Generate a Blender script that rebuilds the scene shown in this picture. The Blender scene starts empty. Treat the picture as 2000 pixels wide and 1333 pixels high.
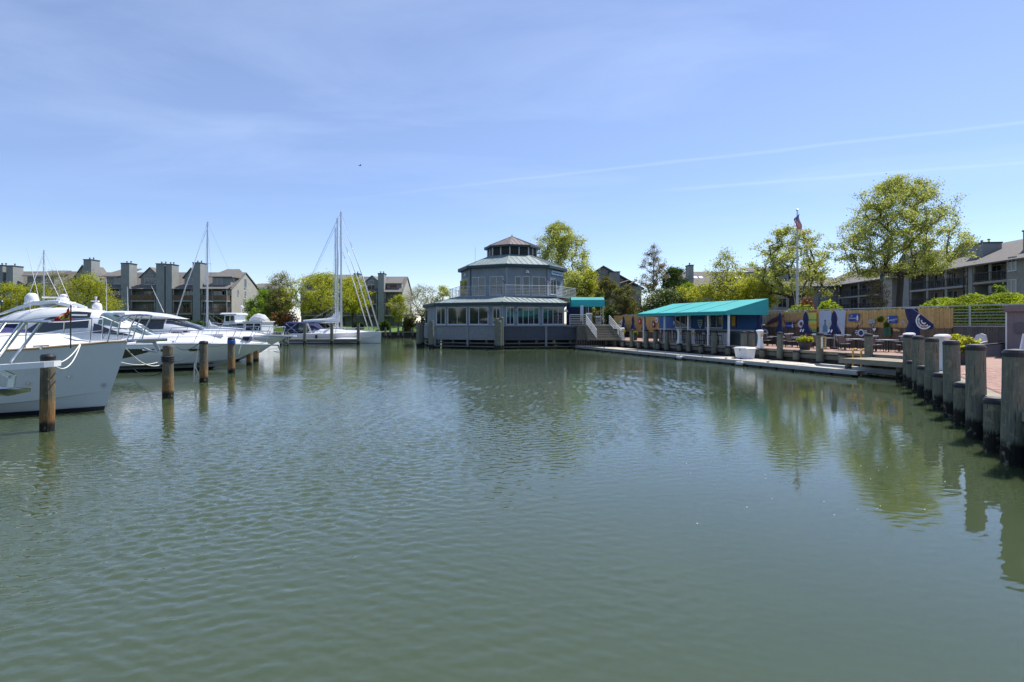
import bpy, math, random
import numpy as np
from mathutils import Vector, Matrix, Euler

S = bpy.context.scene
COL = S.collection
R = math.radians
F = 1111.1      # focal length of the 20 mm lens in pixels of the 2000 px wide photograph
CAMZ = 2.8
HZ = 632.0

# ------------------------------------------------------------------ camera
cd = bpy.data.cameras.new('camera')
cd.sensor_width = 36.0
cd.lens = 20.0
cd.shift_y = -34.5 / 2000
cd.clip_start = 0.1
cd.clip_end = 8000
cam = bpy.data.objects.new('camera', cd)
cam.location = (0, 0, CAMZ)
cam.rotation_euler = (R(90), 0, 0)
COL.objects.link(cam)
S.camera = cam

# ------------------------------------------------------------------ sky, sun, exposure
SUN_EL, SUN_AZ = R(58), R(52)      # azimuth measured from +Y (view direction) towards +X
W = bpy.data.worlds.new('World')
S.world = W
W.use_nodes = True


def build_sky():
    nt = W.node_tree
    nt.nodes.clear()
    N, L = nt.nodes.new, nt.links.new

    def math_(op, a, b=None, clamp=False):
        n = N('ShaderNodeMath'); n.operation = op; n.use_clamp = clamp
        for i, v in enumerate((a, b)):
            if v is None: continue
            if isinstance(v, (int, float)): n.inputs[i].default_value = v
            else: L(v, n.inputs[i])
        return n.outputs[0]
    sky = N('ShaderNodeTexSky'); sky.sky_type = 'NISHITA'; sky.sun_disc = False
    sky.sun_elevation = SUN_EL; sky.sun_rotation = SUN_AZ
    sky.altitude = 0; sky.air_density = 0.85; sky.dust_density = 0.1; sky.ozone_density = 2.2
    tint = N('ShaderNodeMix'); tint.data_type = 'RGBA'; tint.blend_type = 'MULTIPLY'
    tint.inputs[0].default_value = 1
    L(sky.outputs[0], tint.inputs[6]); tint.inputs[7].default_value = (0.99, 0.965, 1.07, 1)
    tc = N('ShaderNodeTexCoord')
    sep = N('ShaderNodeSeparateXYZ'); L(tc.outputs['Generated'], sep.inputs[0])
    z = math_('MAXIMUM', sep.outputs[2], 0.03)
    u = math_('DIVIDE', sep.outputs[0], z)
    v = math_('DIVIDE', sep.outputs[1], z)
    cmb = N('ShaderNodeCombineXYZ'); L(u, cmb.inputs[0]); L(v, cmb.inputs[1])
    mp = N('ShaderNodeMapping'); mp.inputs['Location'].default_value = (9.3, 4.2, 0); mp.inputs['Rotation'].default_value = (0, 0, R(28)); mp.inputs['Scale'].default_value = (0.5, 1.0, 1)
    L(cmb.outputs[0], mp.inputs[0])
    n1 = N('ShaderNodeTexNoise'); n1.inputs['Scale'].default_value = 0.8; n1.inputs['Detail'].default_value = 7; n1.inputs['Roughness'].default_value = 0.58
    n1.inputs['Distortion'].default_value = 0.6
    L(mp.outputs[0], n1.inputs['Vector'])
    mr = N('ShaderNodeMapRange'); mr.inputs[1].default_value = 0.46; mr.inputs[2].default_value = 0.88; mr.inputs[3].default_value = 0.09; mr.inputs[4].default_value = 0.34
    L(n1.outputs[0], mr.inputs[0])
    n2 = N('ShaderNodeTexNoise'); n2.inputs['Scale'].default_value = 3.0; n2.inputs['Detail'].default_value = 4
    L(mp.outputs[0], n2.inputs['Vector'])

    def trail(a, b, w, amp, u0, u1):
        t = math_('MULTIPLY_ADD', u, b); t.node.inputs[2].default_value = a
        wob = math_('MULTIPLY', math_('SUBTRACT', n2.outputs[0], 0.5), 0.10)
        d = math_('ABSOLUTE', math_('ADD', math_('SUBTRACT', v, t), wob))
        m = N('ShaderNodeMapRange'); m.interpolation_type = 'SMOOTHSTEP'
        m.inputs[1].default_value = 0; m.inputs[2].default_value = w; m.inputs[3].default_value = amp; m.inputs[4].default_value = 0
        L(d, m.inputs[0])
        f = N('ShaderNodeMapRange'); f.interpolation_type = 'SMOOTHSTEP'
        f.inputs[1].default_value = u0; f.inputs[2].default_value = u1
        L(u, f.inputs[0])
        return math_('MULTIPLY', math_('MULTIPLY', m.outputs[0], f.outputs[0]), math_('ADD', n2.outputs[0], 0.45))
    t1 = trail(3.97, -0.447, 0.06, 0.10, -2.2, 1.2)
    t2 = trail(4.69, -0.362, 0.09, 0.09, 0.9, 1.5)
    fz = N('ShaderNodeMapRange'); fz.interpolation_type = 'SMOOTHSTEP'; fz.inputs[1].default_value = 0.10; fz.inputs[2].default_value = 0.36
    L(sep.outputs[2], fz.inputs[0])
    tot = math_('ADD', math_('ADD', math_('MULTIPLY', mr.outputs[0], fz.outputs[0]), t1), t2, True)
    cl = N('ShaderNodeMix'); cl.data_type = 'RGBA'
    L(tot, cl.inputs[0]); L(tint.outputs[2], cl.inputs[6]); cl.inputs[7].default_value = (6.6, 7.7, 9.9, 1)
    bg = N('ShaderNodeBackground'); bg.inputs[1].default_value = 0.097
    L(cl.outputs[2], bg.inputs[0])
    out = N('ShaderNodeOutputWorld'); L(bg.outputs[0], out.inputs[0])


build_sky()
sl = bpy.data.lights.new('sun', 'SUN')
sl.energy = 3.9; sl.angle = R(0.53); sl.color = (1.0, 0.95, 0.87)
sun = bpy.data.objects.new('sun', sl)
_d = Vector((math.sin(SUN_AZ) * math.cos(SUN_EL), math.cos(SUN_AZ) * math.cos(SUN_EL), math.sin(SUN_EL)))
sun.rotation_euler = _d.to_track_quat('Z', 'Y').to_euler()
sun.location = (40, 30, 80)
COL.objects.link(sun)
S.view_settings.view_transform = 'Standard'
S.view_settings.look = 'None'
S.view_settings.exposure = 0.72
S.view_settings.gamma = 1.0
S.view_settings.use_curve_mapping = False
S.render.engine = 'CYCLES'
S.cycles.use_denoising = True
S.cycles.max_bounces = 7
S.cycles.transparent_max_bounces = 8
S.cycles.sample_clamp_indirect = 6
S.cycles.caustics_reflective = False
S.cycles.caustics_refractive = False


# ------------------------------------------------------------------ helpers
def P(px, py, Y):
    """world point seen at photograph pixel (px, py) at depth Y"""
    return Vector(((px - 1000) / F * Y, Y, CAMZ - (py - HZ) / F * Y))


def Zat(py, Y): return CAMZ - (py - HZ) / F * Y
def Xat(px, Y): return (px - 1000) / F * Y


def thing(name, label, cat, loc=(0, 0, 0), rz=0.0, group=None):
    o = bpy.data.objects.new(name, None)
    o.empty_display_size = 0.2
    COL.objects.link(o)
    o.location = loc; o.rotation_euler = (0, 0, rz)
    o['label'] = label; o['category'] = cat
    if group: o['group'] = group
    return o


def tag(o, label, cat, group=None):
    o['label'] = label; o['category'] = cat
    if group: o['group'] = group
    return o


def link(name, me, parent=None, loc=None, rz=None, kind=None, rot=None):
    o = bpy.data.objects.new(name, me)
    COL.objects.link(o)
    if parent is not None: o.parent = parent
    if loc is not None: o.location = loc
    if rz is not None: o.rotation_euler = (0, 0, rz)
    if rot is not None: o.rotation_euler = rot
    if kind: o['kind'] = kind
    return o


def dup(root, loc, rz=None, label=None, group=None, scale=None):
    r = root.copy(); COL.objects.link(r); r.location = loc
    if rz is not None: r.rotation_euler = (0, 0, rz)
    if scale: r.scale = (scale,) * 3
    if label: r['label'] = label
    if group: r['group'] = group
    for ch in list(root.children):
        c = ch.copy(); COL.objects.link(c); c.parent = r
        for g in list(ch.children):
            d = g.copy(); COL.objects.link(d); d.parent = c
    return r


class MB:
    """collects shapes and links them as ONE mesh object"""

    def __init__(s):
        s.v = []; s.f = []; s.m = []; s.mi = 0

    def add(s, vs, fs):
        b = len(s.v); s.v.extend(tuple(p) for p in vs)
        for f in fs: s.f.append(tuple(i + b for i in f)); s.m.append(s.mi)
        return s

    def hexa(s, p):
        return s.add(p, [(3, 2, 1, 0), (4, 5, 6, 7), (0, 1, 5, 4), (1, 2, 6, 5), (2, 3, 7, 6), (3, 0, 4, 7)])

    def box(s, x0, x1, y0, y1, z0, z1):
        return s.hexa([(x0, y0, z0), (x1, y0, z0), (x1, y1, z0), (x0, y1, z0), (x0, y0, z1), (x1, y0, z1), (x1, y1, z1), (x0, y1, z1)])

    def bar(s, a, b, w, h, up=(0, 0, 1)):
        a, b = Vector(a), Vector(b); d = (b - a).normalized(); up = Vector(up)
        if abs(d.dot(up)) > 0.98: up = Vector((1, 0, 0))
        r = d.cross(up).normalized() * (w / 2); u = r.cross(d).normalized() * (h / 2)
        return s.hexa([a - r - u, a + r - u, b + r - u, b - r - u, a - r + u, a + r + u, b + r + u, b - r + u])

    def tube(s, pts, r, n=6, cap=True):
        pts = [Vector(p) for p in pts]; k = len(pts)
        rs = r if isinstance(r, (list, tuple)) else [r] * k
        ring = []; pu = None
        for i, p in enumerate(pts):
            d = (pts[min(i + 1, k - 1)] - pts[max(i - 1, 0)])
            if d.length < 1e-9: d = Vector((0, 0, 1))
            d.normalize()
            if pu is None:
                pu = Vector((0, 0, 1)) if abs(d.z) < 0.9 else Vector((1, 0, 0))
            e1 = d.cross(pu)
            if e1.length < 1e-6: e1 = d.cross(Vector((0, 1, 0.1)))
            e1.normalize(); e2 = e1.cross(d).normalized(); pu = e2
            ring.append([p + (e1 * math.cos(6.28319 * j / n) + e2 * math.sin(6.28319 * j / n)) * rs[i] for j in range(n)])
        return s.rings(ring, True, cap)

    def rings(s, ring, closed=True, cap=False):
        n = len(ring[0]); vs = [p for r_ in ring for p in r_]; fs = []
        for i in range(len(ring) - 1):
            for j in range(n if closed else n - 1):
                a = i * n + j; b = i * n + (j + 1) % n
                fs.append((a, b, b + n, a + n))
        if cap:
            fs.append(tuple(range(n))[::-1]); fs.append(tuple(range((len(ring) - 1) * n, len(ring) * n)))
        return s.add(vs, fs)

    def lathe(s, prof, n=14, c=(0, 0, 0), cap=True, jit=0, rng=None):
        ring = []
        for r, z in prof:
            ring.append([(c[0] + r * math.cos(6.28319 * j / n), c[1] + r * math.sin(6.28319 * j / n), c[2] + z) for j in range(n)])
        return s.rings(ring, True, cap)

    def prism(s, poly, z0, z1):
        n = len(poly)
        vs = [(x, y, z0) for x, y in poly] + [(x, y, z1) for x, y in poly]
        fs = [tuple(range(n))[::-1], tuple(range(n, 2 * n))] + [(i, (i + 1) % n, (i + 1) % n + n, i + n) for i in range(n)]
        return s.add(vs, fs)

    def slab(s, poly, off):
        """extrude a 3-D polygon by a vector"""
        n = len(poly); off = Vector(off)
        vs = [Vector(p) for p in poly] + [Vector(p) + off for p in poly]
        fs = [tuple(range(n))[::-1], tuple(range(n, 2 * n))] + [(i, (i + 1) % n, (i + 1) % n + n, i + n) for i in range(n)]
        return s.add(vs, fs)

    def quad(s, *p): return s.add(p, [tuple(range(len(p)))])

    def mesh(s, name, mats, smooth=False):
        me = bpy.data.meshes.new(name)
        me.from_pydata(s.v, [], s.f)
        if not isinstance(mats, (list, tuple)): mats = [mats]
        for m in mats: me.materials.append(m)
        if len(mats) > 1: me.polygons.foreach_set('material_index', s.m)
        if smooth: me.polygons.foreach_set('use_smooth', [True] * len(s.f))
        me.update()
        return me

    def build(s, name, mats, parent=None, smooth=False, loc=None, rz=None, kind=None, rot=None, fixn=False):
        me = s.mesh(name, mats, smooth)
        if fixn:
            import bmesh
            bm = bmesh.new(); bm.from_mesh(me)
            bmesh.ops.recalc_face_normals(bm, faces=bm.faces[:]); bm.to_mesh(me); bm.free()
        return link(name, me, parent, loc, rz, kind, rot)


# ------------------------------------------------------------------ materials
def nodes(name):
    m = bpy.data.materials.new(name); m.use_nodes = True
    nt = m.node_tree
    return m, nt, nt.nodes['Principled BSDF']


def mat(name, col, rough=0.6, metal=0.0, var=0.15, vs=1.5, st=(1, 1, 1), bump=0.0, bs=25.0, bst=None, spec=0.5, fine=0.5, ior=1.5, coat=0.0, obj=False):
    m, nt, b = nodes(name)
    N, L = nt.nodes.new, nt.links.new
    if obj: tc = N('ShaderNodeTexCoord'); src = tc.outputs['Object']
    else: g = N('ShaderNodeNewGeometry'); src = g.outputs['Position']
    mp = N('ShaderNodeMapping'); mp.inputs['Scale'].default_value = st; L(src, mp.inputs[0])
    n1 = N('ShaderNodeTexNoise'); n1.inputs['Scale'].default_value = vs; n1.inputs['Detail'].default_value = 5; n1.inputs['Roughness'].default_value = 0.6
    L(mp.outputs[0], n1.inputs['Vector'])
    n2 = N('ShaderNodeTexNoise'); n2.inputs['Scale'].default_value = vs * 9; n2.inputs['Detail'].default_value = 3
    L(mp.outputs[0], n2.inputs['Vector'])
    mx = N('ShaderNodeMath'); mx.operation = 'MULTIPLY_ADD'; mx.inputs[1].default_value = fine
    L(n2.outputs[0], mx.inputs[0]); L(n1.outputs[0], mx.inputs[2])
    mr = N('ShaderNodeMapRange'); mr.inputs[1].default_value = 0.28 + 0.3 * fine; mr.inputs[2].default_value = 0.72 + 0.7 * fine
    mr.inputs[3].default_value = 1 - var; mr.inputs[4].default_value = 1 + var
    L(mx.outputs[0], mr.inputs[0])
    hv = N('ShaderNodeVectorMath'); hv.operation = 'SCALE'; hv.inputs[0].default_value = col[:3]
    L(mr.outputs[0], hv.inputs['Scale']); L(hv.outputs[0], b.inputs['Base Color'])
    b.inputs['Roughness'].default_value = rough; b.inputs['Metallic'].default_value = metal
    b.inputs['Specular IOR Level'].default_value = spec; b.inputs['IOR'].default_value = ior
    if coat: b.inputs['Coat Weight'].default_value = coat
    if bump:
        mp2 = N('ShaderNodeMapping'); mp2.inputs['Scale'].default_value = bst or st; L(src, mp2.inputs[0])
        n3 = N('ShaderNodeTexNoise'); n3.inputs['Scale'].default_value = bs; n3.inputs['Detail'].default_value = 3; L(mp2.outputs[0], n3.inputs['Vector'])
        bp = N('ShaderNodeBump'); bp.inputs['Distance'].default_value = bump; L(n3.outputs[0], bp.inputs['Height']); L(bp.outputs[0], b.inputs['Normal'])
    return m


def siding(name, col, pitch=0.16, axis=2, depth=0.02, var=0.12, rough=0.75):
    """clapboard (axis z) or board-and-batten relief too fine to pick apart from the camera"""
    m = mat(name, col, rough, var=var, vs=0.7)
    nt = m.node_tree; N, L = nt.nodes.new, nt.links.new
    b = nt.nodes['Principled BSDF']
    tc = N('ShaderNodeTexCoord'); sp = N('ShaderNodeSeparateXYZ'); L(tc.outputs['Object'], sp.inputs[0])
    o = sp.outputs[axis]
    if axis == 0:
        a = N('ShaderNodeMath'); L(sp.outputs[0], a.inputs[0]); L(sp.outputs[1], a.inputs[1]); o = a.outputs[0]
    d = N('ShaderNodeMath'); d.operation = 'DIVIDE'; d.inputs[1].default_value = pitch; L(o, d.inputs[0])
    fr = N('ShaderNodeMath'); fr.operation = 'FRACT'; L(d.outputs[0], fr.inputs[0])
    bp = N('ShaderNodeBump'); bp.inputs['Distance'].default_value = depth; bp.invert = True
    L(fr.outputs[0], bp.inputs['Height']); L(bp.outputs[0], b.inputs['Normal'])
    return m


def leafmat(name, c1, c2, tr=0.45):
    m, nt, b = nodes(name)
    N, L = nt.nodes.new, nt.links.new
    g = N('ShaderNodeNewGeometry')
    mx = N('ShaderNodeMix'); mx.data_type = 'RGBA'; L(g.outputs['Random Per Island'], mx.inputs[0])
    mx.inputs[6].default_value = (*c1, 1); mx.inputs[7].default_value = (*c2, 1)
    n = N('ShaderNodeTexNoise'); n.inputs['Scale'].default_value = 0.6; L(g.outputs['Position'], n.inputs['Vector'])
    mr = N('ShaderNodeMapRange'); mr.inputs[1].default_value = .3; mr.inputs[2].default_value = .7; mr.inputs[3].default_value = .8; mr.inputs[4].default_value = 1.2; L(n.outputs[0], mr.inputs[0])
    sc = N('ShaderNodeVectorMath'); sc.operation = 'SCALE'; L(mx.outputs[2], sc.inputs[0]); L(mr.outputs[0], sc.inputs['Scale'])
    L(sc.outputs[0], b.inputs['Base Color']); b.inputs['Roughness'].default_value = 0.55
    b.inputs['Specular IOR Level'].default_value = 0.25
    t = N('ShaderNodeBsdfTranslucent')
    sc2 = N('ShaderNodeVectorMath'); sc2.operation = 'MULTIPLY'; sc2.inputs[1].default_value = (1.3, 1.25, 0.7); L(sc.outputs[0], sc2.inputs[0]); L(sc2.outputs[0], t.inputs[0])
    ms = N('ShaderNodeMixShader'); ms.inputs[0].default_value = tr
    L(b.outputs[0], ms.inputs[1]); L(t.outputs[0], ms.inputs[2])
    L(ms.outputs[0], nt.nodes['Material Output'].inputs[0])
    return m


def water_mat():
    m, nt, b = nodes('harbour_water')
    N, L = nt.nodes.new, nt.links.new
    g = N('ShaderNodeNewGeometry')

    def noise(sc, det, st, rot=0, dist=0.0, rough=.5):
        mp = N('ShaderNodeMapping'); mp.inputs['Scale'].default_value = st; mp.inputs['Rotation'].default_value = (0, 0, R(rot)); L(g.outputs['Position'], mp.inputs[0])
        n = N('ShaderNodeTexNoise'); n.inputs['Scale'].default_value = sc; n.inputs['Detail'].default_value = det; n.inputs['Distortion'].default_value = dist
        n.inputs['Roughness'].default_value = rough
        L(mp.outputs[0], n.inputs['Vector']); return n.outputs[0]

    def mul(a, k, add=None):
        q = N('ShaderNodeMath'); q.operation = 'MULTIPLY_ADD'
        L(a, q.inputs[0])
        if isinstance(k, float): q.inputs[1].default_value = k
        else: L(k, q.inputs[1])
        if add is None: q.inputs[2].default_value = 0
        else: L(add, q.inputs[2])
        return q.outputs[0]
    def rng(src, a_, b_, c_, d_, smooth=True):
        q = N('ShaderNodeMapRange'); q.interpolation_type = 'SMOOTHSTEP' if smooth else 'LINEAR'
        for i_, v_ in enumerate((a_, b_, c_, d_)): q.inputs[i_ + 1].default_value = v_
        L(src, q.inputs[0]); return q.outputs[0]
    wind = rng(noise(0.10, 3, (0.6, 1.0, 1), 20, 0.3), 0.34, 0.64, 0.45, 1.25)
    # sheltered from the breeze beside the near quay and close to the far buildings: smoother there
    off = N('ShaderNodeVectorMath'); off.operation = 'SUBTRACT'; off.inputs[1].default_value = (20.5, 30.3, 0); L(g.outputs['Position'], off.inputs[0])
    dot = N('ShaderNodeVectorMath'); dot.operation = 'DOT_PRODUCT'; dot.inputs[1].default_value = (-.871, .491, 0); L(off.outputs[0], dot.inputs[0])
    d1 = mul(noise(0.22, 2, (1, 1, 1)), 7.0, dot.outputs['Value'])
    shelter = rng(d1, 3.5, 11.0, 0.22, 1.0)
    sep = N('ShaderNodeSeparateXYZ'); L(g.outputs['Position'], sep.inputs[0])
    far = rng(sep.outputs[1], 26.0, 52.0, 1.0, 0.45)
    wf = mul(mul(wind, shelter), far)
    a = noise(6.0, 3.0, (0.42, 1.0, 1), 7, 0.5, 0.55)
    c = noise(14.0, 2.0, (0.5, 1.0, 1), -12, 0.5)
    s = noise(0.8, 2.0, (0.8, 1.0, 1), 25)
    out_ = rng(sep.outputs[1], 18.0, 44.0, 0.0, 1.0)
    h = mul(mul(mul(a, out_), 0.0120, mul(c, 0.0020)), wf, mul(s, 0.003))
    ro = rng(sep.outputs[1], 34.0, 60.0, 0.03, 0.10); L(ro, b.inputs['Roughness'])
    bp = N('ShaderNodeBump'); bp.inputs['Distance'].default_value = 1.0; bp.inputs['Strength'].default_value = 1.0
    L(h, bp.inputs['Height']); L(bp.outputs[0], b.inputs['Normal'])
    n = noise(0.05, 3, (1, 1, 1))
    mx = N('ShaderNodeMix'); mx.data_type = 'RGBA'; L(n, mx.inputs[0])
    mx.inputs[6].default_value = (0.045, 0.064, 0.030, 1); mx.inputs[7].default_value = (0.057, 0.079, 0.038, 1)
    L(mx.outputs[2], b.inputs['Base Color'])
    b.inputs['Subsurface Weight'].default_value = 0.9; b.inputs['Subsurface Radius'].default_value = (0.8, 1.0, 0.7); b.inputs['Subsurface Scale'].default_value = 0.45
    b.subsurface_method = 'BURLEY'
    b.inputs['IOR'].default_value = 1.55
    b.inputs['Specular IOR Level'].default_value = 0.5
    return m


def pile_mat(name, c_top, c_low, wet, rust=0.0):
    m, nt, b = nodes(name)
    N, L = nt.nodes.new, nt.links.new
    g = N('ShaderNodeNewGeometry'); sp = N('ShaderNodeSeparateXYZ'); L(g.outputs['Position'], sp.inputs[0])
    mp = N('ShaderNodeMapping'); mp.inputs['Scale'].default_value = (1, 1, 0.09); L(g.outputs['Position'], mp.inputs[0])
    gr = N('ShaderNodeTexNoise'); gr.inputs['Scale'].default_value = 26; gr.inputs['Detail'].default_value = 5; gr.inputs['Roughness'].default_value = .65; L(mp.outputs[0], gr.inputs['Vector'])
    bl = N('ShaderNodeTexNoise'); bl.inputs['Scale'].default_value = 3.2; bl.inputs['Detail'].default_value = 4; L(g.outputs['Position'], bl.inputs['Vector'])

    def rng(src, a, b_, c, d):
        q = N('ShaderNodeMapRange'); q.inputs[1].default_value = a; q.inputs[2].default_value = b_; q.inputs[3].default_value = c; q.inputs[4].default_value = d; L(src, q.inputs[0]); return q.outputs[0]

    def mixc(f, c1, c2):
        q = N('ShaderNodeMix'); q.data_type = 'RGBA'; L(f, q.inputs[0])
        for i, c in ((6, c1), (7, c2)):
            if isinstance(c, tuple): q.inputs[i].default_value = (*c, 1)
            else: L(c, q.inputs[i])
        return q.outputs[2]
    c = mixc(rng(gr.outputs[0], .35, .68, 0, 1), tuple(k * .62 for k in c_top), tuple(k * 1.25 for k in c_top))
    c = mixc(rng(bl.outputs[0], .42, .66, 0, .75), c, c_low)
    if rust:
        ad = N('ShaderNodeMath'); ad.operation = 'MULTIPLY_ADD'; ad.inputs[1].default_value = 1.4; L(bl.outputs[0], ad.inputs[0]); L(sp.outputs[2], ad.inputs[2])
        lo = rng(ad.outputs[0], 1.25, 1.6, rust, 0)
        c = mixc(lo, c, mixc(rng(gr.outputs[0], .3, .7, 0, 1), (0.16, 0.075, 0.02), (0.34, 0.19, 0.07)))
    ad = N('ShaderNodeMath'); ad.operation = 'MULTIPLY_ADD'; ad.inputs[1].default_value = -0.35; L(gr.outputs[0], ad.inputs[0]); L(sp.outputs[2], ad.inputs[2])
    c = mixc(rng(ad.outputs[0], wet - .2, wet - .08, 1, 0), c, (0.012, 0.014, 0.012))
    mpc = N('ShaderNodeMapping'); mpc.inputs['Scale'].default_value = (1, 1, 0.035); L(g.outputs['Position'], mpc.inputs[0])
    ck = N('ShaderNodeTexNoise'); ck.inputs['Scale'].default_value = 38; ck.inputs['Detail'].default_value = 2; L(mpc.outputs[0], ck.inputs['Vector'])
    c = mixc(rng(ck.outputs[0], .66, .71, 0, .8), c, (0.02, 0.02, 0.017))
    pt = N('ShaderNodeTexNoise'); pt.inputs['Scale'].default_value = 7; pt.inputs['Detail'].default_value = 6; L(g.outputs['Position'], pt.inputs['Vector'])
    c = mixc(rng(pt.outputs[0], .57, .66, 0, .55), c, (0.30, 0.27, 0.19))
    L(c, b.inputs['Base Color']); b.inputs['Roughness'].default_value = 0.85; b.inputs['Specular IOR Level'].default_value = .3
    bp = N('ShaderNodeBump'); bp.inputs['Distance'].default_value = 0.03; L(gr.outputs[0], bp.inputs['Height']); L(bp.outputs[0], b.inputs['Normal'])
    return m


def brick_mat():
    m, nt, b = nodes('brick_paving')
    N, L = nt.nodes.new, nt.links.new
    g = N('ShaderNodeNewGeometry'); mp = N('ShaderNodeMapping'); mp.inputs['Rotation'].default_value = (0, 0, R(28)); L(g.outputs['Position'], mp.inputs[0])
    br = N('ShaderNodeTexBrick'); br.inputs['Scale'].default_value = 5; br.inputs['Color1'].default_value = (.36, .21, .16, 1); br.inputs['Color2'].default_value = (.30, .18, .14, 1); br.inputs['Mortar'].default_value = (.25, .2, .16, 1)
    br.inputs['Mortar Size'].default_value = .015
    L(mp.outputs[0], br.inputs['Vector'])
    n = N('ShaderNodeTexNoise'); n.inputs['Scale'].default_value = .9; n.inputs['Detail'].default_value = 5; L(g.outputs['Position'], n.inputs['Vector'])
    mr = N('ShaderNodeMapRange'); mr.inputs[3].default_value = .7; mr.inputs[4].default_value = 1.3; L(n.outputs[0], mr.inputs[0])
    sc = N('ShaderNodeVectorMath'); sc.operation = 'SCALE'; L(br.outputs[0], sc.inputs[0]); L(mr.outputs[0], sc.inputs['Scale']); L(sc.outputs[0], b.inputs['Base Color'])
    b.inputs['Roughness'].default_value = .85
    return m


def island_mat(name, c1, c2, rough=.8, bump=0.0):
    m, nt, b = nodes(name)
    N, L = nt.nodes.new, nt.links.new
    g = N('ShaderNodeNewGeometry'); mx = N('ShaderNodeMix'); mx.data_type = 'RGBA'; L(g.outputs['Random Per Island'], mx.inputs[0])
    mx.inputs[6].default_value = (*c1, 1); mx.inputs[7].default_value = (*c2, 1)
    n = N('ShaderNodeTexNoise'); n.inputs['Scale'].default_value = 4; n.inputs['Detail'].default_value = 5; L(g.outputs['Position'], n.inputs['Vector'])
    mr = N('ShaderNodeMapRange'); mr.inputs[3].default_value = .7; mr.inputs[4].default_value = 1.3; L(n.outputs[0], mr.inputs[0])
    sc = N('ShaderNodeVectorMath'); sc.operation = 'SCALE'; L(mx.outputs[2], sc.inputs[0]); L(mr.outputs[0], sc.inputs['Scale']); L(sc.outputs[0], b.inputs['Base Color'])
    b.inputs['Roughness'].default_value = rough
    return m


K = {}
K['water'] = water_mat()
K['brickmat'] = brick_mat()
K['brick'] = island_mat('paving_brick', (.42, .25, .20), (.30, .17, .13))
K['pile'] = pile_mat('green_piling_wood', (.19, .185, .14), (.13, .16, .14), .42)
K['pile_l'] = pile_mat('brown_piling_wood', (.17, .145, .10), (.10, .095, .07), .22, .85)
K['cap'] = mat('black_piling_cap', (.018, .019, .024), .5, var=.3)
K['timber'] = mat('weathered_timber', (.27, .235, .175), .85, var=.3, vs=2, st=(1, 1, 3), bump=.004)
K['timber_d'] = mat('dark_timber', (.055, .05, .042), .9, var=.4, vs=2)
K['timber_g'] = mat('grey_green_timber', (.13, .135, .115), .9, var=.4, vs=2, st=(1, 1, 4))
K['dockplank'] = island_mat('pale_dock_plank', (.60, .55, .46), (.48, .44, .37))
K['dockside'] = mat('dock_side', (.42, .43, .42), .7, var=.2)
K['float'] = mat('black_float', (.02, .024, .03), .6, var=.3)
K['white'] = mat('white_plastic', (.74, .75, .77), .45, var=.05)
K['gel'] = mat('white_gelcoat', (.78, .79, .80), .22, var=.04, coat=.4)
K['gelgrey'] = mat('grey_gelcoat', (.60, .635, .65), .2, var=.04, coat=.4)
K['bottom'] = mat('boot_stripe_black', (.012, .014, .02), .3, var=.2)
K['steel'] = mat('polished_steel', (.62, .63, .65), .18, metal=1, var=.05)
K['alu'] = mat('mast_aluminium', (.55, .57, .60), .35, metal=.6, var=.06)
K['galv'] = mat('galvanised_steel', (.34, .36, .37), .45, metal=.7, var=.15)
K['glassc'] = mat('curtained_window_glass', (.16, .17, .165), .08, var=.3, vs=1.2, st=(3, 3, .3), ior=1.6)
K['dglass'] = mat('dark_boat_glass', (.012, .018, .02), .05, var=.1, ior=1.9)
K['shield'] = mat('windscreen_glass', (.05, .085, .08), .06, var=.1, ior=2.0)
K['glass'] = mat('window_glass', (.022, .027, .03), .04, var=.2, vs=.4, ior=1.75)
K['navy'] = mat('navy_canvas', (.014, .022, .085), .85, var=.2, vs=6, bump=.004, bs=12)
K['bluecush'] = mat('violet_blue_canvas', (.026, .032, .125), .85, var=.2, vs=5)
K['canvas'] = mat('grey_canvas', (.50, .51, .52), .9, var=.12, vs=3, bump=.02, bs=5)
K['teal'] = mat('teal_awning_canvas', (.03, .36, .35), .75, var=.10, vs=.5, bump=.012, bs=2.5)
K['roofm'] = mat('verdigris_standing_seam_metal', (.25, .305, .30), .5, metal=.15, var=.34, vs=1.6, st=(1, 1, .5))
K['roofb'] = mat('brown_standing_seam_metal', (.20, .165, .15), .5, metal=.15, var=.2, vs=.9)
K['fascia'] = mat('dark_teal_fascia', (.018, .045, .055), .6, var=.2)
K['octwall'] = siding('slate_blue_clapboard', (.195, .23, .26), .18, var=.22)
K['trimg'] = mat('grey_trim', (.24, .275, .31), .6, var=.1)
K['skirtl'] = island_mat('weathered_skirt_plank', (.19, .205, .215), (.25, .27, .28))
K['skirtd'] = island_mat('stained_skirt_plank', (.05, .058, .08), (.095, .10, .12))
K['wtrim'] = mat('white_window_frame', (.55, .57, .58), .5, var=.06)
K['rail'] = mat('pale_painted_rail', (.44, .465, .465), .4, var=.06)
K['railg'] = mat('grey_green_rail', (.36, .42, .39), .4, var=.06)
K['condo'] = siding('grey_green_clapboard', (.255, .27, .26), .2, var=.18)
K['condol'] = siding('sunlit_and_warm_grey_clapboard', (.36, .35, .32), .2)  # paler copy of the condo siding; puts sunlight into the end walls' colour
K['shingle'] = mat('grey_roof_shingle', (.155, .145, .135), .9, var=.22, vs=1.2, fine=.8, bump=.02, bs=5)
K['brownrail'] = mat('stained_wood_railing', (.20, .115, .06), .8, var=.3, vs=2)
K['darkrail'] = mat('dark_railing', (.05, .055, .055), .6, var=.2)
K['slabm'] = mat('balcony_edge', (.30, .31, .30), .7, var=.12)
K['soffit'] = mat('dark_doorway_and_recess', (.03, .034, .034), .9, var=.2)
K['blue'] = mat('bar_blue_paint', (.025, .10, .30), .7, var=.12)
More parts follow.
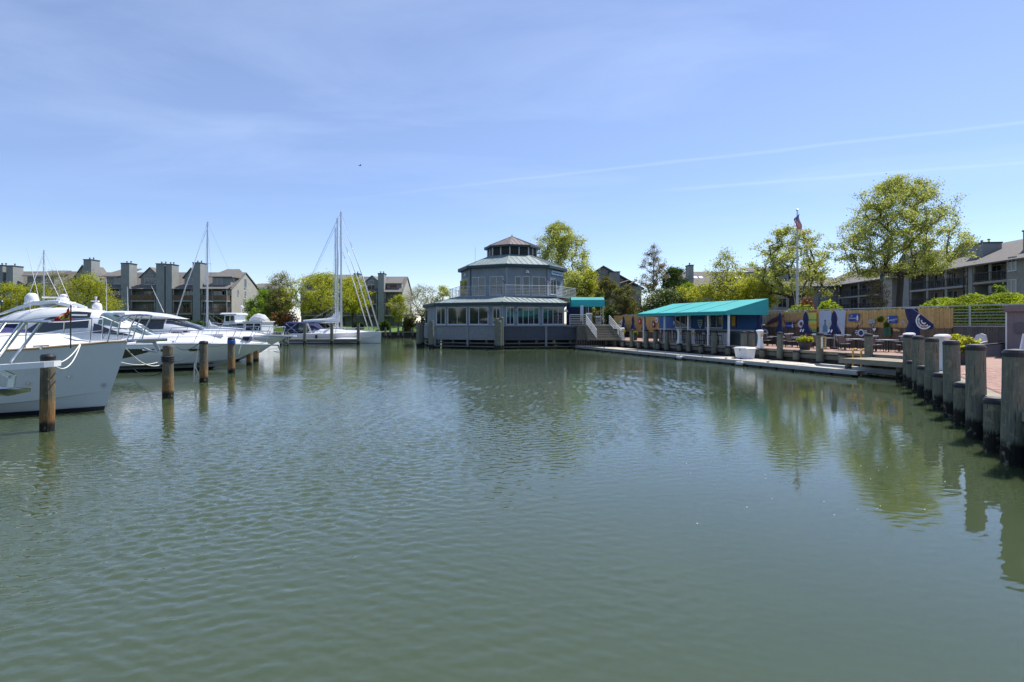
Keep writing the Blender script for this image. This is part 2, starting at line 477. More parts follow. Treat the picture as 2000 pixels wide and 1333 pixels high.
K['barg'] = mat('bar_grey_panel', (.20, .215, .24), .8, var=.15)
K['black'] = mat('black_metal', (.014, .015, .018), .45, var=.2)
K['sling'] = mat('taupe_mesh_sling', (.14, .125, .13), .8, var=.15, vs=8)
K['alutop'] = mat('pale_table_top', (.50, .52, .54), .35, var=.1)
K['reed'] = island_mat('bamboo_reed', (.46, .30, .11), (.66, .47, .20))
K['wallb'] = island_mat('brown_retaining_board', (.13, .095, .062), (.19, .14, .09))
K['wallg'] = island_mat('grey_retaining_board', (.085, .085, .082), (.12, .118, .112))
K['shed'] = siding('mauve_grey_panel', (.17, .155, .17), .3, axis=0, depth=.01)
K['sheddk'] = mat('shed_box_grey', (.09, .09, .10), .6)
K['grass'] = mat('lawn_grass', (.085, .17, .022), .95, var=.3, vs=.6, bump=.03, bs=12)
K['earth'] = mat('upper_ground', (.17, .16, .13), .95, var=.3, vs=.3)
K['bark'] = mat('grey_bark', (.062, .053, .045), .95, var=.35, vs=4, st=(1, 1, .3), bump=.02, bs=14)
K['barkp'] = mat('pale_bark', (.17, .15, .125), .95, var=.3, vs=4, st=(1, 1, .3))
K['spring'] = leafmat('spring_leaf', (.24, .285, .085), (.42, .455, .17), .62)
K['yellowg'] = leafmat('yellow_green_leaf', (.24, .28, .028), (.42, .44, .07), .62)
K['fresh'] = leafmat('fresh_green_leaf', (.13, .22, .03), (.24, .35, .055), .58)
K['dark'] = leafmat('dark_green_leaf', (.035, .07, .015), (.08, .13, .03), .4)
K['olive'] = leafmat('olive_needle', (.09, .10, .03), (.18, .18, .06), .45)
K['pale'] = leafmat('pale_catkin_leaf', (.20, .20, .10), (.33, .32, .20), .45)
K['blossom'] = leafmat('white_blossom', (.42, .42, .35), (.62, .60, .52), .35)
K['bronze'] = leafmat('bronze_bud_leaf', (.15, .12, .05), (.24, .20, .09), .45)
K['hedge'] = leafmat('bright_hedge_leaf', (.19, .27, .015), (.32, .38, .04), .45)
K['rusty'] = leafmat('rusty_shrub_leaf', (.16, .07, .03), (.24, .12, .05), .35)
K['red'] = mat('flag_red', (.55, .02, .035), .8, var=.1, vs=5)
K['yellow'] = mat('flag_yellow', (.62, .50, .03), .8, var=.1, vs=5)
K['flagw'] = mat('flag_white', (.66, .62, .64), .8, var=.05)
K['flagb'] = mat('flag_blue', (.03, .045, .18), .8, var=.1)
K['signb'] = mat('sign_blue', (.02, .07, .30), .5, var=.08)
K['ink'] = mat('sign_white_ink', (.75, .77, .80), .5, var=.03)
K['signg'] = mat('sign_grey_green', (.40, .47, .46), .6, var=.08)
K['inkd'] = mat('sign_dark_ink', (.03, .045, .05), .6)
K['surf'] = mat('dark_red_varnished_board', (.12, .035, .028), .35, var=.4, vs=4)
K['orange'] = mat('orange_paint', (.50, .15, .03), .6, var=.15)
K['green'] = mat('banner_green', (.10, .40, .16), .7, var=.08)
K['lime'] = mat('banner_lime', (.55, .62, .12), .7, var=.08)
K['amber'] = mat('banner_amber', (.70, .40, .05), .7, var=.08)
K['greenp'] = mat('dark_green_panel', (.04, .13, .07), .7, var=.25)
K['poster'] = mat('poster_pale_blue', (.46, .55, .66), .6, var=.06, vs=.8)
K['bottle'] = mat('poster_bottle_teal', (.12, .27, .33), .6, var=.15)
K['carw'] = mat('white_car_paint', (.80, .81, .82), .25, var=.02, coat=.6)
K['tyre'] = mat('tyre_rubber', (.015, .015, .016), .85, var=.2)
K['rope'] = mat('white_rope', (.66, .64, .58), .9, var=.2, vs=30)
K['roped'] = mat('dark_rope', (.03, .03, .035), .9, var=.3, vs=30)
K['resin'] = mat('pale_resin_wicker', (.55, .56, .57), .6, var=.15, vs=12, bump=.01, bs=30)
K['stone'] = mat('pale_stone', (.36, .36, .35), .8, var=.25, vs=3, bump=.01)
K['pot'] = mat('dark_pot', (.045, .042, .05), .6, var=.2)
K['teak'] = mat('teak_trim', (.33, .22, .13), .5, var=.2, vs=4)
K['conc'] = mat('concrete', (.36, .35, .33), .85, var=.2, vs=.8)

ORD = ['first', 'second', 'third', 'fourth', 'fifth', 'sixth', 'seventh', 'eighth', 'ninth', 'tenth', 'eleventh', 'twelfth', 'thirteenth', 'fourteenth', 'fifteenth', 'sixteenth', 'seventeenth', 'eighteenth', 'nineteenth', 'twentieth']
# ================================================================== ground, water, quay
def structure(o):
    o['kind'] = 'structure'; return o


# water: one sheet; its wind ripples are modelled as relief out to 46 m and left to the material beyond
def water_mesh():
    ny, nx = 800, 660; y0, y1 = 2.5, 46.0
    t = np.linspace(0, 1, ny); Yr = y0 + (y1 - y0) * (.42 * t + .58 * t * t)
    hwid = .98 * Yr + 2.5
    X = np.linspace(-1, 1, nx)[None, :] * hwid[:, None]; Yg = np.repeat(Yr[:, None], nx, 1)
    rg = np.random.default_rng(5)
    Z = np.zeros_like(X)
    for k in range(72):
        lam = .085 * (3.9 ** rg.uniform(0, 1)); kk = 2 * np.pi / lam; an = np.pi / 2 + rg.normal() * .55 + .12
        sl = .0235 * (lam / .3) ** -.12; amp = sl / kk * 1.0
        w_ = amp * np.sin(kk * (np.cos(an) * X + np.sin(an) * Yg) + rg.uniform(0, 6.28))
        if lam < .26: w_ *= np.clip((40 * lam + 24 - Yg * 1.0) / 12 , 0, 1) if lam > .17 else np.clip((26 - Yg) / 10, 0, 1)
        Z += w_

    def sst(v, a_, b_): q = np.clip((v - a_) / (b_ - a_), 0, 1); return q * q * (3 - 2 * q)
    # wind patches and the shelter of the quay
    wp = np.zeros_like(X)
    for k in range(9):
        lam = rg.uniform(3.5, 16); an = rg.uniform(0, 3.14); wp += np.sin(2 * np.pi / lam * (np.cos(an) * X * .8 + np.sin(an) * Yg) + rg.uniform(0, 6.28))
    wind = .85 + .30 * np.tanh(wp / 2.2)
    d1 = -.871 * (X - 20.5) + .491 * (Yg - 30.3) + 1.6 * np.sin(X * .55 + 1) * np.sin(Yg * .4)
    Z *= 1 + .5 * (1 - sst(Yg, 6, 15))
    sh = .10 + .90 * sst(d1, 4.0, 10.5)
    sh *= .40 + .60 * sst(X + .15 * (Yg - 15) + .8 * np.sin(Yg * .7), -14.5, -6.5)
    ed = sst(Yg, 2.5, 3.5) * (1 - sst(Yg, 37, 45.8)) * (1 - sst(np.abs(X) / hwid[:, None], .93, .999))
    Z *= wind * sh * (1 - .55 * sst(Yg, 26, 44)) * ed
    V = np.stack([X, Yg, Z], 2).reshape(-1, 3)
    i = np.arange(ny - 1)[:, None] * nx + np.arange(nx - 1)[None, :]
    Q = np.stack([i, i + 1, i + nx + 1, i + nx], 2).reshape(-1, 4)
    n0 = len(V); a_, b_, c_, d_ = 0, nx - 1, (ny - 1) * nx, ny * nx - 1
    V = np.vstack([V, [(-900, -300, 0), (900, -300, 0), (900, 140, 0), (-900, 140, 0)]])
    Q = np.vstack([Q, [(n0, n0 + 1, b_, a_), (n0 + 1, n0 + 2, d_, b_), (n0 + 2, n0 + 3, c_, d_), (n0 + 3, n0, a_, c_)]])
    me = bpy.data.meshes.new('water'); n = len(Q)
    me.vertices.add(len(V)); me.vertices.foreach_set('co', V.reshape(-1).astype(np.float32))
    me.loops.add(4 * n); me.loops.foreach_set('vertex_index', Q.reshape(-1).astype(np.int32))
    me.polygons.add(n); me.polygons.foreach_set('loop_start', np.arange(0, 4 * n, 4, dtype=np.int32)); me.polygons.foreach_set('loop_total', np.full(n, 4, dtype=np.int32))
    me.polygons.foreach_set('use_smooth', np.ones(n, dtype=bool))
    me.materials.append(K['water']); me.update(calc_edges=True)
    return me


structure(link('water', water_mesh()))

w = MB(); w.quad((-900, -300, -4), (900, -300, -4), (900, 140, -4), (-900, 140, -4))
structure(w.build('harbour_bed', K['timber_d']))

# unseen bank with trees, added behind the camera to darken the window reflections
rng_s = np.random.default_rng(77)
m = MB(); m.box(-420, 420, -320, -170, -1, 1.6); structure(m.build('reflection_bank', K['grass']))
m = MB()
for i in range(150):
    x = -400 + i * 5.4 + float(rng_s.uniform(-2, 2)); y = -176 - float(rng_s.uniform(0, 25)); r_ = float(rng_s.uniform(4, 8)); h_ = float(rng_s.uniform(8, 16))
    prof_ = [(r_ * .5, 0), (r_ * .9, h_ * .2), (r_, h_ * .45), (r_ * .8, h_ * .75), (r_ * .35, h_ * .95), (.2, h_)]
    m.lathe([(a_ * float(rng_s.uniform(.8, 1.2)), z_) for a_, z_ in prof_], 9, (x, y, 1.5))
o = m.build('reflection_trees', K['dark']); o['kind'] = 'stuff'

m = MB(); rf = random.Random(21)
for k in range(70):
    y = rf.uniform(7.5, 24); x = y * rf.uniform(.42, .86) - rf.uniform(0, 1.5); r_ = rf.uniform(.005, .014)
    if x > 9.0 + .56 * (y - 11) - .5: continue
    m.lathe([(r_, .0), (r_ * .8, r_ * .35), (r_ * .2, r_ * .5)], 6, (x, y, .004))
o = m.build('floating_flecks', K['white']); o['kind'] = 'stuff'

# terrace frame: u runs away from the quay corner along the far quay edge, D runs inland
Q0 = Vector((20.52, 30.3, 0)); D2 = Vector((-.309, .951, 0)); N2 = Vector((.951, .309, 0))
TRZ = R(-72.0)
L1D = Vector((.491, .871, 0)); L1N = Vector((.871, -.491, 0))
DZ = 1.05


def TP(u, D, z=0.0): return Q0 + D2 * u + N2 * D + Vector((0, 0, z))


def TU(px, D):
    r = (px - 1000) / F
    return (Q0.x + N2.x * D - r * (Q0.y + N2.y * D)) / (-D2.x + D2.y * r)


def TW(px, py, D):
    """(u, z) on the plane D seen at a photograph pixel"""
    u = TU(px, D); return u, Zat(py, TP(u, D).y)


# quay deck (brick paved), its two water edges carry piles
c0 = Q0 - L1D * 40 + L1N * .50; c1 = TP(.3, .50) + L1N * .3; c2 = TP(33.5, .50)
deck_poly = [(c0.x, c0.y), (c1.x, c1.y), (c2.x, c2.y), (7.2, 62.5), (11.0, 62.5), tuple(TP(44, 8)[:2]), tuple(TP(-44, 8)[:2])]
m = MB(); m.prism(deck_poly, -1.5, DZ - .014)
quay = structure(m.build('quay_deck', K['brickmat']))
# individual bricks where the paving is close, in the bond of the quay edge
m = MB(); rb = random.Random(3); BR = []
bm_ = MB().box(-.0485, .0485, -.101, .101, -.03, 0); bme = bm_.mesh('brick', K['brick'])
for i in range(150):
    for j in range(34):
        BR.append(Q0 + L1D * (-23 + i * .105) + L1N * (.72 + j * .21 + (.105 if i % 2 else 0)))
vis = sorted((p for p in BR if 1845 < 1000 + F * p.x / p.y < 2010), key=lambda p: p.length)[:300]
vk = {(round(p.x, 3), round(p.y, 3)) for p in vis}
brz = math.atan2(L1D.y, L1D.x)
for p in BR:
    z = DZ - .004 + rb.uniform(-.003, .003)
    if (round(p.x, 3), round(p.y, 3)) in vk:
        link('brick', bme, quay, (p.x, p.y, z), brz); continue
    a = L1D * .0485; b = L1N * .101
    q = [p - a - b, p + a - b, p + a + b, p - a + b][::-1]
    m.add([(v.x, v.y, DZ - .03) for v in q] + [(v.x, v.y, z) for v in q], [(4, 5, 6, 7), (0, 1, 5, 4), (1, 2, 6, 5), (2, 3, 7, 6), (3, 0, 4, 7)])
bo = m.build('brick', K['brick'], quay, fixn=True); bo['kind'] = 'stuff'
m = MB(); e_ = Vector((7.2, 62.5, 0)) - c2; k_ = int(e_.length / .25)
for i in range(k_):
    p = c2 + e_ * ((i + .5) / k_) + Vector((-.06, -.02, 0)); m.bar(p + Vector((0, 0, -.9)), p + Vector((0, 0, DZ - .05)), .06, .22, up=tuple(e_.normalized()))
bo = m.build('bulkhead_board', K['timber_d'], quay); bo['kind'] = 'stuff'
# cap beams and bulkhead boards along the edges
for a, b, nn in ((Q0 - L1D * 34, Q0, L1N), (Q0, TP(33.5, 0), N2)):
    n = int((b - a).length // 4.3); d = (b - a) / n
    for i in range(n):
        p, q = a + d * (i + .004), a + d * (i + .996)
        m = MB(); off = nn * .38
        m.bar(p + off + Vector((0, 0, DZ - .06)), q + off + Vector((0, 0, DZ - .06)), .36, .16)
        m.build('cap_beam', K['timber'], quay)
        m = MB(); m.bar(p + nn * .30 + Vector((0, 0, DZ - .34)), q + nn * .30 + Vector((0, 0, DZ - .34)), .14, .26)
        m.build('wale', K['timber_g'], quay)
    n = int((b - a).length // .26); d = (b - a) / n
    m = MB(); rr = random.Random(9)
    for i in range(n):
        p = a + d * (i + .5) + nn * (.42 + rr.uniform(0, .03))
        m.bar(p + Vector((0, 0, -.9)), p + Vector((0, 0, DZ - .2)), .06, .24, up=tuple(d))
    bo = m.build('bulkhead_board', K['timber_d'], quay); bo['kind'] = 'stuff'

# upper ground behind the retaining wall, out to the horizon on the right
m = MB()
m.prism([(7.2, 62.5), (11.0, 62.5), tuple(TP(44, 8.2)[:2]), tuple(TP(-44, 8.2)[:2]), (2500, -200), (2500, 4000), (-20, 4000), (-9, 112), (-4, 84), (2, 76), (7.2, 76)], -1.5, 2.6)
structure(m.build('upper_ground', K['earth']))
m = MB()
m.prism([(-9.05, 121), (-20.5, 4000), (-3000, 4000), (-3000, 121)], -1.5, 2.05)
m.slab([(-400, 112, .95), (-9.05, 112, .95), (-9.05, 120.99, 2.045), (-400, 120.99, 2.045)], (0, 0, -2))
lawn = structure(m.build('lawn', K['grass']))
# shoreline bulkhead of the lawn
m = MB()
for i in range(150):
    x = -9.2 - i * .9; m.box(x - .88, x, 111.75, 111.97, -1, .92)
bo = m.build('bulkhead_plank', K['timber_d'], lawn); bo['kind'] = 'stuff'
m = MB(); m.box(-150, -9.1, 111.6, 112.1, .97, 1.12); m.build('bulkhead_cap', K['timber'], lawn)

# retaining wall with boards, railing and bamboo screen
uN, uF = -20, 44
wall = thing('retaining_wall', 'long board faced retaining wall along the back of the brick terrace', 'wall', TP(0, 8), TRZ)
m = MB(); m.box(-uF, -uN, .02, .2, -1, 2.58); m.build('core', K['timber_d'], wall)
# local x points towards the near end: x = -u
uS = TU(1862, 8)           # where the brown boarding ends and grey boards begin
for nm, x0, x1, mt in (('brown_board', -uF, -uS, 'wallb'), ('grey_board', -uS, -uN, 'wallg')):
    m = MB(); x = x0; rr = random.Random(4)
    while x < x1 - .16:
        m.box(x + .006, x + .150, -.03 - rr.random() * .012, .015, DZ - .1, 2.6); x += .156
    bo = m.build(nm, K[mt], wall); bo['kind'] = 'stuff'
m = MB(); m.box(-uF, -uN, -.06, .24, 2.605, 2.66); m.build('cap_board', K['slabm'], wall)
rl = thing('terrace_railing', 'grey green horizontal bar railing on top of the terrace retaining wall', 'railing', TP(0, 8, 2.66), TRZ)
for i in range(23):
    x = -uF + i * 2.8 + .3
    m = MB(); m.box(x - .035, x + .035, .06, .13, 0, 1.2); m.build('post', K['railg'], rl)
for k in range(7):
    z = 1.22 if k == 6 else .10 + k * .175; r = .04 if k == 6 else .02
    m = MB(); m.tube([(-uF, .045 if k < 6 else .095, z), (-uN, .045 if k < 6 else .095, z)], r, 6); m.build('rail_bar' if k < 6 else 'handrail', K['railg'], rl)

sc = thing('bamboo_screen', 'tan bamboo reed screen tied to the terrace railing behind the tables', 'screen', TP(0, 7.93, 0), TRZ)
m = MB(); rr = random.Random(5); x = -TU(1494, 8) + .1; xe = -TU(1862, 8)
while x < xe:
    h = 3.78 + rr.uniform(-.09, .05) + .04 * math.sin(x * .9); w_ = rr.uniform(.02, .045); y = rr.uniform(-.018, .012)
    m.box(x, x + w_, y, y + .02, 2.5 + rr.uniform(-.03, .03), h); x += w_ + rr.uniform(.002, .009)
bo = m.build('reed', K['reed'], sc); bo['kind'] = 'stuff'
for z in (2.62, 2.85, 3.08, 3.31, 3.54):
    m = MB(); m.bar((-TU(1494, 8), -.03, z), (xe, -.03, z), .02, .03); m.build('binding_slat', K['reed'], sc)
sc2 = thing('bamboo_screen', 'short tan bamboo screen beyond the bar near the white car', 'screen', TP(0, 7.9, 0), TRZ)
m = MB(); x = -TU(1201, 8); xe = -TU(1290, 8)
while x < xe:
    w_ = rr.uniform(.03, .06); y = rr.uniform(-.018, .012)
    m.box(x, x + w_, y, y + .02, 1.75 + rr.uniform(-.03, .03), 3.8 + rr.uniform(-.05, .05)); x += w_ + .006
bo = m.build('reed', K['reed'], sc2); bo['kind'] = 'stuff'
for z in (2.1, 2.6, 3.1, 3.6):
    m = MB(); m.bar((-TU(1201, 8), -.03, z), (xe, -.03, z), .02, .03); m.build('binding_slat', K['reed'], sc2)


# ------------------------------------------------------------------ piles
def pile(x, y, top, r, label, group, mt='pile', cap=True, seed=0, cat='piling', lean=(0, 0)):
    rg = random.Random(seed * 31 + 5)
    if lean == (0, 0): lean = (rg.uniform(-.013, .013), rg.uniform(-.013, .013))
    o = thing('piling', label, cat, (x, y, 0), rg.uniform(0, 6), group)
    n = 22; ring = []
    ph = rg.uniform(0, 6)
    zs = [-1.2, 0, .3, .7, 1.1, 1.5, top - .06, top]
    zs = [z for z in zs if z <= top]
    for z in zs:
        f = 1.06 - .06 * (z / top) + .015 * math.sin(3 * z + ph)
        if z == top: f *= .93
        ring.append([(lean[0] * z + r * f * (1 + .03 * math.sin(2 * a + ph)) * math.cos(a), lean[1] * z + r * f * (1 + .03 * math.sin(2 * a + ph)) * math.sin(a), z) for a in [6.28319 * j / n for j in range(n)]])
    m = MB(); m.rings(ring, True, True); m.build('post', K[mt], o, smooth=False)
    if cap:
        m = MB(); m.lathe([(r * 1.04, -.10), (r * 1.07, -.02), (r * .9, .035), (r * .2, .055)], 22, (lean[0] * top, lean[1] * top, top))
        m.build('cap', K['cap'], o)
    return o


near = [(1982, 910, 687), (1907, 856, 675), (1860, 813, 669), (1820, 786, 664), (1794, 765, 661), (1774, 755, 657)]
pts = []
for i, (px, yb, yt) in enumerate(near):
    s = -22.8 + i * 3.55 if i < 5 else -4.6
    p = Q0 + L1D * s
    pts.append(p)
S1 = [11.25, 13.9, 17.2, 20.3, 23.4, 26.1]
pts = [Vector((Xat(px, y), y, 0)) for (px, _, _), y in zip(near, S1)]
for i, p in enumerate(pts):
    pile(p.x, p.y, 2.24, .205, f'tall green grey quay piling with black cap, {ORD[i]} tall one from the right edge', 'tall pilings on the near quay edge', seed=i)
sh = [(1943, 12.45), (1879, 15.6), (1836, 18.6), (1803, 21.7), (1781, 24.6)]
for i, (px, y) in enumerate(sh):
    pile(Xat(px, y), y, 1.14, .19, f'short green grey quay piling, {ORD[i]} short one from the right edge', 'short pilings on the near quay edge', seed=20 + i)
tall2 = [1697, 1601, 1523, 1468, 1452, 1395, 1345, 1302, 1280, 1263, 1234, 1202, 1170]
place = {1697: 'right of the chairs near the two tone heart sign', 1601: 'with the framed menu board beside it', 1523: 'under the left closed umbrella behind the dock box', 1468: 'right one of the pair behind the white dock box', 1452: 'left one of the pair behind the white dock box',
         1395: 'before the right end of the bar stools', 1345: 'beside the twin power pedestals', 1302: 'before the left bar stools', 1280: 'next left of the awning post', 1263: 'beside the leftmost awning post', 1234: 'between the two far umbrellas', 1202: 'at the right foot of the stairs', 1170: 'in front of the middle of the stairs'}
for i, px in enumerate(tall2):
    D = .02 if px not in (1468,) else 1.0
    u = TU(px, D); p = TP(u, D)
    pile(p.x, p.y, 2.17 if px != 1170 else 1.9, .20, 'tall green terrace edge piling ' + place[px], 'tall pilings on the terrace edge', seed=40 + i)
sh2 = [1645, 1555, 1489, 1422, 1369, 1327, 1285, 1248, 1216, 1185]
for i, px in enumerate(sh2):
    u = TU(px, -.02); p = TP(u, -.02)
    pile(p.x, p.y, 1.02, .19, f'low squat piling under the terrace edge, {ORD[i]} from the quay corner', 'low pilings under the terrace edge', seed=60 + i, cap=True)
left = [(92, 842, 695, .158), (328, 778, 675, .185), (398, 747, 668, .185), (452, 729, 661, .185), (487, 715, 668, .18), (500, 707, 668, .18)]
lab = ['brown weathered mooring pile standing before the nearest white bow', 'thick mooring pile wrapped with dark and white lines beside the cruiser', 'mooring pile with a loose white line hanging down its side', 'grey mooring pile before the bow of the long cruiser with a blue strap', 'rust stained mooring pile below the overhanging cruiser bow', 'dark mooring pile just beyond the rust stained one']
LP = []
for i, (px, yb, yt, r) in enumerate(left):
    Y = F * CAMZ / (yb - HZ); x = Xat(px, Y); LP.append((x, Y, Zat(yt, Y)))
    o = pile(x, Y, Zat(yt, Y), r, lab[i], 'mooring piles between the slips', mt='pile_l', seed=80 + i, cap=(i != 1), lean=(.012 if i == 0 else 0, 0))
    if i == 1:
        m = MB()
        for k in range(3): m.lathe([(r + .005, 0), (r + .04, .02), (r + .04, .05), (r + .005, .07)], 14, (0, 0, Zat(yt, Y) - .62 + k * .075), cap=False)
        m.build('line_wrap', K['roped'], o)
    if i == 3:
        m = MB(); m.lathe([(r, 0), (r + .03, .02), (r + .03, .2), (r, .22)], 14, (0, 0, Zat(yt, Y) - .32), cap=False); m.build('strap', K['signb'], o)

# ------------------------------------------------------------------ floating dock in front of the terrace
fd = thing('floating_dock', 'long pale planked floating dock on black floats below the terrace', 'dock', TP(0, -2.9, 0), TRZ)
# local x = -u, local y inland
dk = [(-34.8, -4.2, 0, 2.1)]
m = MB(); x = -34.8; rr = random.Random(8)
while x < -4.3:
    m.box(x + .006, x + .136, .03, 2.07, .315, .352 + rr.uniform(0, .006)); x += .142
bo = m.build('deck_plank', K['dockplank'], fd); bo['kind'] = 'stuff'
for nm, y0, y1, x0, x1 in (('side_beam', -.04, .025, -34.85, .1), ('side_beam', 2.075, 2.14, -34.85, -4.2), ('end_beam', .03, 2.07, -34.88, -34.81)):
    m = MB(); m.box(x0, x1, y0, y1, .13, .36); m.build(nm, K['dockside'], fd)
m = MB(); m.box(-34.85, .1, -.075, -.045, .2, .3); m.build('rub_strip', K['galv'], fd)
for k in range(26):
    x = -34.4 + k * 1.32
    m = MB(); m.box(x, x + 1.12, .02, 1.9 if x < -4.5 else .5, -.35, .125); m.build('float_tub', K['float'], fd)
m = MB(); x = -4.2
while x < .05:
    m.box(x + .006, x + .136, .03, .62, .315, .352); x += .142
bo = m.build('finger_plank', K['dockplank'], fd); bo['kind'] = 'stuff'
m = MB(); m.box(-4.2, 0.08, .63, .68, .14, .37); m.build('finger_beam', K['dockside'], fd)
m = MB(); m.box(-4.25, 1.6, 1.75, 2.12, .12, .40); m.build('inner_finger', K['dockside'], fd)
m = MB(); m.hexa([(-4.2, .68, .2), (-4.2, 1.75, .2), (-3.2, 1.75, .05), (-3.2, .68, .05), (-4.2, .68, .36), (-4.2, 1.75, .36), (-3.2, 1.75, .1), (-3.2, .68, .1)]); m.build('ramp', K['galv'], fd)
for i, px in enumerate((1330, 1448)):
    u = TU(px, -2.95)
    o = thing('dock_fender', 'grey blue bumper hung on the floating dock, ' + ('farther of the two' if i == 0 else 'nearer of the two'), 'fender', TP(u, -2.99, 0), TRZ, 'fenders on the floating dock')
    m = MB(); m.tube([(-.32, -.12, .18), (-.25, -.12, .18), (.25, -.12, .18), (.32, -.12, .18)], [.05, .13, .13, .05], 10); m.build('fender_body', K['gelgrey'], o, smooth=True)
    m = MB(); m.tube([(0, -.1, .3), (0, 0, .40)], .02, 5); m.build('strap', K['black'], o)
for px in (1180, 1245, 1300, 1372, 1418, 1500):
    u = TU(px, -2.75)
    o = thing('cleat', 'small galvanised cleat on the floating dock edge', 'cleat', TP(u, -2.75, .36), TRZ, 'cleats on the floating dock')
    m = MB(); m.box(-.14, .14, -.02, .02, .05, .08); m.box(-.05, .05, -.03, .03, 0, .05); m.build('horn', K['galv'], o)
# ladder grab rails at the far end
u = TU(1141, -1.7)
o = thing('boarding_ladder', 'white tubular boarding ladder hoops at the far end of the floating dock', 'ladder', TP(u, -1.7, .35), R(0))
for dx in (-.3, .35):
    m = MB(); m.tube([(dx, 0, 0), (dx, 0, .75), (dx + .04, 0, .88), (dx + .14, 0, .92), (dx + .24, 0, .88), (dx + .28, 0, .75), (dx + .28, 0, 0)], .035, 6); m.build('hoop', K['white'], o)
# dock box
u = TU(1456, -1.2)
o = thing('dock_box', 'white fibreglass dock box with lid standing on the floating dock', 'box', TP(u, -1.25, .36), TRZ)
m = MB(); m.hexa([(-.55, -.3, 0), (.55, -.3, 0), (.55, .3, 0), (-.55, .3, 0), (-.63, -.38, .66), (.63, -.38, .66), (.63, .38, .66), (-.63, .38, .66)]); m.build('bin', K['white'], o)
m = MB(); m.box(-.68, .68, -.43, .43, .662, .72); m.hexa([(-.66, -.41, .722), (.66, -.41, .722), (.66, .41, .722), (-.66, .41, .722), (-.52, -.3, .8), (.52, -.3, .8), (.52, .3, .8), (-.52, .3, .8)]); m.build('lid', K['white'], o)
m = MB(); m.box(-.06, .06, -.45, -.432, .56, .68); m.build('latch', K['steel'], o)
o = tag(MB().tube([TP(u - .1, -1.75, .4), TP(u - .5, -1.85, .38), TP(u - .3, -2.0, .38), TP(u + .1, -1.9, .42), TP(u + .3, -2.1, .38), TP(u - .2, -2.2, .38)], .03, 6).build('mooring_line', K['roped']), 'dark mooring line coiled in front of the white dock box', 'rope')
# timber landing at the quay corner
o = thing('timber_landing', 'low timber landing bridging the floating dock and the quay corner', 'landing', TP(-.3, -2.2, 0), TRZ)
for k in range(12):
    m = MB(); m.box(-1.6 + k * .29, -1.32 + k * .29, -.2, 2.0, .86, .92); m.build('plank', K['timber'], o)
m = MB(); m.box(-1.65, 1.9, -.29, -.205, .66, .925); m.build('front_beam', K['timber'], o)
for x in (-1.4, 1.5):
    m = MB(); m.lathe([(.17, -1.2), (.16, .65)], 10, (x, .05, 0)); m.build('leg', K['pile'], o)

# ================================================================== octagonal waterfront building
OC = Vector((0.0, 73.0, 0)); TH = -5.5


def ov(Rr, k, Xc=0.0):
    a = R(TH + 45 * k); return Vector((OC.x + Xc + Rr * math.sin(a), OC.y - Rr * math.cos(a), 0))


ob = thing('octagonal_building', 'two storey slate blue octagonal waterfront building with green metal roofs and cupola', 'building', OC, 0)


def rel(p, z=None):
    q = Vector(p) - OC
    if z is not None: q.z = z
    return q


lowE = [ov(11.7, -2), ov(11.7, -1), ov(11.0, 0), ov(10.0, 1)]     # eave corners seen from the water
lowE = [Vector((-10.2, 82.5, 0))] + lowE + [Vector((7.0, 76.0, 0)), Vector((6.0, 83, 0))]
cen = sum(lowE, Vector()) / len(lowE)


def shrink(poly, d):
    out = []; n = len(poly)
    for i in range(n):
        a, b, c = poly[i - 1], poly[i], poly[(i + 1) % n]
        n1 = Vector(((b - a).y, -(b - a).x, 0)).normalized(); n2 = Vector(((c - b).y, -(c - b).x, 0)).normalized()
        if n1.dot(cen - b) < 0: n1 = -n1
        if n2.dot(cen - b) < 0: n2 = -n2
        bis = (n1 + n2).normalized(); k = d / max(.35, bis.dot(n1))
        out.append(b + bis * k)
    return out


lowW = shrink(lowE, .38)
upE = [ov(7.05, k) for k in range(-4, 4)]
upW = [ov(6.55, k) for k in range(-4, 4)]
balc = [ov(8.25, k) for k in range(-4, 4)]
cupW = [ov(3.1, k) for k in range(-4, 4)]
cupE = [ov(3.62, k) for k in range(-4, 4)]


def walls(poly, z0, z1, name, mt, trim=True, skipback=True):
    n = len(poly)
    for i in range(n):
        a, b = poly[i], poly[(i + 1) % n]
        d = b - a; L_ = d.length; ang = math.atan2(d.y, d.x)
        m = MB(); m.box(.0, L_, 0, .16, 0, z1 - z0)
        m.build(name, K[mt], ob, loc=rel(a, z0), rz=ang)
        if trim:
            m = MB(); m.box(-.10, .10, -.03, .13, 0, z1 - z0 - .01); m.build('corner_trim', K['trimg'], ob, loc=rel(a, z0), rz=ang)


walls(lowW, 2.5, 5.1, 'lower_wall', 'octwall')
walls(upW, 6.02, 9.5, 'upper_wall', 'octwall')
walls(cupW, 11.1, 12.3, 'cupola_wall', 'soffit', trim=False)
m = MB(); m.prism([tuple(rel(p)[:2]) for p in shrink(lowW, .2)], 2.3, 2.498); m.build('lower_floor', K['timber_g'], ob)
m = MB(); m.prism([tuple(rel(p)[:2]) for p in balc], 5.86, 6.02); m.build('balcony_floor', K['trimg'], ob)


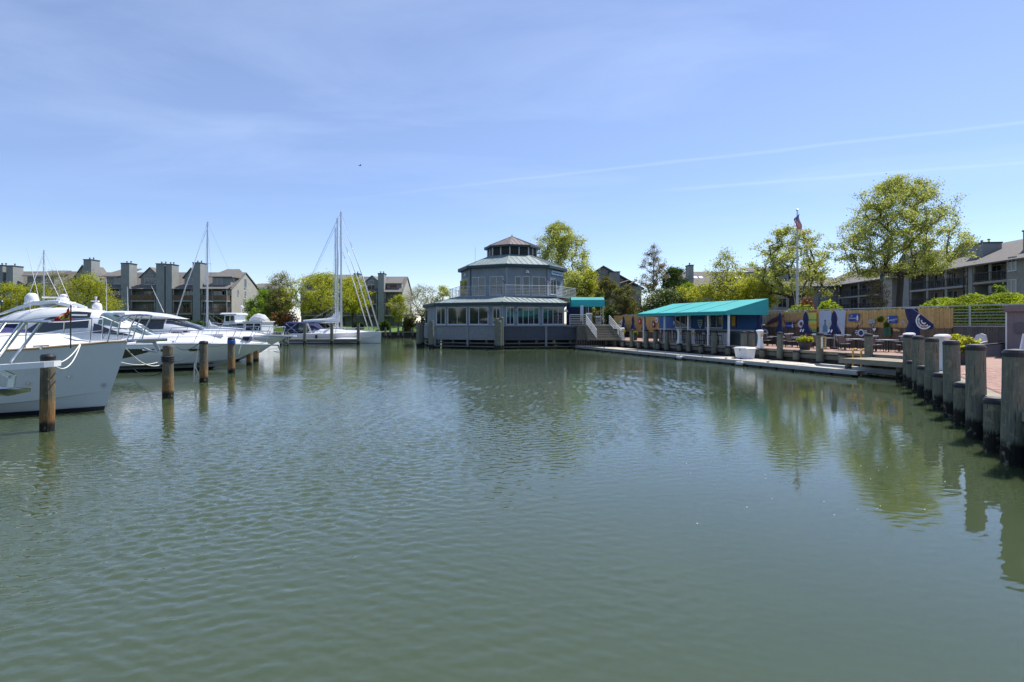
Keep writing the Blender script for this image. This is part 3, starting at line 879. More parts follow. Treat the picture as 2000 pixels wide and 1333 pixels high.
def roof_ring(E, z0, T, z1, name, mt, seamstep, th=.06, cap=None):
    n = len(E); m = MB(); sm = MB()
    for i in range(n):
        a, b = rel(E[i], z0), rel(E[(i + 1) % n], z0)
        if T is None: c = d = Vector((rel(OC).x, rel(OC).y, z1))
        else: d, c = rel(T[i], z1), rel(T[(i + 1) % n], z1)
        if T is None: m.slab([a, b, c], (0, 0, -th))
        else: m.slab([a, b, c, d], (0, 0, -th))
        # standing seams run straight up the slope, clipped at the hips
        e = (b - a); L_ = e.length; e.normalize()
        nrm = e.cross((c + d) / 2 - a).normalized()
        if nrm.z < 0: nrm = -nrm
        up = nrm.cross(e).normalized()
        if up.z < 0: up = -up
        hd, hc = (d - a), (c - b)
        H_ = ((c + d) / 2 - a).dot(up)
        xd, xc = hd.dot(e), L_ + hc.dot(e)
        k = max(2, int(L_ / seamstep))
        for j in range(1, k):
            s = L_ * j / k; top = H_
            if s < xd and xd > 1e-6: top = min(top, H_ * s / xd)
            if s > xc and L_ - xc > 1e-6: top = min(top, H_ * (L_ - s) / (L_ - xc))
            if top < .1: continue
            p = a + e * s + nrm * .012; sm.bar(p, p + up * (top - .02), .035, .05, up=nrm)
    ro = m.build(name, K[mt], ob)
    so = sm.build('standing_seam', K[mt], ro); so['kind'] = 'stuff'
    hm = MB()
    for i in range(n):
        a = rel(E[i], z0); d = Vector((0, 0, z1)) if T is None else rel(T[i], z1)
        hm.bar(a + Vector((0, 0, .02)), d + Vector((0, 0, .02)), .10, .07)
    hm.build('hip_cap', K[mt], ro)
    return ro


def fascia(E, z0, z1, name, parent, mt='fascia', inset=0.0):
    n = len(E); m = MB()
    for i in range(n):
        a, b = rel(E[i], 0), rel(E[(i + 1) % n], 0)
        e = (b - a).normalized(); nn = Vector((-e.y, e.x, 0))
        if nn.dot(rel(cen) - a) < 0: nn = -nn
        m.hexa([a + Vector((0, 0, z0)), b + Vector((0, 0, z0)), b + nn * .5 + Vector((0, 0, z0)), a + nn * .5 + Vector((0, 0, z0)),
                a + Vector((0, 0, z1)), b + Vector((0, 0, z1)), b + nn * .3 + Vector((0, 0, z1)), a + nn * .3 + Vector((0, 0, z1))])
    return m.build(name, K[mt], parent)


def near_top(E, T):
    out = []
    for p in E:
        a = math.atan2(p.x - OC.x, -(p.y - OC.y)); out.append(OC + Vector((math.sin(a) * 8.0, -math.cos(a) * 8.0, 0)))
    return out


lt = [ov(8.3, -3), ov(8.3, -2), ov(8.3, -1), ov(8.1, 0), ov(7.6, 1), Vector((5.2, 76, 0)), Vector((4.2, 79, 0))]
r1 = roof_ring(lowE, 5.16, lt, 5.9, 'lower_roof', 'roofm', .62)
fascia(lowE, 4.86, 5.12, 'fascia', r1)
r2 = roof_ring(upE, 9.76, [ov(3.3, k) for k in range(-4, 4)], 11.25, 'upper_roof', 'roofm', .62)
fascia(upE, 9.40, 9.71, 'fascia', r2)
r3 = roof_ring(cupE, 12.5, None, 13.95, 'cupola_roof', 'roofb', .55)
fascia(cupE, 12.25, 12.46, 'fascia', r3)
for i in range(8):
    a, b = cupW[i], cupW[(i + 1) % 8]
    for t in (.02, .5):
        p = a.lerp(b, t); q = (p - OC).normalized()
        m = MB(); m.box(-.07, .07, -.05, .05, 0, 1.18); m.build('cupola_post', K['wtrim'], ob, loc=rel(p + q * .07, 11.1), rz=math.atan2(q.y, q.x))
m = MB(); m.lathe([(.12, 0), (.05, .15), (.02, .3)], 8, (0, 0, 13.93)); m.build('finial', K['fascia'], ob)

# windows -----------------------------------------------------------------
_wc = {}


def window(parent, loc, rz, w, h, cols=1, rows=1, fm='wtrim', gm='glass', fw=.06, dep=.07, nm='window'):
    """a glazed unit: local x along the wall, origin at lower left, frame proud of the wall face"""
    key = (round(w, 2), round(h, 2), cols, rows, fm, gm)
    if key not in _wc:
        m = MB()
        m.box(0, w, -dep, .02, 0, fw); m.box(0, w, -dep, .02, h - fw, h); m.box(0, fw, -dep, .02, fw, h - fw); m.box(w - fw, w, -dep, .02, fw, h - fw)
        for c in range(1, cols):
            x = w * c / cols; m.box(x - fw * .45, x + fw * .45, -dep + .006, .02, fw, h - fw)
        for r_ in range(1, rows):
            z = h * r_ / rows; m.box(fw, w - fw, -dep + .012, .02, z - fw * .35, z + fw * .35)
        m.box(-.04, w + .04, -dep - .05, .01, -.06, -.002)
        g = MB(); g.box(fw * .5, w - fw * .5, -dep * .45, .012, fw * .5, h - fw * .5)
        _wc[key] = (m.mesh(nm, K[fm]), g.mesh('pane', K[gm]))
    a, b = _wc[key]
    o = link(nm, a, parent, loc, rz); link('pane', b, o)
    return o


def face_t(a, b, px):
    """distance along wall a->b seen at photograph column px"""
    r = (px - 1000) / F; d = b - a
    return (r * a.y - a.x) / (d.x - r * d.y) * d.length


def face_window(a, b, px0, px1, z0, z1, cols=1, rows=1, **k):
    t0, t1 = face_t(a, b, px0), face_t(a, b, px1); d = (b - a).normalized()
    p = a + d * t0
    return window(ob, rel(p, z0), math.atan2(d.y, d.x), t1 - t0, z1 - z0, cols, rows, **k)


A, B, C_, D_ = lowW[1], lowW[2], lowW[3], lowW[4]
face_window(A, B, 831, 836, 2.75, 4.6)
for x0, x1, c in ((853, 870.5, 2), (875, 912, 2), (917, 954, 2), (963, 977.5, 2)):
    face_window(B, C_, x0, x1, 2.68, 4.62, c)
for x0, x1, c in ((988.5, 1003.5, 2), (1010.5, 1052.5, 4), (1059.5, 1099.5, 4)):
    face_window(C_, D_, x0, x1, 2.68, 4.62, c)
uA, uB, uC, uD, uE = upW[2], upW[3], upW[4], upW[5], upW[6]
face_window(uA, uB, 899.5, 913.5, 6.2, 8.35, 2)
face_window(uB, uC, 922.5, 948.5, 6.12, 8.35, 2); face_window(uB, uC, 957, 983.5, 6.12, 8.35, 2)
face_window(uC, uD, 1005.5, 1017.5, 6.1, 8.3, 1, nm='door'); face_window(uC, uD, 1020.5, 1034, 6.12, 8.35, 1); face_window(uC, uD, 1038.5, 1066, 6.12, 8.35, 2)
face_window(uD, uE, 1074, 1085.5, 6.3, 8.35, 2)
# sign, lamps, menu case on the walls
d = (uE - uD).normalized(); p = uD + d * face_t(uD, uE, 1076.5); wL = face_t(uD, uE, 1098.5) - face_t(uD, uE, 1076.5)
sg = thing('wall_sign', 'pale lavender sign board high on the right upper face of the octagonal building', 'sign', p - Vector((0, 0, 0)) + Vector((0, 0, 8.72)), math.atan2(d.y, d.x))
m = MB(); m.box(0, wL, -.09, -.005, 0, .52); m.build('board', K['poster'], sg)
m = MB(); m.box(-.05, wL + .05, -.075, -.004, -.06, -.003); m.box(-.05, wL + .05, -.075, -.004, .523, .57); m.build('frame', K['fascia'], sg)


def text(parent, s, size, loc, mt, rot=(R(90), 0, 0), name='lettering', ext=.004, align='CENTER'):
    c = bpy.data.curves.new(name, 'FONT'); c.body = s; c.size = size; c.align_x = align; c.align_y = 'CENTER'; c.extrude = ext; c.resolution_u = 2
    c.materials.append(K[mt])
    t_ = bpy.data.objects.new(name, c); me = bpy.data.meshes.new_from_object(t_); bpy.data.objects.remove(t_); me.name = name
    return link(name, me, parent, loc, rot=rot)


m = MB(); rr = random.Random(2); x = .3
while x < wL - .4:
    w_ = rr.uniform(.05, .12); m.box(x, x + w_, -.1, -.092, .2, .32); x += w_ + .04
bo = m.build('faded_lettering', K['flagb'], sg)
for a, b, px, z in ((uC, uD, 1029, 8.95), (uB, uC, 985.5, 7.9), (uC, uD, 1068.5, 7.8), (B, C_, 955.3, 4.3), (C_, D_, 1007, 4.3), (C_, D_, 1104, 4.3), (uA, uB, 912, 8.9)):
    d = (b - a).normalized(); p = a + d * face_t(a, b, px)
    m = MB(); m.box(-.09, .09, -.28, -.02, -.02, .10); m.lathe([(.03, 0), (.13, -.22)], 8, (-.12, -.22, .02)); m.lathe([(.03, 0), (.13, -.22)], 8, (.12, -.22, .02))
    m.build('wall_lamp', K['white'] if z > 8.5 else K['galv'], ob, loc=rel(p, z), rz=math.atan2(d.y, d.x))
d = (uE - uD).normalized(); p = uD + d * face_t(uD, uE, 1089)
m = MB(); m.box(0, .55, -.08, -.004, 0, .8); m.build('notice_case', K['fascia'], ob, loc=rel(p, 7.2), rz=math.atan2(d.y, d.x))
for k, p in ((2, upW[3]), (5, upW[5])):
    m = MB(); m.tube([rel(p, 6.05) * 1.0 + Vector((.0, -.12, 0)), rel(p, 9.4) + Vector((0, -.12, 0))], .05, 6); m.build('downpipe', K['fascia'], ob)
# balcony railing
br = thing('balcony_railing', 'pale horizontal bar railing around the upper storey of the octagonal building', 'railing', OC, 0)
for k in range(7):
    z = 6.12 + k * .175
    for i in range(8):
        a, b = rel(ov(8.12, i), z), rel(ov(8.12, i + 1), z)
        if k == 6: z = 7.18; a.z = b.z = z
        m = MB(); m.tube([a, b], .038 if k == 6 else .021, 6); m.build('handrail' if k == 6 else 'rail_bar', K['rail'], br)
for i in range(8):
    for t in (0, .33, .67):
        p = rel(ov(8.12, i).lerp(ov(8.12, i + 1), t)); m = MB(); m.tube([p + Vector((0, 0, 6.02)), p + Vector((0, 0, 7.18))], .035, 6); m.build('post', K['rail'], br)
# base skirt planks, posts and the piles it stands on
sk = shrink(lowE, .15)
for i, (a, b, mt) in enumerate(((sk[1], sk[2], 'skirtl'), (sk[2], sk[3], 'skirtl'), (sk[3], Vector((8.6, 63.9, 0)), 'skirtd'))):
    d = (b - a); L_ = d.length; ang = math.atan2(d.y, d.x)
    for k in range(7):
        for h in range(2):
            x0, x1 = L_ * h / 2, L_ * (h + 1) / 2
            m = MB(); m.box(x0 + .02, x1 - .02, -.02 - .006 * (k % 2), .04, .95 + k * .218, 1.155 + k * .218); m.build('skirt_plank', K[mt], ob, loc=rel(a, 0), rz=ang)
    m = MB(); m.box(-.1, L_, -.14, .2, 2.48, 2.60); m.build('deck_edge', K['trimg'], ob, loc=rel(a, 0), rz=ang)
    for t in (0, .5, 1):
        m = MB(); m.box(L_ * t - .11, L_ * t + .11, -.09, .10, .3, 2.47); m.build('skirt_post', K['skirtl'], ob, loc=rel(a, 0), rz=ang)
    for z in (.14, .52):
        m = MB(); m.box(0, L_, .1, .28, z, z + .13); m.build('brace_beam', K['timber_g'], ob, loc=rel(a, 0), rz=ang)
    n = int(L_ / 1.9)
    for j in range(n + 1):
        m = MB(); m.lathe([(.17, -1.5), (.16, .95)], 10, (L_ * j / n, .45, 0)); m.build('support_pile', K['pile'], ob, loc=rel(a, 0), rz=ang)
m = MB(); m.prism([tuple(rel(p)[:2]) for p in shrink(lowE, 2.4)], -1.5, 2.29); m.build('foundation', K['timber_d'], ob)  # dark solid below the floor; the shade there is put into its colour
gx = thing('dock_dolphin', 'cluster of dark green fender piles at the front corner of the octagonal building', 'piling cluster', (Xat(975, 60.6), 60.6, 0))
for dx, dy, zt in ((-.24, 0, 3.35), (.2, .1, 3.5), (0, -.3, 3.1)):
    m = MB(); m.lathe([(.27, -1.5), (.26, zt - .1), (.2, zt)], 12, (dx, dy, 0)); m.build('fender_pile', K['pile'], gx)
for i, (px, Y, zt) in enumerate(((818, 66.5, 2.9), (824, 70, 2.8), (843, 63.2, 3.1))):
    pile(Xat(px, Y), Y, zt, .27, ('tall dark green fender pile left of the octagonal building, ' + ('leftmost', 'second from left', 'nearest its windows')[i]), 'fender piles beside the octagonal building', seed=100 + i, cap=False)
# thin whip aerial on the roof
m = MB(); m.tube([(0, 0, 0), (0, 0, 2.9)], .018, 5); o = m.build('roof_aerial', K['galv'], ob, loc=rel(ov(7.0, -2), 9.8) * 1 + Vector((2.2, 0, 0)))

# entrance deck, awning, stairs, rails ---------------------------------------------------
en = thing('entrance_awning', 'bright teal barrel shaped entrance awning on the right side of the octagonal building', 'awning', (0, 0, 0))
x0, x1, yc = Xat(1114, 67.5), Xat(1178, 67.5), 67.5
prof = [(-1.1, 4.75), (-1.1, 5.15), (-.95, 5.55), (-.45, 5.88), (.45, 5.88), (.95, 5.55), (1.1, 5.15), (1.1, 4.75), (1.06, 4.75), (1.06, 5.13), (.9, 5.5), (.42, 5.82), (-.42, 5.82), (-.9, 5.5), (-1.06, 5.13), (-1.06, 4.75)]
m = MB(); m.rings([[(x0, yc + y, z) for y, z in prof], [(x1, yc + y, z) for y, z in prof]], True, False)
ep = prof[:8]; m.quad(*[(x1 - .012, yc + y * .99, z) for y, z in ep]); m.build('canopy', K['teal'], en, fixn=True)
for x in (x0 + 2.0, x1 - .15):
    for y in (-1.0, 1.0):
        m = MB(); m.tube([(x, yc + y, 2.6), (x, yc + y, 4.9)], .04, 6); m.build('post', K['rail'], en)
st = thing('timber_stairs', 'wide grey timber stairs with pale rails from the terrace up to the entrance', 'stairs', (0, 0, 0))
sx0, sx1, sy = 7.9, 11.2, 58.6
for k in range(9):
    y = sy + k * .42; z = DZ + (k + 1) * .172
    m = MB(); m.box(sx0, sx1, y, y + .40, z - .05, z); m.build('tread', K['timber'], st)
    m = MB(); m.box(sx0 + .01, sx1 - .01, y + .03, y + .06, z - .171, z - .052); m.build('riser', K['timber_g'], st)
for x in (sx0 - .05, sx1 + .05):
    m = MB(); m.slab([(x, sy - .1, DZ - .05), (x, sy + 3.9, 2.6), (x, sy + 3.9, 2.2), (x, sy + .6, DZ - .05)], (.05, 0, 0)); m.build('stringer', K['timber_g'], st)
hd = thing('entrance_platform', 'dark planked landing in front of the teal entrance awning', 'platform', (0, 0, 0))
m = MB(); m.box(6.0, 8.5, 63.4, 66.5, 2.34, 2.58); m.build('floor', K['timber_g'], hd)
rg = thing('entrance_railing', 'pale bar railing on the landing beside the entrance awning', 'railing', (0, 0, 0))
for k in range(6):
    z = 2.75 + k * .2; m = MB(); m.tube([(6.45, 63.5, z), (8.55, 63.5, z)], .05 if k == 5 else .03, 6); m.build('rail_bar', K['rail'], rg)
for x in (6.45, 7.9, 8.55):
    m = MB(); m.tube([(x, 63.5, 2.58), (x, 63.5, 3.76)], .04, 6); m.build('post', K['rail'], rg)
for i, x in enumerate((sx0 + .25, sx1 - .5)):
    g = thing('stair_railing', 'sloping pale five bar stair railing, ' + ('left one beside the building' if i == 0 else 'right one beside the white car'), 'railing', (0, 0, 0), group='rails of the entrance stairs')
    for k in range(5):
        z = .25 + k * .2; m = MB(); m.tube([(x + .6, sy + .1, DZ + z), (x, sy + 4.0, 2.6 + z)], .05 if k == 4 else .032, 6); m.build('rail_bar', K['rail'], g)
    for t in (0, .5, 1):
        m = MB(); xx = x + .6 * (1 - t); m.tube([(xx, sy + .1 + 3.9 * t, DZ + 1.55 * t), (xx, sy + .1 + 3.9 * t, DZ + 1.05 + 1.55 * t)], .04, 6); m.build('post', K['rail'], g)
o = thing('entrance_wall', 'slate blue entrance wall and doorway under the teal awning', 'wall', (0, 0, 0))
m = MB(); m.box(6.75, 8.2, 70.5, 70.7, 2.6, 5.4); m.build('panel', K['navy'], o)
m = MB(); m.box(8.2, 9.9, 70.6, 70.8, 2.6, 4.8); m.build('doorway', K['soffit'], o)
o = thing('stone_pillar', 'square grey masonry pillar with cap beside the entrance walk', 'pillar', (Xat(1150, 66), 66, 2.6))
m = MB(); m.box(-.33, .33, -.33, .33, 0, 1.25); m.build('shaft', K['stone'], o); m = MB(); m.hexa([(-.4, -.4, 1.252), (.4, -.4, 1.252), (.4, .4, 1.252), (-.4, .4, 1.252), (-.3, -.3, 1.4), (.3, -.3, 1.4), (.3, .3, 1.4), (-.3, .3, 1.4)]); m.build('cap', K['stone'], o)
o = thing('banner', 'narrow orange and yellow banner hanging by the entrance', 'banner', (Xat(1136, 66.5), 66.3, 3.6))
m = MB(); m.box(-.18, .18, -.02, .02, 0, 1.3); m.build('upper_cloth', K['poster'], o); m = MB(); m.box(-.18, .18, -.02, .02, -.5, -.003); m.build('lower_cloth', K['amber'], o)
# ================================================================== boats (local x towards the bow, y to port, z up)
HEAD = R(14)


def lerp_tab(tab, x):
    if x <= tab[0][0]: return tab[0][1:]
    for a, b in zip(tab, tab[1:]):
        if x <= b[0]:
            k = (x - a[0]) / (b[0] - a[0]); k = k * k * (3 - 2 * k) * .35 + k * .65
            return tuple(p + (q - p) * k for p, q in zip(a[1:], b[1:]))
    return tab[-1][1:]


def hull(parent, L_, levels, mats, nt=26, nboot=2, name='hull'):
    """levels: (x of stem, [(t,z)..], max half beam, plan power, t where full) listed keel to sheer"""
    m = MB(); rows = []
    for i in range(nt + 1):
        t = (i / nt) ** 1.5; row = []
        for xs, zt, bm, pw, tf in levels:
            x = xs + t * (-L_ - xs); z = lerp_tab(zt, t)[0]
            q = min(t / tf, 1); b = bm * (1 - (1 - q) ** pw) * (1 - .08 * max(0, (t - tf) / max(1e-6, 1 - tf)))
            row.append(Vector((x, -b, z)))
        rows.append(row)
    nl = len(levels)
    for side in (1, -1):
        for l in range(nl - 1):
            m.mi = 1 if l < nboot else 0
            vs = []; fs = []
            for i in range(nt + 1):
                for q in (l, l + 1):
                    p = rows[i][q]; vs.append((p.x, p.y * side, p.z))
            for i in range(nt):
                a = 2 * i; f = (a, a + 2, a + 3, a + 1)
                fs.append(f if side == -1 else f[::-1])
            m.add(vs, fs)
    m.mi = 0
    tr = [(p.x, p.y, p.z) for p in rows[-1]] + [(p.x, -p.y, p.z) for p in rows[-1]][::-1]
    m.add(tr, [tuple(range(len(tr)))])
    o = m.build(name, mats, parent, smooth=True)
    return o, rows


def deck(parent, rows, ch, mt='gel', inset=.3, name='deck'):
    """cambered deck with raised coach roof; ch = table of (x, height above sheer)"""
    m = MB(); ring = []
    for r_ in rows:
        s = r_[-1]; b = -s.y; h = lerp_tab(ch, -s.x)[0]
        k = min(1, b / .8)
        pr = [(b, 0), (b - .05 * k, .05), (b - inset * k, .05 + .02), (b - (inset + .12) * k, .05 + h * .55), (b - (inset + .34) * k, .05 + h * .9), (b * .3, .05 + h), (0, .06 + h)]
        pts_ = [Vector((s.x, -y, s.z + z)) for y, z in pr]
        ring.append(pts_ + [Vector((p.x, -p.y, p.z)) for p in pts_[:-1]][::-1])
    m.rings(ring[1:], False)
    return m.build(name, K[mt], parent, smooth=True)


def sheer_line(rows, off=0.0, dz=0.0, side=-1):
    return [Vector((r_[-1].x, side * (-r_[-1].y + off) * 1.0, r_[-1].z + dz)) for r_ in rows]


def at_x(line, x):
    for a, b in zip(line, line[1:]):
        if a.x >= x >= b.x:
            return a.lerp(b, (a.x - x) / max(1e-6, a.x - b.x))
    return line[-1].copy()


def bow_rail(parent, rows, x0, x1, n, h0, h1, lean=.12, mid=True, r=.018, inset=.10):
    for side in (-1, 1):
        ln = sheer_line(rows, -inset, .03, side)
        top = []
        for i in range(n + 1):
            x = x0 + (x1 - x0) * i / n; p = at_x(ln, x); h = h0 + (h1 - h0) * i / n
            q = p + Vector((lean, 0, h)); top.append(q)
            m = MB(); m.tube([p, q], r, 6); m.build('stanchion', K['steel'], parent)
        m = MB(); m.tube(top, r * 1.25, 6); m.build('top_rail', K['steel'], parent)
        if mid:
            m = MB(); m.tube([at_x(ln, x0 + (x1 - x0) * i / n) + Vector((lean * .5, 0, (h0 + (h1 - h0) * i / n) * .5)) for i in range(n + 1)], r * .7, 5); m.build('mid_rail', K['steel'], parent)


def house(tab):
    """returns S(s,t): s = distance aft of the tip, t 0..1 from the side foot to the centre line"""
    def Sf(s, t, side=-1, off=0.0):
        zb, zt, wb, wt = lerp_tab(tab, s)
        prof = [(wb, zb), (wb * .99, zb + .25 * (zt - zb)), ((wb * .55 + wt * .45), zb + .62 * (zt - zb)), (wt, zb + .88 * (zt - zb)), (wt * .8, zb + .97 * (zt - zb)), (wt * .4, zt - .005), (0, zt)]
        n = len(prof) - 1; f = t * n; i = min(int(f), n - 1); k = f - i
        y = prof[i][0] + (prof[i + 1][0] - prof[i][0]) * k; z = prof[i][1] + (prof[i + 1][1] - prof[i][1]) * k
        return Vector((-s, side * y, z))
    return Sf


def house_mesh(parent, Sf, s0, s1, mt, n=34, name='superstructure'):
    m = MB(); ring = []
    ts = [i / 12 for i in range(13)]
    for i in range(n + 1):
        s = s0 + (s1 - s0) * i / n
        a = [Sf(s, t, -1) for t in ts]; ring.append(a + [Vector((p.x, -p.y, p.z)) for p in a[:-1]][::-1])
    m.rings(ring, False)
    m.add(ring[-1], [tuple(range(len(ring[-1])))])
    m.add(ring[0], [tuple(range(len(ring[0])))[::-1]])
    return m.build(name, K[mt], parent, smooth=True)


def patch(parent, Sf, name, mt, s0, s1, tlo, thi, side=-1, n=14, k=6, off=.018):
    """a pane lying on the house surface between two curves tlo(s), thi(s)"""
    m = MB(); ring = []
    for i in range(n + 1):
        s = s0 + (s1 - s0) * i / n; lo, hi = tlo((s - s0) / (s1 - s0)), thi((s - s0) / (s1 - s0)); row = []
        for j in range(k + 1):
            t = lo + (hi - lo) * j / k; p = Sf(s, t, side)
            e1 = Sf(s + .03, t, side) - Sf(s - .03, t, side); e2 = Sf(s, min(1, t + .02), side) - Sf(s, max(0, t - .02), side)
            nn = e1.cross(e2)
            if nn.length > 1e-9: nn.normalize()
            if nn.y * side < -.01 or (abs(nn.y) < .01 and nn.z < 0): nn = -nn
            if nn.z < -.2: nn = -nn
            row.append(p + nn * off)
        ring.append(row)
    m.rings(ring, False)
    return m.build(name, K[mt], parent, smooth=True)


def dome(parent, x, y, z, r, h, name='radar_dome'):
    m = MB(); m.lathe([(r * .8, 0), (r * .95, h * .08), (r, h * .15), (r, h * .5), (r * .93, h * .68), (r * .75, h * .85), (r * .45, h * .97), (r * .1, h)], 18, (x, y, z)); return m.build(name, K['white'], parent, smooth=True)


def whip(parent, a, b, r=.018, name='antenna', mt='white'):
    m = MB(); m.tube([a, b], [r, r * .5], 5); return m.build(name, K[mt], parent)


def anchor(parent, x, z, sc=1.0):
    o = MB().bar((x - .2, 0, z), (x + .5 * sc, 0, z - .02), .05, .08).bar((x + .42 * sc, 0, z), (x + .62 * sc, 0, z - .42 * sc), .05, .09).build('anchor', K['galv'], parent)
    m = MB(); m.add([(x + .62 * sc, 0, z - .50 * sc), (x + .05 * sc, -.22 * sc, z - .36 * sc), (x - .02 * sc, 0, z - .22 * sc), (x + .05 * sc, .22 * sc, z - .36 * sc), (x + .3 * sc, 0, z - .46 * sc)], [(0, 1, 4), (0, 4, 3), (1, 2, 4), (4, 2, 3), (0, 3, 2, 1)])
    m.build('fluke', K['galv'], o)
    return o


# ------------------------------------------------------------------ nearest white boat with plumb bow
tip = P(249, 668, 18.55)
b1 = thing('white_trawler', 'nearest white motor boat with plumb bow, dark hull port and red pennant', 'boat', (tip.x, tip.y, 0), HEAD)
L1_ = 12.5
lv = [(-.95, [(0, -.5), (1, -.6)], 0, 1, 1), (-.66, [(0, 0), (1, -.05)], 1.75, 1.9, .75), (-.64, [(0, .13), (1, .08)], 1.85, 1.9, .75), (-.60, [(0, .17), (1, .10)], 1.87, 1.9, .74),
      (-.47, [(0, .60), (.16, .42), (.4, .28), (1, .2)], 1.98, 1.9, .68), (-.465, [(0, .625), (.16, .44), (.4, .30), (1, .22)], 2.04, 1.9, .67),
      (-.25, [(0, 1.3), (1, .9)], 2.10, 1.9, .62), (0, [(0, 2.2), (.2, 1.99), (.5, 1.82), (1, 1.75)], 2.2, 2.0, .58)]
h1, rows1 = hull(b1, L1_, lv, [K['gelgrey'], K['bottom']], nboot=2)
deck(b1, rows1, [(0, .0), (1.2, .08), (2.0, .42), (6, .66), (9, .7)])
for s in (-1, 1):
    m = MB(); m.tube(sheer_line(rows1, .0, .03, s), .035, 6); m.build('teak_rubrail', K['teak'], b1)
bow_rail(b1, rows1, -.9, -9.3, 6, .80, .95, lean=.05, r=.019)
# raised pulpit at the bow
m = MB()
for s in (-1, 1):
    m.tube([(-.75, s * .32, 2.2), (-.62, s * .30, 2.85), (-.3, s * .27, 3.05), (.15, s * .24, 3.08)], .026, 8)
    m.tube([(-.25, s * .2, 2.2), (-.1, s * .22, 2.75), (.05, s * .24, 3.06)], .022, 8)
m.tube([(.15, -.24, 3.08), (.35, -.15, 3.06), (.40, 0, 3.05), (.35, .15, 3.06), (.15, .24, 3.08)], .026, 8)
m.tube([(.40, 0, 3.05), (.2, 0, 2.6), (.1, 0, 2.2)], .022, 8)
m.tube([(-.66, -.31, 2.62), (-.1, -.22, 2.65), (.2, 0, 2.64), (-.1, .22, 2.65), (-.66, .31, 2.62)], .018, 6)
m.build('pulpit', K['steel'], b1, loc=(.3, 0, 0))
m = MB(); m.tube([(-.5, 0, 2.18), (.2, 0, 2.24), (1.15, 0, 2.26)], .05, 8); m.build('bow_roller', K['steel'], b1)
anchor(b1, .45, 2.2, .75)
# hull port, drain, cleat
ln = [Vector((r_[-2].x, r_[-2].y, 0)) for r_ in rows1]


def on_hull(rows, x, z, off=.012, side=-1):
    best = None
    for i in range(len(rows) - 1):
        for j in range(len(rows[0]) - 1):
            a, b, c, d = rows[i][j], rows[i + 1][j], rows[i + 1][j + 1], rows[i][j + 1]
            for u in (0, .25, .5, .75, 1):
                for v in (0, .25, .5, .75, 1):
                    p = a.lerp(b, u).lerp(d.lerp(c, u), v); e = (p.x - x) ** 2 + (p.z - z) ** 2
                    if best is None or e < best[0]: best = (e, p.copy(), i, j, u, v)
    _, p, i, j, u, v = best
    a, b, c, d = rows[i][j], rows[i + 1][j], rows[i + 1][j + 1], rows[i][j + 1]
    # one refinement step in the face plane so that the point sits exactly at (x, z)
    e1, e2 = (b - a), (d - a)
    n = e1.cross(e2).normalized()
    if n.y * side < 0: n = -n
    y = p.y
    if abs(n.y) > 1e-4: y = p.y - (n.x * (x - p.x) + n.z * (z - p.z)) / n.y
    q = Vector((x, y, z)) + n * off
    return q if side == -1 else Vector((q.x, -q.y, q.z))


def hull_patch(parent, rows, name, mt, outline, off=.015, nx=10):
    """a strip on the starboard topside; outline = [(x, zlow, zhigh)...]"""
    m = MB(); ring = [[on_hull(rows, x, z0 + (z1 - z0) * k / 3, off) for k in range(4)] for x, z0, z1 in outline]
    m.rings(ring, False)
    return m.build(name, K[mt], parent, smooth=True)


hull_patch(b1, rows1, 'hull_port', 'dglass', [(-2.75, 1.50, 1.56), (-2.85, 1.42, 1.62), (-3.4, 1.40, 1.62), (-4.2, 1.37, 1.60), (-5.0, 1.35, 1.58)])
q = on_hull(rows1, -.62, 1.02 - .2); m = MB(); m.tube([q, q + Vector((.02, -.05, 0))], .05, 8); m.build('drain_fitting', K['galv'], b1)
m = MB(); m.bar((-2.0, -1.28, 2.12), (-1.65, -1.15, 2.14), .04, .04).bar((-1.83, -1.2, 2.03), (-1.83, -1.2, 2.12), .06, .05, up=(1, 0, 0)); m.build('cleat', K['steel'], b1)
m = MB(); m.box(-2.75, -2.25, -.26, .26, 2.25, 2.42); m.build('deck_hatch', K['dglass'], b1)
for x_, z_ in ((-1.4, 1.15), (-2.3, 1.0)):
    q = on_hull(rows1, x_, z_, .01); m = MB(); m.tube([q, q + Vector((0, -.03, 0))], .045, 8); m.build('through_hull', K['steel'], b1)
# cabin trunk, blue cover
t1 = [(2.6, 1.95, 2.16, 1.0, .75), (4, 1.9, 2.36, 1.45, 1.2), (6, 1.85, 2.42, 1.65, 1.4), (9.5, 1.8, 2.46, 1.7, 1.45)]
S1h = house(t1); house_mesh(b1, S1h, 2.6, 9.5, 'gel', name='cabin_trunk')
m = MB(); m.rings([[Vector((-x, y, z)) for y, z in ((-1.15, 2.32), (-1.2, 2.50), (-1.0, 2.60), (0, 2.67), (1.0, 2.60), (1.2, 2.50), (1.15, 2.32))] for x in (3.3, 3.5, 5, 6.4, 7.8, 9.3)], True, True); m.build('blue_cover', K['bluecush'], b1, smooth=False)
m = MB(); m.tube([(-4.4, -1.25, 2.3), (-4.5, -1.25, 2.48), (-5.3, -1.3, 2.48), (-5.4, -1.3, 2.3)], .02, 6); m.build('grab_rail', K['steel'], b1)
# pennant on its staff
fs = thing('pennant', 'triangular red, yellow and black pennant on a thin staff at the nearest bow', 'flag', (0, 0, 0))
pf = P(138, 640, 16.9); top = P(138.5, 599, 16.9)
m = MB(); m.tube([pf - Vector((0, 0, .62)), pf, top + Vector((0, 0, .05))], .018, 6); m.build('staff', K['black'], fs)


def pw(u, v):   # u along the fly 0..1, v across -1..1
    a = top - Vector((0, 0, .02)); b = P(138, 626, 16.9); tipp = P(106, 627, 16.75)
    h = a.lerp(b, (v + 1) / 2); p = h.lerp(tipp, u); p.y += .07 * math.sin(u * 8 + v * 2); return p


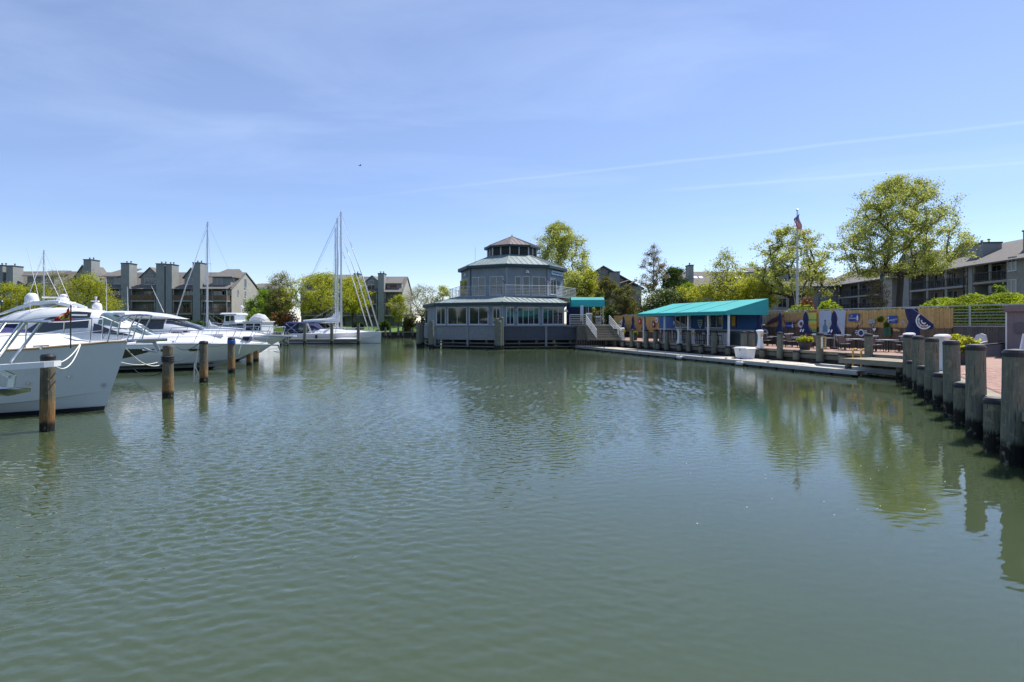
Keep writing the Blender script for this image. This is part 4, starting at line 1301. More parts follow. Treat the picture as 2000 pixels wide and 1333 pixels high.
def flagpart(nm, mt, cells, off=0.0):
    m = MB()
    for (u0, u1, v0, v1) in cells:
        n = 6; ring = []
        for i in range(n + 1):
            u = u0 + (u1 - u0) * i / n
            ring.append([pw(u, v0 + (v1 - v0) * j / 4) + Vector((0, -off, 0)) for j in range(5)])
        m.rings(ring, False)
    return m.build(nm, K[mt], fs)


flagpart('red_cloth', 'red', [(0, 1, -1, 1)])
flagpart('yellow_field', 'yellow', [(.04, .56, -.45, .75)], .012)
flagpart('black_charge', 'black', [(.10, .40, -.35, .0), (.2, .34, .0, .62), (.42, .5, -.3, .5)], .022)

# ------------------------------------------------------------------ bow platform of the boat left of the frame
b0 = thing('bow_platform_boat', 'white boat at the left edge showing only its bow platform, rails and anchor', 'boat', (-12.75, 13.05, 0), HEAD)
lv0 = [(-.9, [(0, -.5), (1, -.6)], 0, 1, 1), (-.62, [(0, 0), (1, -.05)], 1.6, 1.9, .75), (-.58, [(0, .14), (1, .1)], 1.7, 1.9, .74), (-.3, [(0, .9), (1, .7)], 1.85, 1.9, .65), (0, [(0, 1.72), (1, 1.4)], 1.95, 2, .6)]
h0, rows0 = hull(b0, 11, lv0, [K['gelgrey'], K['bottom']], nboot=1)
deck(b0, rows0, [(0, 0), (1.5, .1), (4, .4), (9, .5)])
m = MB(); ring = []
for x, w_, z in ((-1.0, .50, 1.74), (.2, .42, 1.80), (1.2, .34, 1.86), (1.85, .27, 1.90), (2.0, .16, 1.91)):
    ring.append([Vector((x, -w_, z - .13)), Vector((x, -w_, z)), Vector((x, w_, z)), Vector((x, w_, z - .13))])
m.rings(ring, True, True); m.build('platform', K['gel'], b0)
for s in (-1, 1):
    a = Vector((.55, s * .36, 1.86))
    for dx in (0, .32):
        m = MB(); m.tube([a + Vector((dx, 0, 0)), a + Vector((dx + .62, s * .05, .98))], .033, 8); m.build('stanchion', K['steel'], b0)
    m = MB(); m.tube([(-5, s * 1.5, 2.55), (-2.5, s * 1.0, 2.72), (-.5, s * .6, 2.80), (.7, s * .42, 2.84), (1.49, s * .41, 2.84)], .028, 8); m.build('top_rail', K['steel'], b0)
m = MB(); m.tube([(1.49, -.41, 2.84), (1.75, -.2, 2.84), (1.80, 0, 2.84), (1.75, .2, 2.84), (1.49, .41, 2.84)], .028, 8); m.build('rail_loop', K['steel'], b0)
m = MB(); m.bar((.75, 0, 1.74), (1.10, 0, 1.55), .07, .12).bar((1.10, 0, 1.58), (1.05, 0, 1.25), .07, .13); an = m.build('anchor', K['steel'], b0)
m = MB(); ring = []
for x, w_, z, h in ((-.2, .03, 1.30, .02), (.2, .17, 1.27, .05), (.7, .24, 1.19, .10), (1.0, .17, 1.17, .12), (1.45, .03, 1.22, .05)):
    ring.append([Vector((x, -w_, z + h)), Vector((x, 0, z - h * .6)), Vector((x, w_, z + h)), Vector((x, 0, z + h * .5))])
m.rings(ring, True, True); m.build('fluke', K['steel'], an)


# ------------------------------------------------------------------ sport cruisers
def cruiser(nm, label, tp, L_, bowz, tab, roof_aft, mirror_tab=None):
    b = thing(nm, label, 'boat', (tp.x, tp.y, 0), HEAD)
    lv = [(-3.9, [(0, -.45), (1, -.6)], 0, 1, 1), (-3.3, [(0, .02), (1, 0)], 1.75, 1.8, .7), (-3.1, [(0, .12), (1, .12)], 1.8, 1.8, .7), (-3.02, [(0, .15), (1, .14)], 1.82, 1.8, .7),
          (-1.75, [(0, .62), (.15, .44), (.4, .34), (1, .30)], 1.98, 1.9, .6), (-1.72, [(0, .65), (.15, .47), (.4, .37), (1, .33)], 2.03, 1.9, .6),
          (-.85, [(0, bowz - .45), (.3, 1.0), (1, .9)], 2.15, 1.9, .55), (-.1, [(0, bowz - .06), (.3, bowz + .05), (.6, bowz + .02), (1, bowz - .1)], 2.2, 2.0, .52), (0, [(0, bowz), (.3, bowz + .14), (.6, bowz + .1), (1, bowz)], 2.18, 2.0, .52)]
    h, rows = hull(b, L_, lv, [K['gel'], K['bottom']], nboot=2)
    return b, rows


tip2 = P(527, 672, 36.2)
tab2 = [(5.3, 2.10, 2.16, 1.15, .95), (5.8, 2.08, 2.36, 1.35, 1.05), (6.8, 2.05, 2.98, 1.6, 1.2), (8.0, 2.0, 3.60, 1.75, 1.3), (8.6, 1.97, 3.77, 1.8, 1.32), (9.6, 1.9, 3.90, 1.85, 1.35), (10.8, 1.85, 3.93, 1.9, 1.4), (12.0, 1.8, 3.75, 1.92, 1.42), (12.9, 1.75, 3.36, 1.9, 1.4), (13.25, 1.75, 3.18, 1.9, 1.4)]
b2, rows2 = cruiser('sport_cruiser', 'long sleek white sport cruiser with hardtop, radar domes and dark swept windows', tip2, 15.4, 1.50, tab2, 13)
deck(b2, rows2, [(0, 0), (.8, .12), (2.0, .36), (5.3, .55), (6.2, .45), (14.5, .3)], inset=.42)
for s in (-1, 1):
    m = MB(); m.tube(sheer_line(rows2, .01, -.04, s), .035, 6); m.build('rubbing_strake', K['gelgrey'], b2)
S2 = house(tab2); house_mesh(b2, S2, 5.3, 13.25, 'gel')
for s in (-1, 1):
    patch(b2, S2, 'windscreen', 'shield', 5.55, 8.0, lambda q: .42 - .10 * q, lambda q: .90 + .08 * q, s)
    patch(b2, S2, 'side_window', 'dglass', 8.45, 11.4, lambda q: .24 - .12 * q * q, lambda q: .56 - .34 * q ** 1.5, s)
    patch(b2, S2, 'quarter_light', 'dglass', 6.3, 8.2, lambda q: .17, lambda q: .20 + .12 * q, s, off=.02)
    patch(b2, S2, 'cockpit_canvas', 'navy', 11.7, 13.2, lambda q: .05, lambda q: .30 + .22 * q, s, off=.03)
patch(b2, S2, 'roof_crease', 'gelgrey', 8.6, 12.9, lambda q: .44 - .12 * q, lambda q: .47 - .11 * q, -1, off=.022)
# radar arch on the hardtop
m = MB()
for s in (-1, 1):
    m.rings([[Vector((-x, s * (y - .12), z)), Vector((-x, s * (y + .12), z)), Vector((-x, s * (y + .10), z + h)), Vector((-x, s * (y - .10), z + h))] for x, y, z, h in ((13.0, 1.2, 3.42, .05), (12.2, 1.1, 3.72, .16), (11.4, .95, 4.0, .22), (10.5, .8, 4.1, .22), (9.9, .7, 3.95, .18), (9.5, .65, 3.86, .1))], True, True)
m.rings([[Vector((-11.9, y, 4.0)), Vector((-11.9, y, 4.14)), Vector((-10.2, y, 4.26)), Vector((-10.2, y, 4.14))] for y in (-1.0, -.5, 0, .5, 1.0)], True, True)
m.build('radar_arch', K['gel'], b2)
dome(b2, -11.8, -.4, 4.08, .33, .64); dome(b2, -10.5, .1, 4.15, .30, .38); dome(b2, -10.45, .1, 4.53, .17, .17, 'small_dome'); dome(b2, -8.6, -.2, 3.68, .25, .52)
m = MB(); m.bar((-11.6, .25, 4.5), (-10.7, .35, 4.5), .12, .09); m.build('radar_scanner', K['white'], b2)
whip(b2, (-11.2, -.8, 4.05), (-11.85, -.8, 7.3), .02); whip(b2, (-10.1, -.7, 3.98), (-11.3, -.8, 6.9), .022); whip(b2, (-9.55, -.9, 3.85), (-10.55, -.9, 6.6), .024)
whip(b2, (-8.0, -.5, 3.7), (-8.0, -.5, 5.6), .02); whip(b2, (-7.2, .4, 3.55), (-7.25, .4, 5.2), .018); whip(b2, (-11.4, -1.35, 3.45), (-11.45, -1.38, 4.7), .02)
m = MB(); m.tube([(-8.75, 0, 3.8), (-8.75, 0, 4.45)], .04, 6); m.box(-8.95, -8.6, -.12, .12, 4.25, 4.33); m.lathe([(.07, 0), (.07, .12)], 8, (-8.75, 0, 4.45)); m.build('light_mast', K['white'], b2)
m = MB(); m.box(-7.7, -7.1, -.35, .35, 3.50, 3.62); m.build('roof_hatch', K['white'], b2)
bow_rail(b2, rows2, -.25, -8.6, 9, .78, .62, lean=.28, r=.016)
# dark swoosh and portlights on the topsides
hull_patch(b2, rows2, 'hull_swoosh', 'dglass', [(-5.9, 1.28, 1.31), (-6.3, 1.12, 1.34), (-7.2, .86, 1.34), (-8.3, .62, 1.32), (-9.2, .56, 1.16)])
hull_patch(b2, rows2, 'portlight', 'dglass', [(-3.55, 1.21, 1.27), (-3.65, 1.17, 1.30), (-3.95, 1.15, 1.30), (-4.15, 1.15, 1.28), (-4.25, 1.19, 1.24)])
hull_patch(b2, rows2, 'portlight', 'dglass', [(-5.2, 1.21, 1.26), (-5.28, 1.16, 1.31), (-5.55, 1.16, 1.31), (-5.65, 1.19, 1.27)])
m = MB(); m.tube([on_hull(rows2, -x, .40 - .012 * x, .02) for x in (3.2, 4, 5, 6, 7.5, 9, 11, 13)], .03, 6); m.build('chine_stripe', K['bottom'], b2)
m = MB(); m.rings([[Vector((-1.55, y, 1.78)), Vector((-1.5, y, 1.98)), Vector((-1.1, y, 1.98)), Vector((-1.05, y, 1.74))] for y in (-.35, .3)], True, True); m.build('windlass', K['navy'], b2)
anchor(b2, .05, 1.42, 1.0)
m = MB(); m.lathe([(.1, 0), (.14, .1), (.02, .14)], 10, (-4.6, -.9, 2.24)); m.build('deck_vent', K['black'], b2)
for x_, y_ in ((-3.0, 0), (-5.1, -.55), (-5.1, .55)):
    m = MB(); m.box(x_ - .28, x_ + .28, y_ - .26, y_ + .26, lerp_tab([(0, 1.7), (2.6, 2.05), (5.3, 2.25)], -x_)[0] - .05, lerp_tab([(0, 1.7), (2.6, 2.05), (5.3, 2.25)], -x_)[0] + .06); m.build('deck_hatch', K['dglass'], b2)
for s in (-1, 1):
    for x_ in (-1.3, -5.0, -9.5):
        p = at_x(sheer_line(rows2, -.16, .08, s), x_); m = MB(); m.bar(p + Vector((-.16, 0, .05)), p + Vector((.16, 0, .05)), .035, .03).bar(p + Vector((0, 0, -.05)), p + Vector((0, 0, .05)), .1, .04, up=(0, 1, 0)); m.build('cleat', K['steel'], b2)
    patch(b2, S2, 'windscreen_pillar', 'gel', 6.55, 7.05, lambda q: .36, lambda q: .93, s, n=3, off=.03)
    patch(b2, S2, 'roof_gutter', 'gelgrey', 7.9, 12.4, lambda q: .555, lambda q: .57, s, off=.02)
for sd_, t0_ in ((-1, .62), (1, .80)):
    m = MB(); m.tube([S2(5.9, t0_, sd_) + Vector((0, sd_ * .05, .05)), S2(7.2, t0_ + .06, sd_) + Vector((0, sd_ * .05, .06))], .02, 4); m.build('wiper', K['black'], b2)
for k in range(5): hull_patch(b2, rows2, 'engine_vent', 'dglass', [(-9.7 - k * .22, 1.20, 1.34), (-9.82 - k * .22, 1.20, 1.34)], off=.016)
m = MB(); m.tube([on_hull(rows2, -x, 1.36 + .002 * x, .012) for x in (.9, 1.6, 2.5, 4, 6, 8, 10, 13)], .012, 4); m.build('hull_knuckle', K['gelgrey'], b2)
# sunpad outlines on the foredeck
m = MB(); m.box(-4.9, -2.6, -.62, .62, 2.0, 2.13); o_ = m.build('sun_pad', K['gel'], b2)

for o_ in b2.children:
    if o_.name.split('.')[0] in ('superstructure', 'windscreen', 'side_window', 'quarter_light', 'cockpit_canvas', 'roof_crease', 'radar_arch', 'radar_dome', 'small_dome', 'radar_scanner', 'antenna', 'light_mast', 'roof_hatch', 'windscreen_pillar', 'roof_gutter', 'wiper'): o_.location.x -= .9; o_.location.z -= .17
tip3 = P(559, 656.5, 43.6)
tab3 = [(5.2, 2.15, 2.2, 1.2, 1.0), (6.4, 2.1, 2.75, 1.5, 1.15), (7.6, 2.1, 3.15, 1.65, 1.25), (9, 2.05, 3.2, 1.75, 1.3), (12, 2.0, 3.2, 1.8, 1.35), (13, 2.0, 3.0, 1.8, 1.35)]
b3, rows3 = cruiser('coupe_cruiser', 'white cruiser with thick overhanging hardtop behind the long sport cruiser', tip3, 14, 1.70, tab3, 13)
deck(b3, rows3, [(0, 0), (.8, .12), (2.0, .36), (5.3, .5), (6.2, .45), (14.5, .3)], inset=.42)
S3 = house(tab3); house_mesh(b3, S3, 5.2, 13, 'gel')
for s in (-1, 1):
    patch(b3, S3, 'windscreen', 'dglass', 5.45, 7.8, lambda q: .35, lambda q: .93, s)
    patch(b3, S3, 'side_window', 'dglass', 7.9, 12.0, lambda q: .18, lambda q: .55 - .1 * q, s)
m = MB(); ring = []
for x, zl, zh, w_ in ((6.9, 3.12, 3.14, .9), (7.2, 3.12, 3.22, 1.25), (8.2, 3.14, 3.5, 1.5), (9.6, 3.16, 3.66, 1.6), (11.2, 3.18, 3.7, 1.6), (12.6, 3.2, 3.6, 1.55), (13.2, 3.22, 3.4, 1.4)):
    ring.append([Vector((-x, y * w_, zl if abs(y) < .99 or q else zl)) for y, q in ((-1, 0), (1, 0))][0:1] + [Vector((-x, -w_ * .97, zl + (zh - zl) * .6)), Vector((-x, -w_ * .7, zh - .03)), Vector((-x, 0, zh)), Vector((-x, w_ * .7, zh - .03)), Vector((-x, w_ * .97, zl + (zh - zl) * .6)), Vector((-x, w_, zl))])
m.rings(ring, True, True); m.build('hardtop', K['gel'], b3, smooth=True)
bow_rail(b3, rows3, -.3, -7.5, 7, .8, .65, lean=.25, r=.017)
m = MB(); ring = [[Vector((x, -w_, z - .1)), Vector((x, -w_, z)), Vector((x, w_, z)), Vector((x, w_, z - .1))] for x, w_, z in ((-2.2, .8, 1.95), (-.6, .55, 1.92), (.55, .35, 1.88), (.75, .2, 1.87))]
m.rings(ring, True, True); m.build('bow_platform', K['gel'], b3)
anchor(b3, -.55, 1.72, 1.15)
whip(b3, (-8.2, -.6, 3.6), (-9.0, -.6, 5.5), .02)
o = thing('covered_boat', 'low boat under a dark canvas cover behind the white hardtop', 'boat', (Xat(262, 52), 52, 0), HEAD)
lvd = [(-1.5, [(0, -.3), (1, -.4)], 0, 1, 1), (-1.0, [(0, 0), (1, 0)], 1.3, 1.9, .6), (-.9, [(0, .1), (1, .1)], 1.35, 1.9, .6), (0, [(0, 1.7), (1, 1.4)], 1.7, 2, .5)]
_, rd = hull(o, 10, lvd, [K['gel'], K['bottom']], nboot=1); deck(o, rd, [(0, 0), (2, .3), (9, .4)])
m = MB(); m.rings([[Vector((x, y, z)) for y, z in ((-1.5, 2.6), (-1.45, 2.85), (-.8, 3.3), (.8, 3.3), (1.45, 2.85), (1.5, 2.6))] for x in (-8.5, -8.2, -4.6, -2.2, -1.8)], True, True); m.build('canvas_cover', K['navy'], o)
m = MB(); m.box(-8, -2.2, -1.42, 1.42, 1.7, 2.58); m.build('side_curtain', K['dglass'], o)

# ------------------------------------------------------------------ small pilothouse trawler beyond the cruisers
tb = thing('pilothouse_trawler', 'small white pilothouse trawler with a covered dinghy on its aft roof', 'boat', (Xat(437, 64) - 4.5, 64, 0), R(172))
# bow towards -X: local x forward is rotated by 172 degrees
lvt = [(-1.0, [(0, -.5), (1, -.6)], 0, 1, 1), (-.7, [(0, .02), (1, 0)], 1.7, 1.9, .5), (-.62, [(0, .14), (1, .12)], 1.75, 1.9, .5), (0, [(0, 2.1), (.3, 1.75), (1, 1.45)], 1.95, 2, .45)]
tb.location = (Xat(410, 66), 66, 0); tb.scale = (.78, .9, 1)
ht, rowst = hull(tb, 10, lvt, [K['gel'], K['bottom']], nboot=1)
deck(tb, rowst, [(0, 0), (1, .1), (3, .1), (10, .1)])
m = MB(); m.hexa([(-6.4, -1.3, 1.7), (-2.2, -1.0, 1.9), (-2.2, 1.0, 1.9), (-6.4, 1.3, 1.7), (-6.4, -1.3, 2.95), (-2.9, -1.0, 2.75), (-2.9, 1.0, 2.75), (-6.4, 1.3, 2.95)]); m.build('cabin', K['gel'], tb)
m = MB(); m.hexa([(-4.9, -1.1, 2.9), (-2.9, -.9, 2.76), (-2.9, .9, 2.76), (-4.9, 1.1, 2.9), (-4.8, -1.1, 3.75), (-3.1, -.9, 3.75), (-3.1, .9, 3.75), (-4.8, 1.1, 3.75)]); m.build('pilothouse', K['gelgrey'], tb)
m = MB(); m.rings([[Vector((x, y, z)) for y, z in ((-1.25, 3.78), (-1.2, 3.9), (-.8, 4.0), (.8, 4.0), (1.2, 3.9), (1.25, 3.78))] for x in (-5.2, -3.9, -2.6)], True, True); m.build('roof', K['gel'], tb)
for s in (-1, 1):
    for x0_, x1_, z0_, z1_, y_ in ((-4.0, -3.3, 3.05, 3.65, .98), (-4.75, -4.15, 3.1, 3.65, 1.06), (-5.2, -4.1, 2.0, 2.7, 1.24), (-6.3, -5.35, 2.0, 2.75, 1.33), (-3.9, -3.0, 2.1, 2.6, 1.12)):
        m = MB(); m.box(x0_, x1_, s * y_ - .03, s * y_ + .03, z0_, z1_); m.build('window', K['dglass'], tb)
m = MB(); m.box(-3.1, -2.96, -.75, .75, 2.95, 3.6); m.build('windscreen', K['shield'], tb)
m = MB(); m.hexa([(-9.2, -1.3, 1.7), (-6.5, -1.3, 1.7), (-6.5, 1.3, 1.7), (-9.2, 1.3, 1.7), (-9.2, -1.35, 2.95), (-6.5, -1.35, 2.95), (-6.5, 1.35, 2.95), (-9.2, 1.35, 2.95)]); m.build('aft_cabin', K['gelgrey'], tb)
for s in (-1, 1):
    for x0_, x1_ in ((-7.9, -6.8), (-9.0, -8.1)):
        m = MB(); m.box(x0_, x1_, s * 1.33 - .03, s * 1.33 + .03, 2.0, 2.75); m.build('window', K['dglass'], tb)
m = MB(); m.box(-9.4, -6.3, -1.45, 1.45, 2.955, 3.05); m.build('aft_roof', K['gel'], tb)
m = MB(); m.rings([[Vector((x, y * w_, 3.06 + z * h)) for y, z in ((-1, 0), (-.95, .5), (-.4, .95), (.1, 1), (.5, .85), (.95, .5), (1, 0))] for x, w_, h in ((-9.2, .5, .3), (-8.6, .8, .75), (-7.8, .8, .9), (-7.1, .7, .7), (-6.5, .3, .3))], True, True); m.build('covered_dinghy', K['canvas'], tb)
m = MB(); m.tube([(-5.0, 0, 4.0), (-5.1, 0, 4.5)], .06, 6); m.lathe([(.05, 0), (.22, .1), (.22, .3), (.05, .4)], 10, (-5.15, 0, 4.45)); m.build('radar_mast', K['white'], tb)
bow_rail(tb, rowst, -.3, -9, 8, .8, .7, lean=0, r=.02)


# ------------------------------------------------------------------ sailing boats
def sailboat(label, loc, rz=0.0):
    b = thing('sailing_yacht', label, 'sailboat', loc, rz, 'sailing yachts at the far pontoon')
    lv = [(-.6, [(0, -.4), (1, -.5)], 0, 1, 1), (-.12, [(0, .03), (1, .0)], 1.6, 1.7, .55), (-.1, [(0, .16), (1, .14)], 1.68, 1.7, .55), (-.06, [(0, .8), (1, .7)], 1.9, 1.7, .5), (0, [(0, 1.62), (.4, 1.42), (1, 1.32)], 2.0, 1.8, .48)]
    h, rows = hull(b, 13.6, lv, [K['gel'], K['bottom']], nboot=1)
    deck(b, rows, [(0, 0), (1.5, .08), (3.5, .25), (6, .5), (9.0, .55), (9.6, .1), (14, .05)], inset=.5)
    Sh = house([(3.6, 1.45, 1.62, .7, .5), (5.5, 1.42, 1.9, 1.1, .9), (8.8, 1.4, 2.02, 1.3, 1.05), (9.3, 1.4, 1.98, 1.3, 1.05)])
    house_mesh(b, Sh, 3.6, 9.3, 'gel', n=12, name='coachroof')
    for s in (-1, 1):
        for a_, e_ in ((5.3, 6.3), (6.5, 7.4), (7.6, 8.8)):
            patch(b, Sh, 'cabin_window', 'dglass', a_, e_, lambda q: .14, lambda q: .36, s, n=3, k=2)
    m = MB(); m.tube([(-5.65, 0, 1.8), (-5.70, 0, 18.4)], [.14, .10], 10); m.build('mast', K['alu'], b)
    for z, w_ in ((7.2, 1.0), (12.6, .7)):
        m = MB(); m.tube([(-5.9, -w_, z - .05), (-5.67, 0, z), (-5.9, w_, z - .05)], .035, 5); m.build('spreader', K['alu'], b)
    m = MB(); m.tube([(-.25, 0, 1.75), (-2.6, 0, 9.3), (-5.55, 0, 17.3)], [.10, .075, .03], 8); m.build('furled_genoa', K['gel'], b, smooth=True)
    m = MB(); m.tube([(-.25, 0, 1.7), (-5.6, 0, 18.2)], .013, 4); m.tube([(-13.4, 0, 1.6), (-5.75, 0, 18.3)], .015, 4)
    for s in (-1, 1):
        m.tube([(-5.9, s * 1.75, 1.45), (-5.9, s * 1.0, 7.15), (-5.75, s * .7, 12.6), (-5.7, 0, 17.8)], .014, 4)
        m.tube([(-5.9, s * 1.6, 1.45), (-5.72, 0, 7.1)], .012, 4)
    m.build('rigging', K['galv'], b)
    m = MB(); m.tube([(-5.85, 0, 3.05), (-10.9, 0, 2.95)], .10, 8); m.build('boom', K['alu'], b)
    m = MB(); m.rings([[Vector((x, -w_, 3.1)), Vector((x, -w_ * .9, 3.1 + h * .6)), Vector((x, 0, 3.1 + h)), Vector((x, w_ * .9, 3.1 + h * .6)), Vector((x, w_, 3.1))] for x, w_, h in ((-5.9, .16, 1.5), (-6.3, .18, .8), (-7.5, .17, .42), (-9.5, .14, .3), (-10.8, .08, .18))], True, True); m.build('stowed_mainsail', K['gel'], b)
    m = MB(); m.tube([(-5.8, 0, 5.2), (-8.0, 0, 3.3)], .012, 4); m.tube([(-5.8, 0, 5.6), (-10.0, 0, 3.2)], .012, 4); m.tube([(-5.8, 0, 2.0), (-7.2, 0, 2.95)], .04, 5); m.build('lazy_jack', K['galv'], b)
    m = MB(); m.tube([(-5.72, -.02, 18.4), (-5.72, -.02, 18.8)], .012, 4); m.tube([(-5.95, 0, 18.45), (-5.5, 0, 18.45)], .012, 4); m.box(-5.8, -5.62, -.05, .05, 18.38, 18.46); m.build('masthead_gear', K['galv'], b)
    # spray hood and bimini
    m = MB(); m.rings([[Vector((x, -w_, 1.95)), Vector((x, -w_, 1.95 + h * .7)), Vector((x, -w_ * .7, 1.95 + h)), Vector((x, w_ * .7, 1.95 + h)), Vector((x, w_, 1.95 + h * .7)), Vector((x, w_, 1.95))] for x, w_, h in ((-8.3, 1.1, .1), (-9.1, 1.25, .75), (-9.8, 1.3, .85))], True, False); m.build('spray_hood', K['navy'], b)
    m = MB(); m.rings([[Vector((x, -1.5, 2.72)), Vector((x, -1.4, 2.92)), Vector((x, 0, 3.0)), Vector((x, 1.4, 2.92)), Vector((x, 1.5, 2.72))] for x in (-9.8, -11.0, -13.0)], False); m.build('bimini', K['bluecush'], b)
    m = MB(); m.box(-13.1, -11.2, -1.52, -1.48, 1.45, 2.7); m.box(-13.1, -11.2, 1.48, 1.52, 1.45, 2.7); m.box(-13.12, -13.06, -1.46, 1.46, 1.45, 2.7); m.build('cockpit_curtain', K['navy'], b)
    m = MB(); m.box(-11.1, -9.85, -1.5, -1.46, 1.7, 2.7); m.box(-11.1, -9.85, 1.46, 1.5, 1.7, 2.7); m.build('clear_curtain', K['shield'], b)
    for s in (-1, 1):
        m = MB(); m.bar((-9.3, s * 1.54, 1.45), (-9.9, s * 1.54, 2.8), .05, .22); m.tube([(-11.2, s * 1.55, 1.5), (-12.8, s * 1.55, 2.72)], .025, 5); m.tube([(-12.9, s * 1.55, 1.5), (-11.4, s * 1.55, 2.72)], .025, 5); m.build('frame', K['gel'], b)
        for x in (-8.5, -12.2):
            m = MB(); q = on_hull(rows, x, .95, .1, s); m.lathe([(.05, -.35), (.14, -.28), (.14, .22), (.05, .3)], 8, tuple(q)); m.build('fender', K['navy'], b)
    bow_rail(b, rows, -.2, -13, 9, .62, .62, lean=0, mid=True, r=.014)
    m = MB(); m.tube([on_hull(rows, -.4, 1.3, .05), on_hull(rows, -1.4, .85, .12), on_hull(rows, -3.5, .78, .12), on_hull(rows, -5, .9, .1)], .03, 5); m.build('mooring_line', K['rope'], b)
    return b


s1 = sailboat('nearest white sailing yacht at the far pontoon with blue bimini and the tallest mast', (Xat(745, 80), 80, 0), R(0))
s2 = dup(s1, (Xat(659, 85) + 5.68, 85, 0), R(0), 'middle sailing yacht at the far pontoon, mast second tallest')
s3 = dup(s1, (Xat(653, 90) + 5.68, 90, 0), R(0), 'rearmost sailing yacht at the far pontoon with the shortest of three masts', scale=.97)
s4 = dup(s1, (Xat(405, 57) - 5.68 * .7, 57, 0), R(180), 'sailing boat hidden behind the cruisers whose single mast stands before the grey condominiums', 'sailing boats behind the cruisers', scale=.7)
s5 = dup(s1, (Xat(86, 58) - 5.68 * .56, 58, 0), R(180), 'small sailing boat at far left whose mast rises above the radar domes', 'sailing boats behind the cruisers', scale=.555)
# white tender lying alongside
o = thing('inflatable_tender', 'white tender with pointed ends lying alongside the nearest sailing yacht', 'dinghy', (Xat(677, 77.6), 77.4, 0), 0)
m = MB(); m.rings([[Vector((x, w_ * math.cos(a), .62 + lift + .26 * w_ / .7 * math.sin(a))) for a in [6.283 * k / 10 for k in range(10)]] for x, w_, lift in ((-1.55, .12, .05), (-1.2, .5, .02), (-.4, .68, 0), (.6, .66, 0), (1.15, .45, .06), (1.5, .1, .14))], True, True); m.build('hull', K['gel'], o, smooth=True)
m = MB(); m.tube([(-.6, -.5, .3), (-.6, -.5, 1.2)], .02, 5); m.tube([(.6, -.5, .3), (.6, -.5, 1.2)], .02, 5); m.build('fall_line', K['rope'], o)
# pontoon with piles
o = thing('finger_pontoon', 'low timber finger pontoon in front of the sailing yachts', 'dock', (0, 0, 0))
x0_, x1_ = Xat(545, 76), Xat(703, 76)
for k in range(int((x1_ - x0_) / .3)):
    m = MB(); m.box(x0_ + k * .3 + .01, x0_ + k * .3 + .29, 75.2, 76.8, .66, .72); m.build('plank', K['timber'], o)
m = MB(); m.box(x0_, x1_, 75.1, 75.19, .35, .70); m.build('front_beam', K['timber_g'], o)
m = MB(); m.box(x0_, x1_, 75.2, 75.4, .05, .2); m.build('lower_beam', K['timber_d'], o)
for i, px in enumerate((595, 648, 700)):
    pile(Xat(px, 74.8), 74.8, 2.75 if i == 2 else 2.8, .2, 'slim grey pile on the finger pontoon, ' + ('left one under the blue bimini', 'middle one', 'right one near the white tender')[i], 'piles of the finger pontoon', seed=120 + i, cap=False)
for i, px in enumerate((536, 541, 548, 556, 562)):
    pile(Xat(px, 72 - i * .3), 72 - i * .3, 1.7, .14, f'white topped dock post left of the blue bimini, {ORD[i]} from the left', 'posts by the cruiser bows', seed=130 + i, cap=False)
# small green boat by the shore
o = thing('skiff', 'small white and green skiff hauled out before the dark shrubs', 'boat', (Xat(530, 95), 95, 0), R(4))
m = MB(); m.rings([[Vector((x, -w_, 1.9 + lift)), Vector((x, -w_ * .7, 1.3)), Vector((x, 0, 1.1)), Vector((x, w_ * .7, 1.3)), Vector((x, w_, 1.9 + lift))] for x, w_, lift in ((-1.6, .7, 0), (.5, .7, .05), (1.4, .4, .2), (1.9, .05, .35))], False); m.build('hull', K['lime'], o)
m = MB(); m.tube([(-1.6, -.7, 1.92), (.5, -.7, 1.97), (1.4, -.4, 2.12), (1.9, 0, 2.27), (1.4, .4, 2.12), (.5, .7, 1.97), (-1.6, .7, 1.92)], .06, 6); m.build('gunwale', K['white'], o)
m = MB(); m.bar((.2, 0, 1.9), (-.4, 0, 3.0), .12, .25); m.build('outboard', K['orange'], o)

# ------------------------------------------------------------------ mooring lines


def line(a, b, sag, r, mt, label, n=10):
    a, b = Vector(a), Vector(b)
    pts_ = [a.lerp(b, i / n) - Vector((0, 0, sag * 4 * (i / n) * (1 - i / n))) for i in range(n + 1)]
    return tag(MB().tube(pts_, r, 6).build('mooring_line', K[mt]), label, 'rope', 'mooring lines')


line(P(156, 673, 17.35), P(108, 711, 13.7), .12, .015, 'rope', 'white mooring line looping from the nearest bow to the left platform, upper strand')
line(P(157, 674, 17.35), P(108, 716, 13.7), .30, .015, 'rope', 'white mooring line looping from the nearest bow to the left platform, lower strand')
p1 = Vector(LP[1])
line(P(247, 682, 18.2), p1 + Vector((-.15, -.22, -.72)), .22, .017, 'rope', 'white mooring line from the nearest bow sagging to the wrapped pile')
line(P(236, 708, 18.6), p1 + Vector((-.2, -.2, -.6)), .1, .015, 'rope', 'white mooring line low on the nearest bow to the wrapped pile')
p2 = Vector(LP[2])
line(p1 + Vector((.2, 0, -.6)), p2 + Vector((-.18, -.1, -.35)), .15, .015, 'roped', 'dark mooring line between the wrapped pile and the pile with hanging line')
line(p2 + Vector((-.1, -.2, -.05)), P(345, 678, 33.0), .25, .017, 'roped', 'dark mooring line from the hanging line pile to the cruiser side')
line(p2 + Vector((.1, -.2, -.15)), P(443, 672, 34.6), .1, .017, 'roped', 'dark mooring line from the hanging line pile to the strapped pile')
line(P(478, 668, 35.3), P(466, 692, 34.9), -.25, .018, 'rope', 'blue white mooring line hanging in a loop from the cruiser bow')
line(p1 + Vector((0, -.22, -.95)), P(262, 722, 30.5), .25, .017, 'roped', 'long dark mooring line running from the wrapped pile to the cruiser waterline')
pp = p2 + Vector((-.28, -.1, 0))
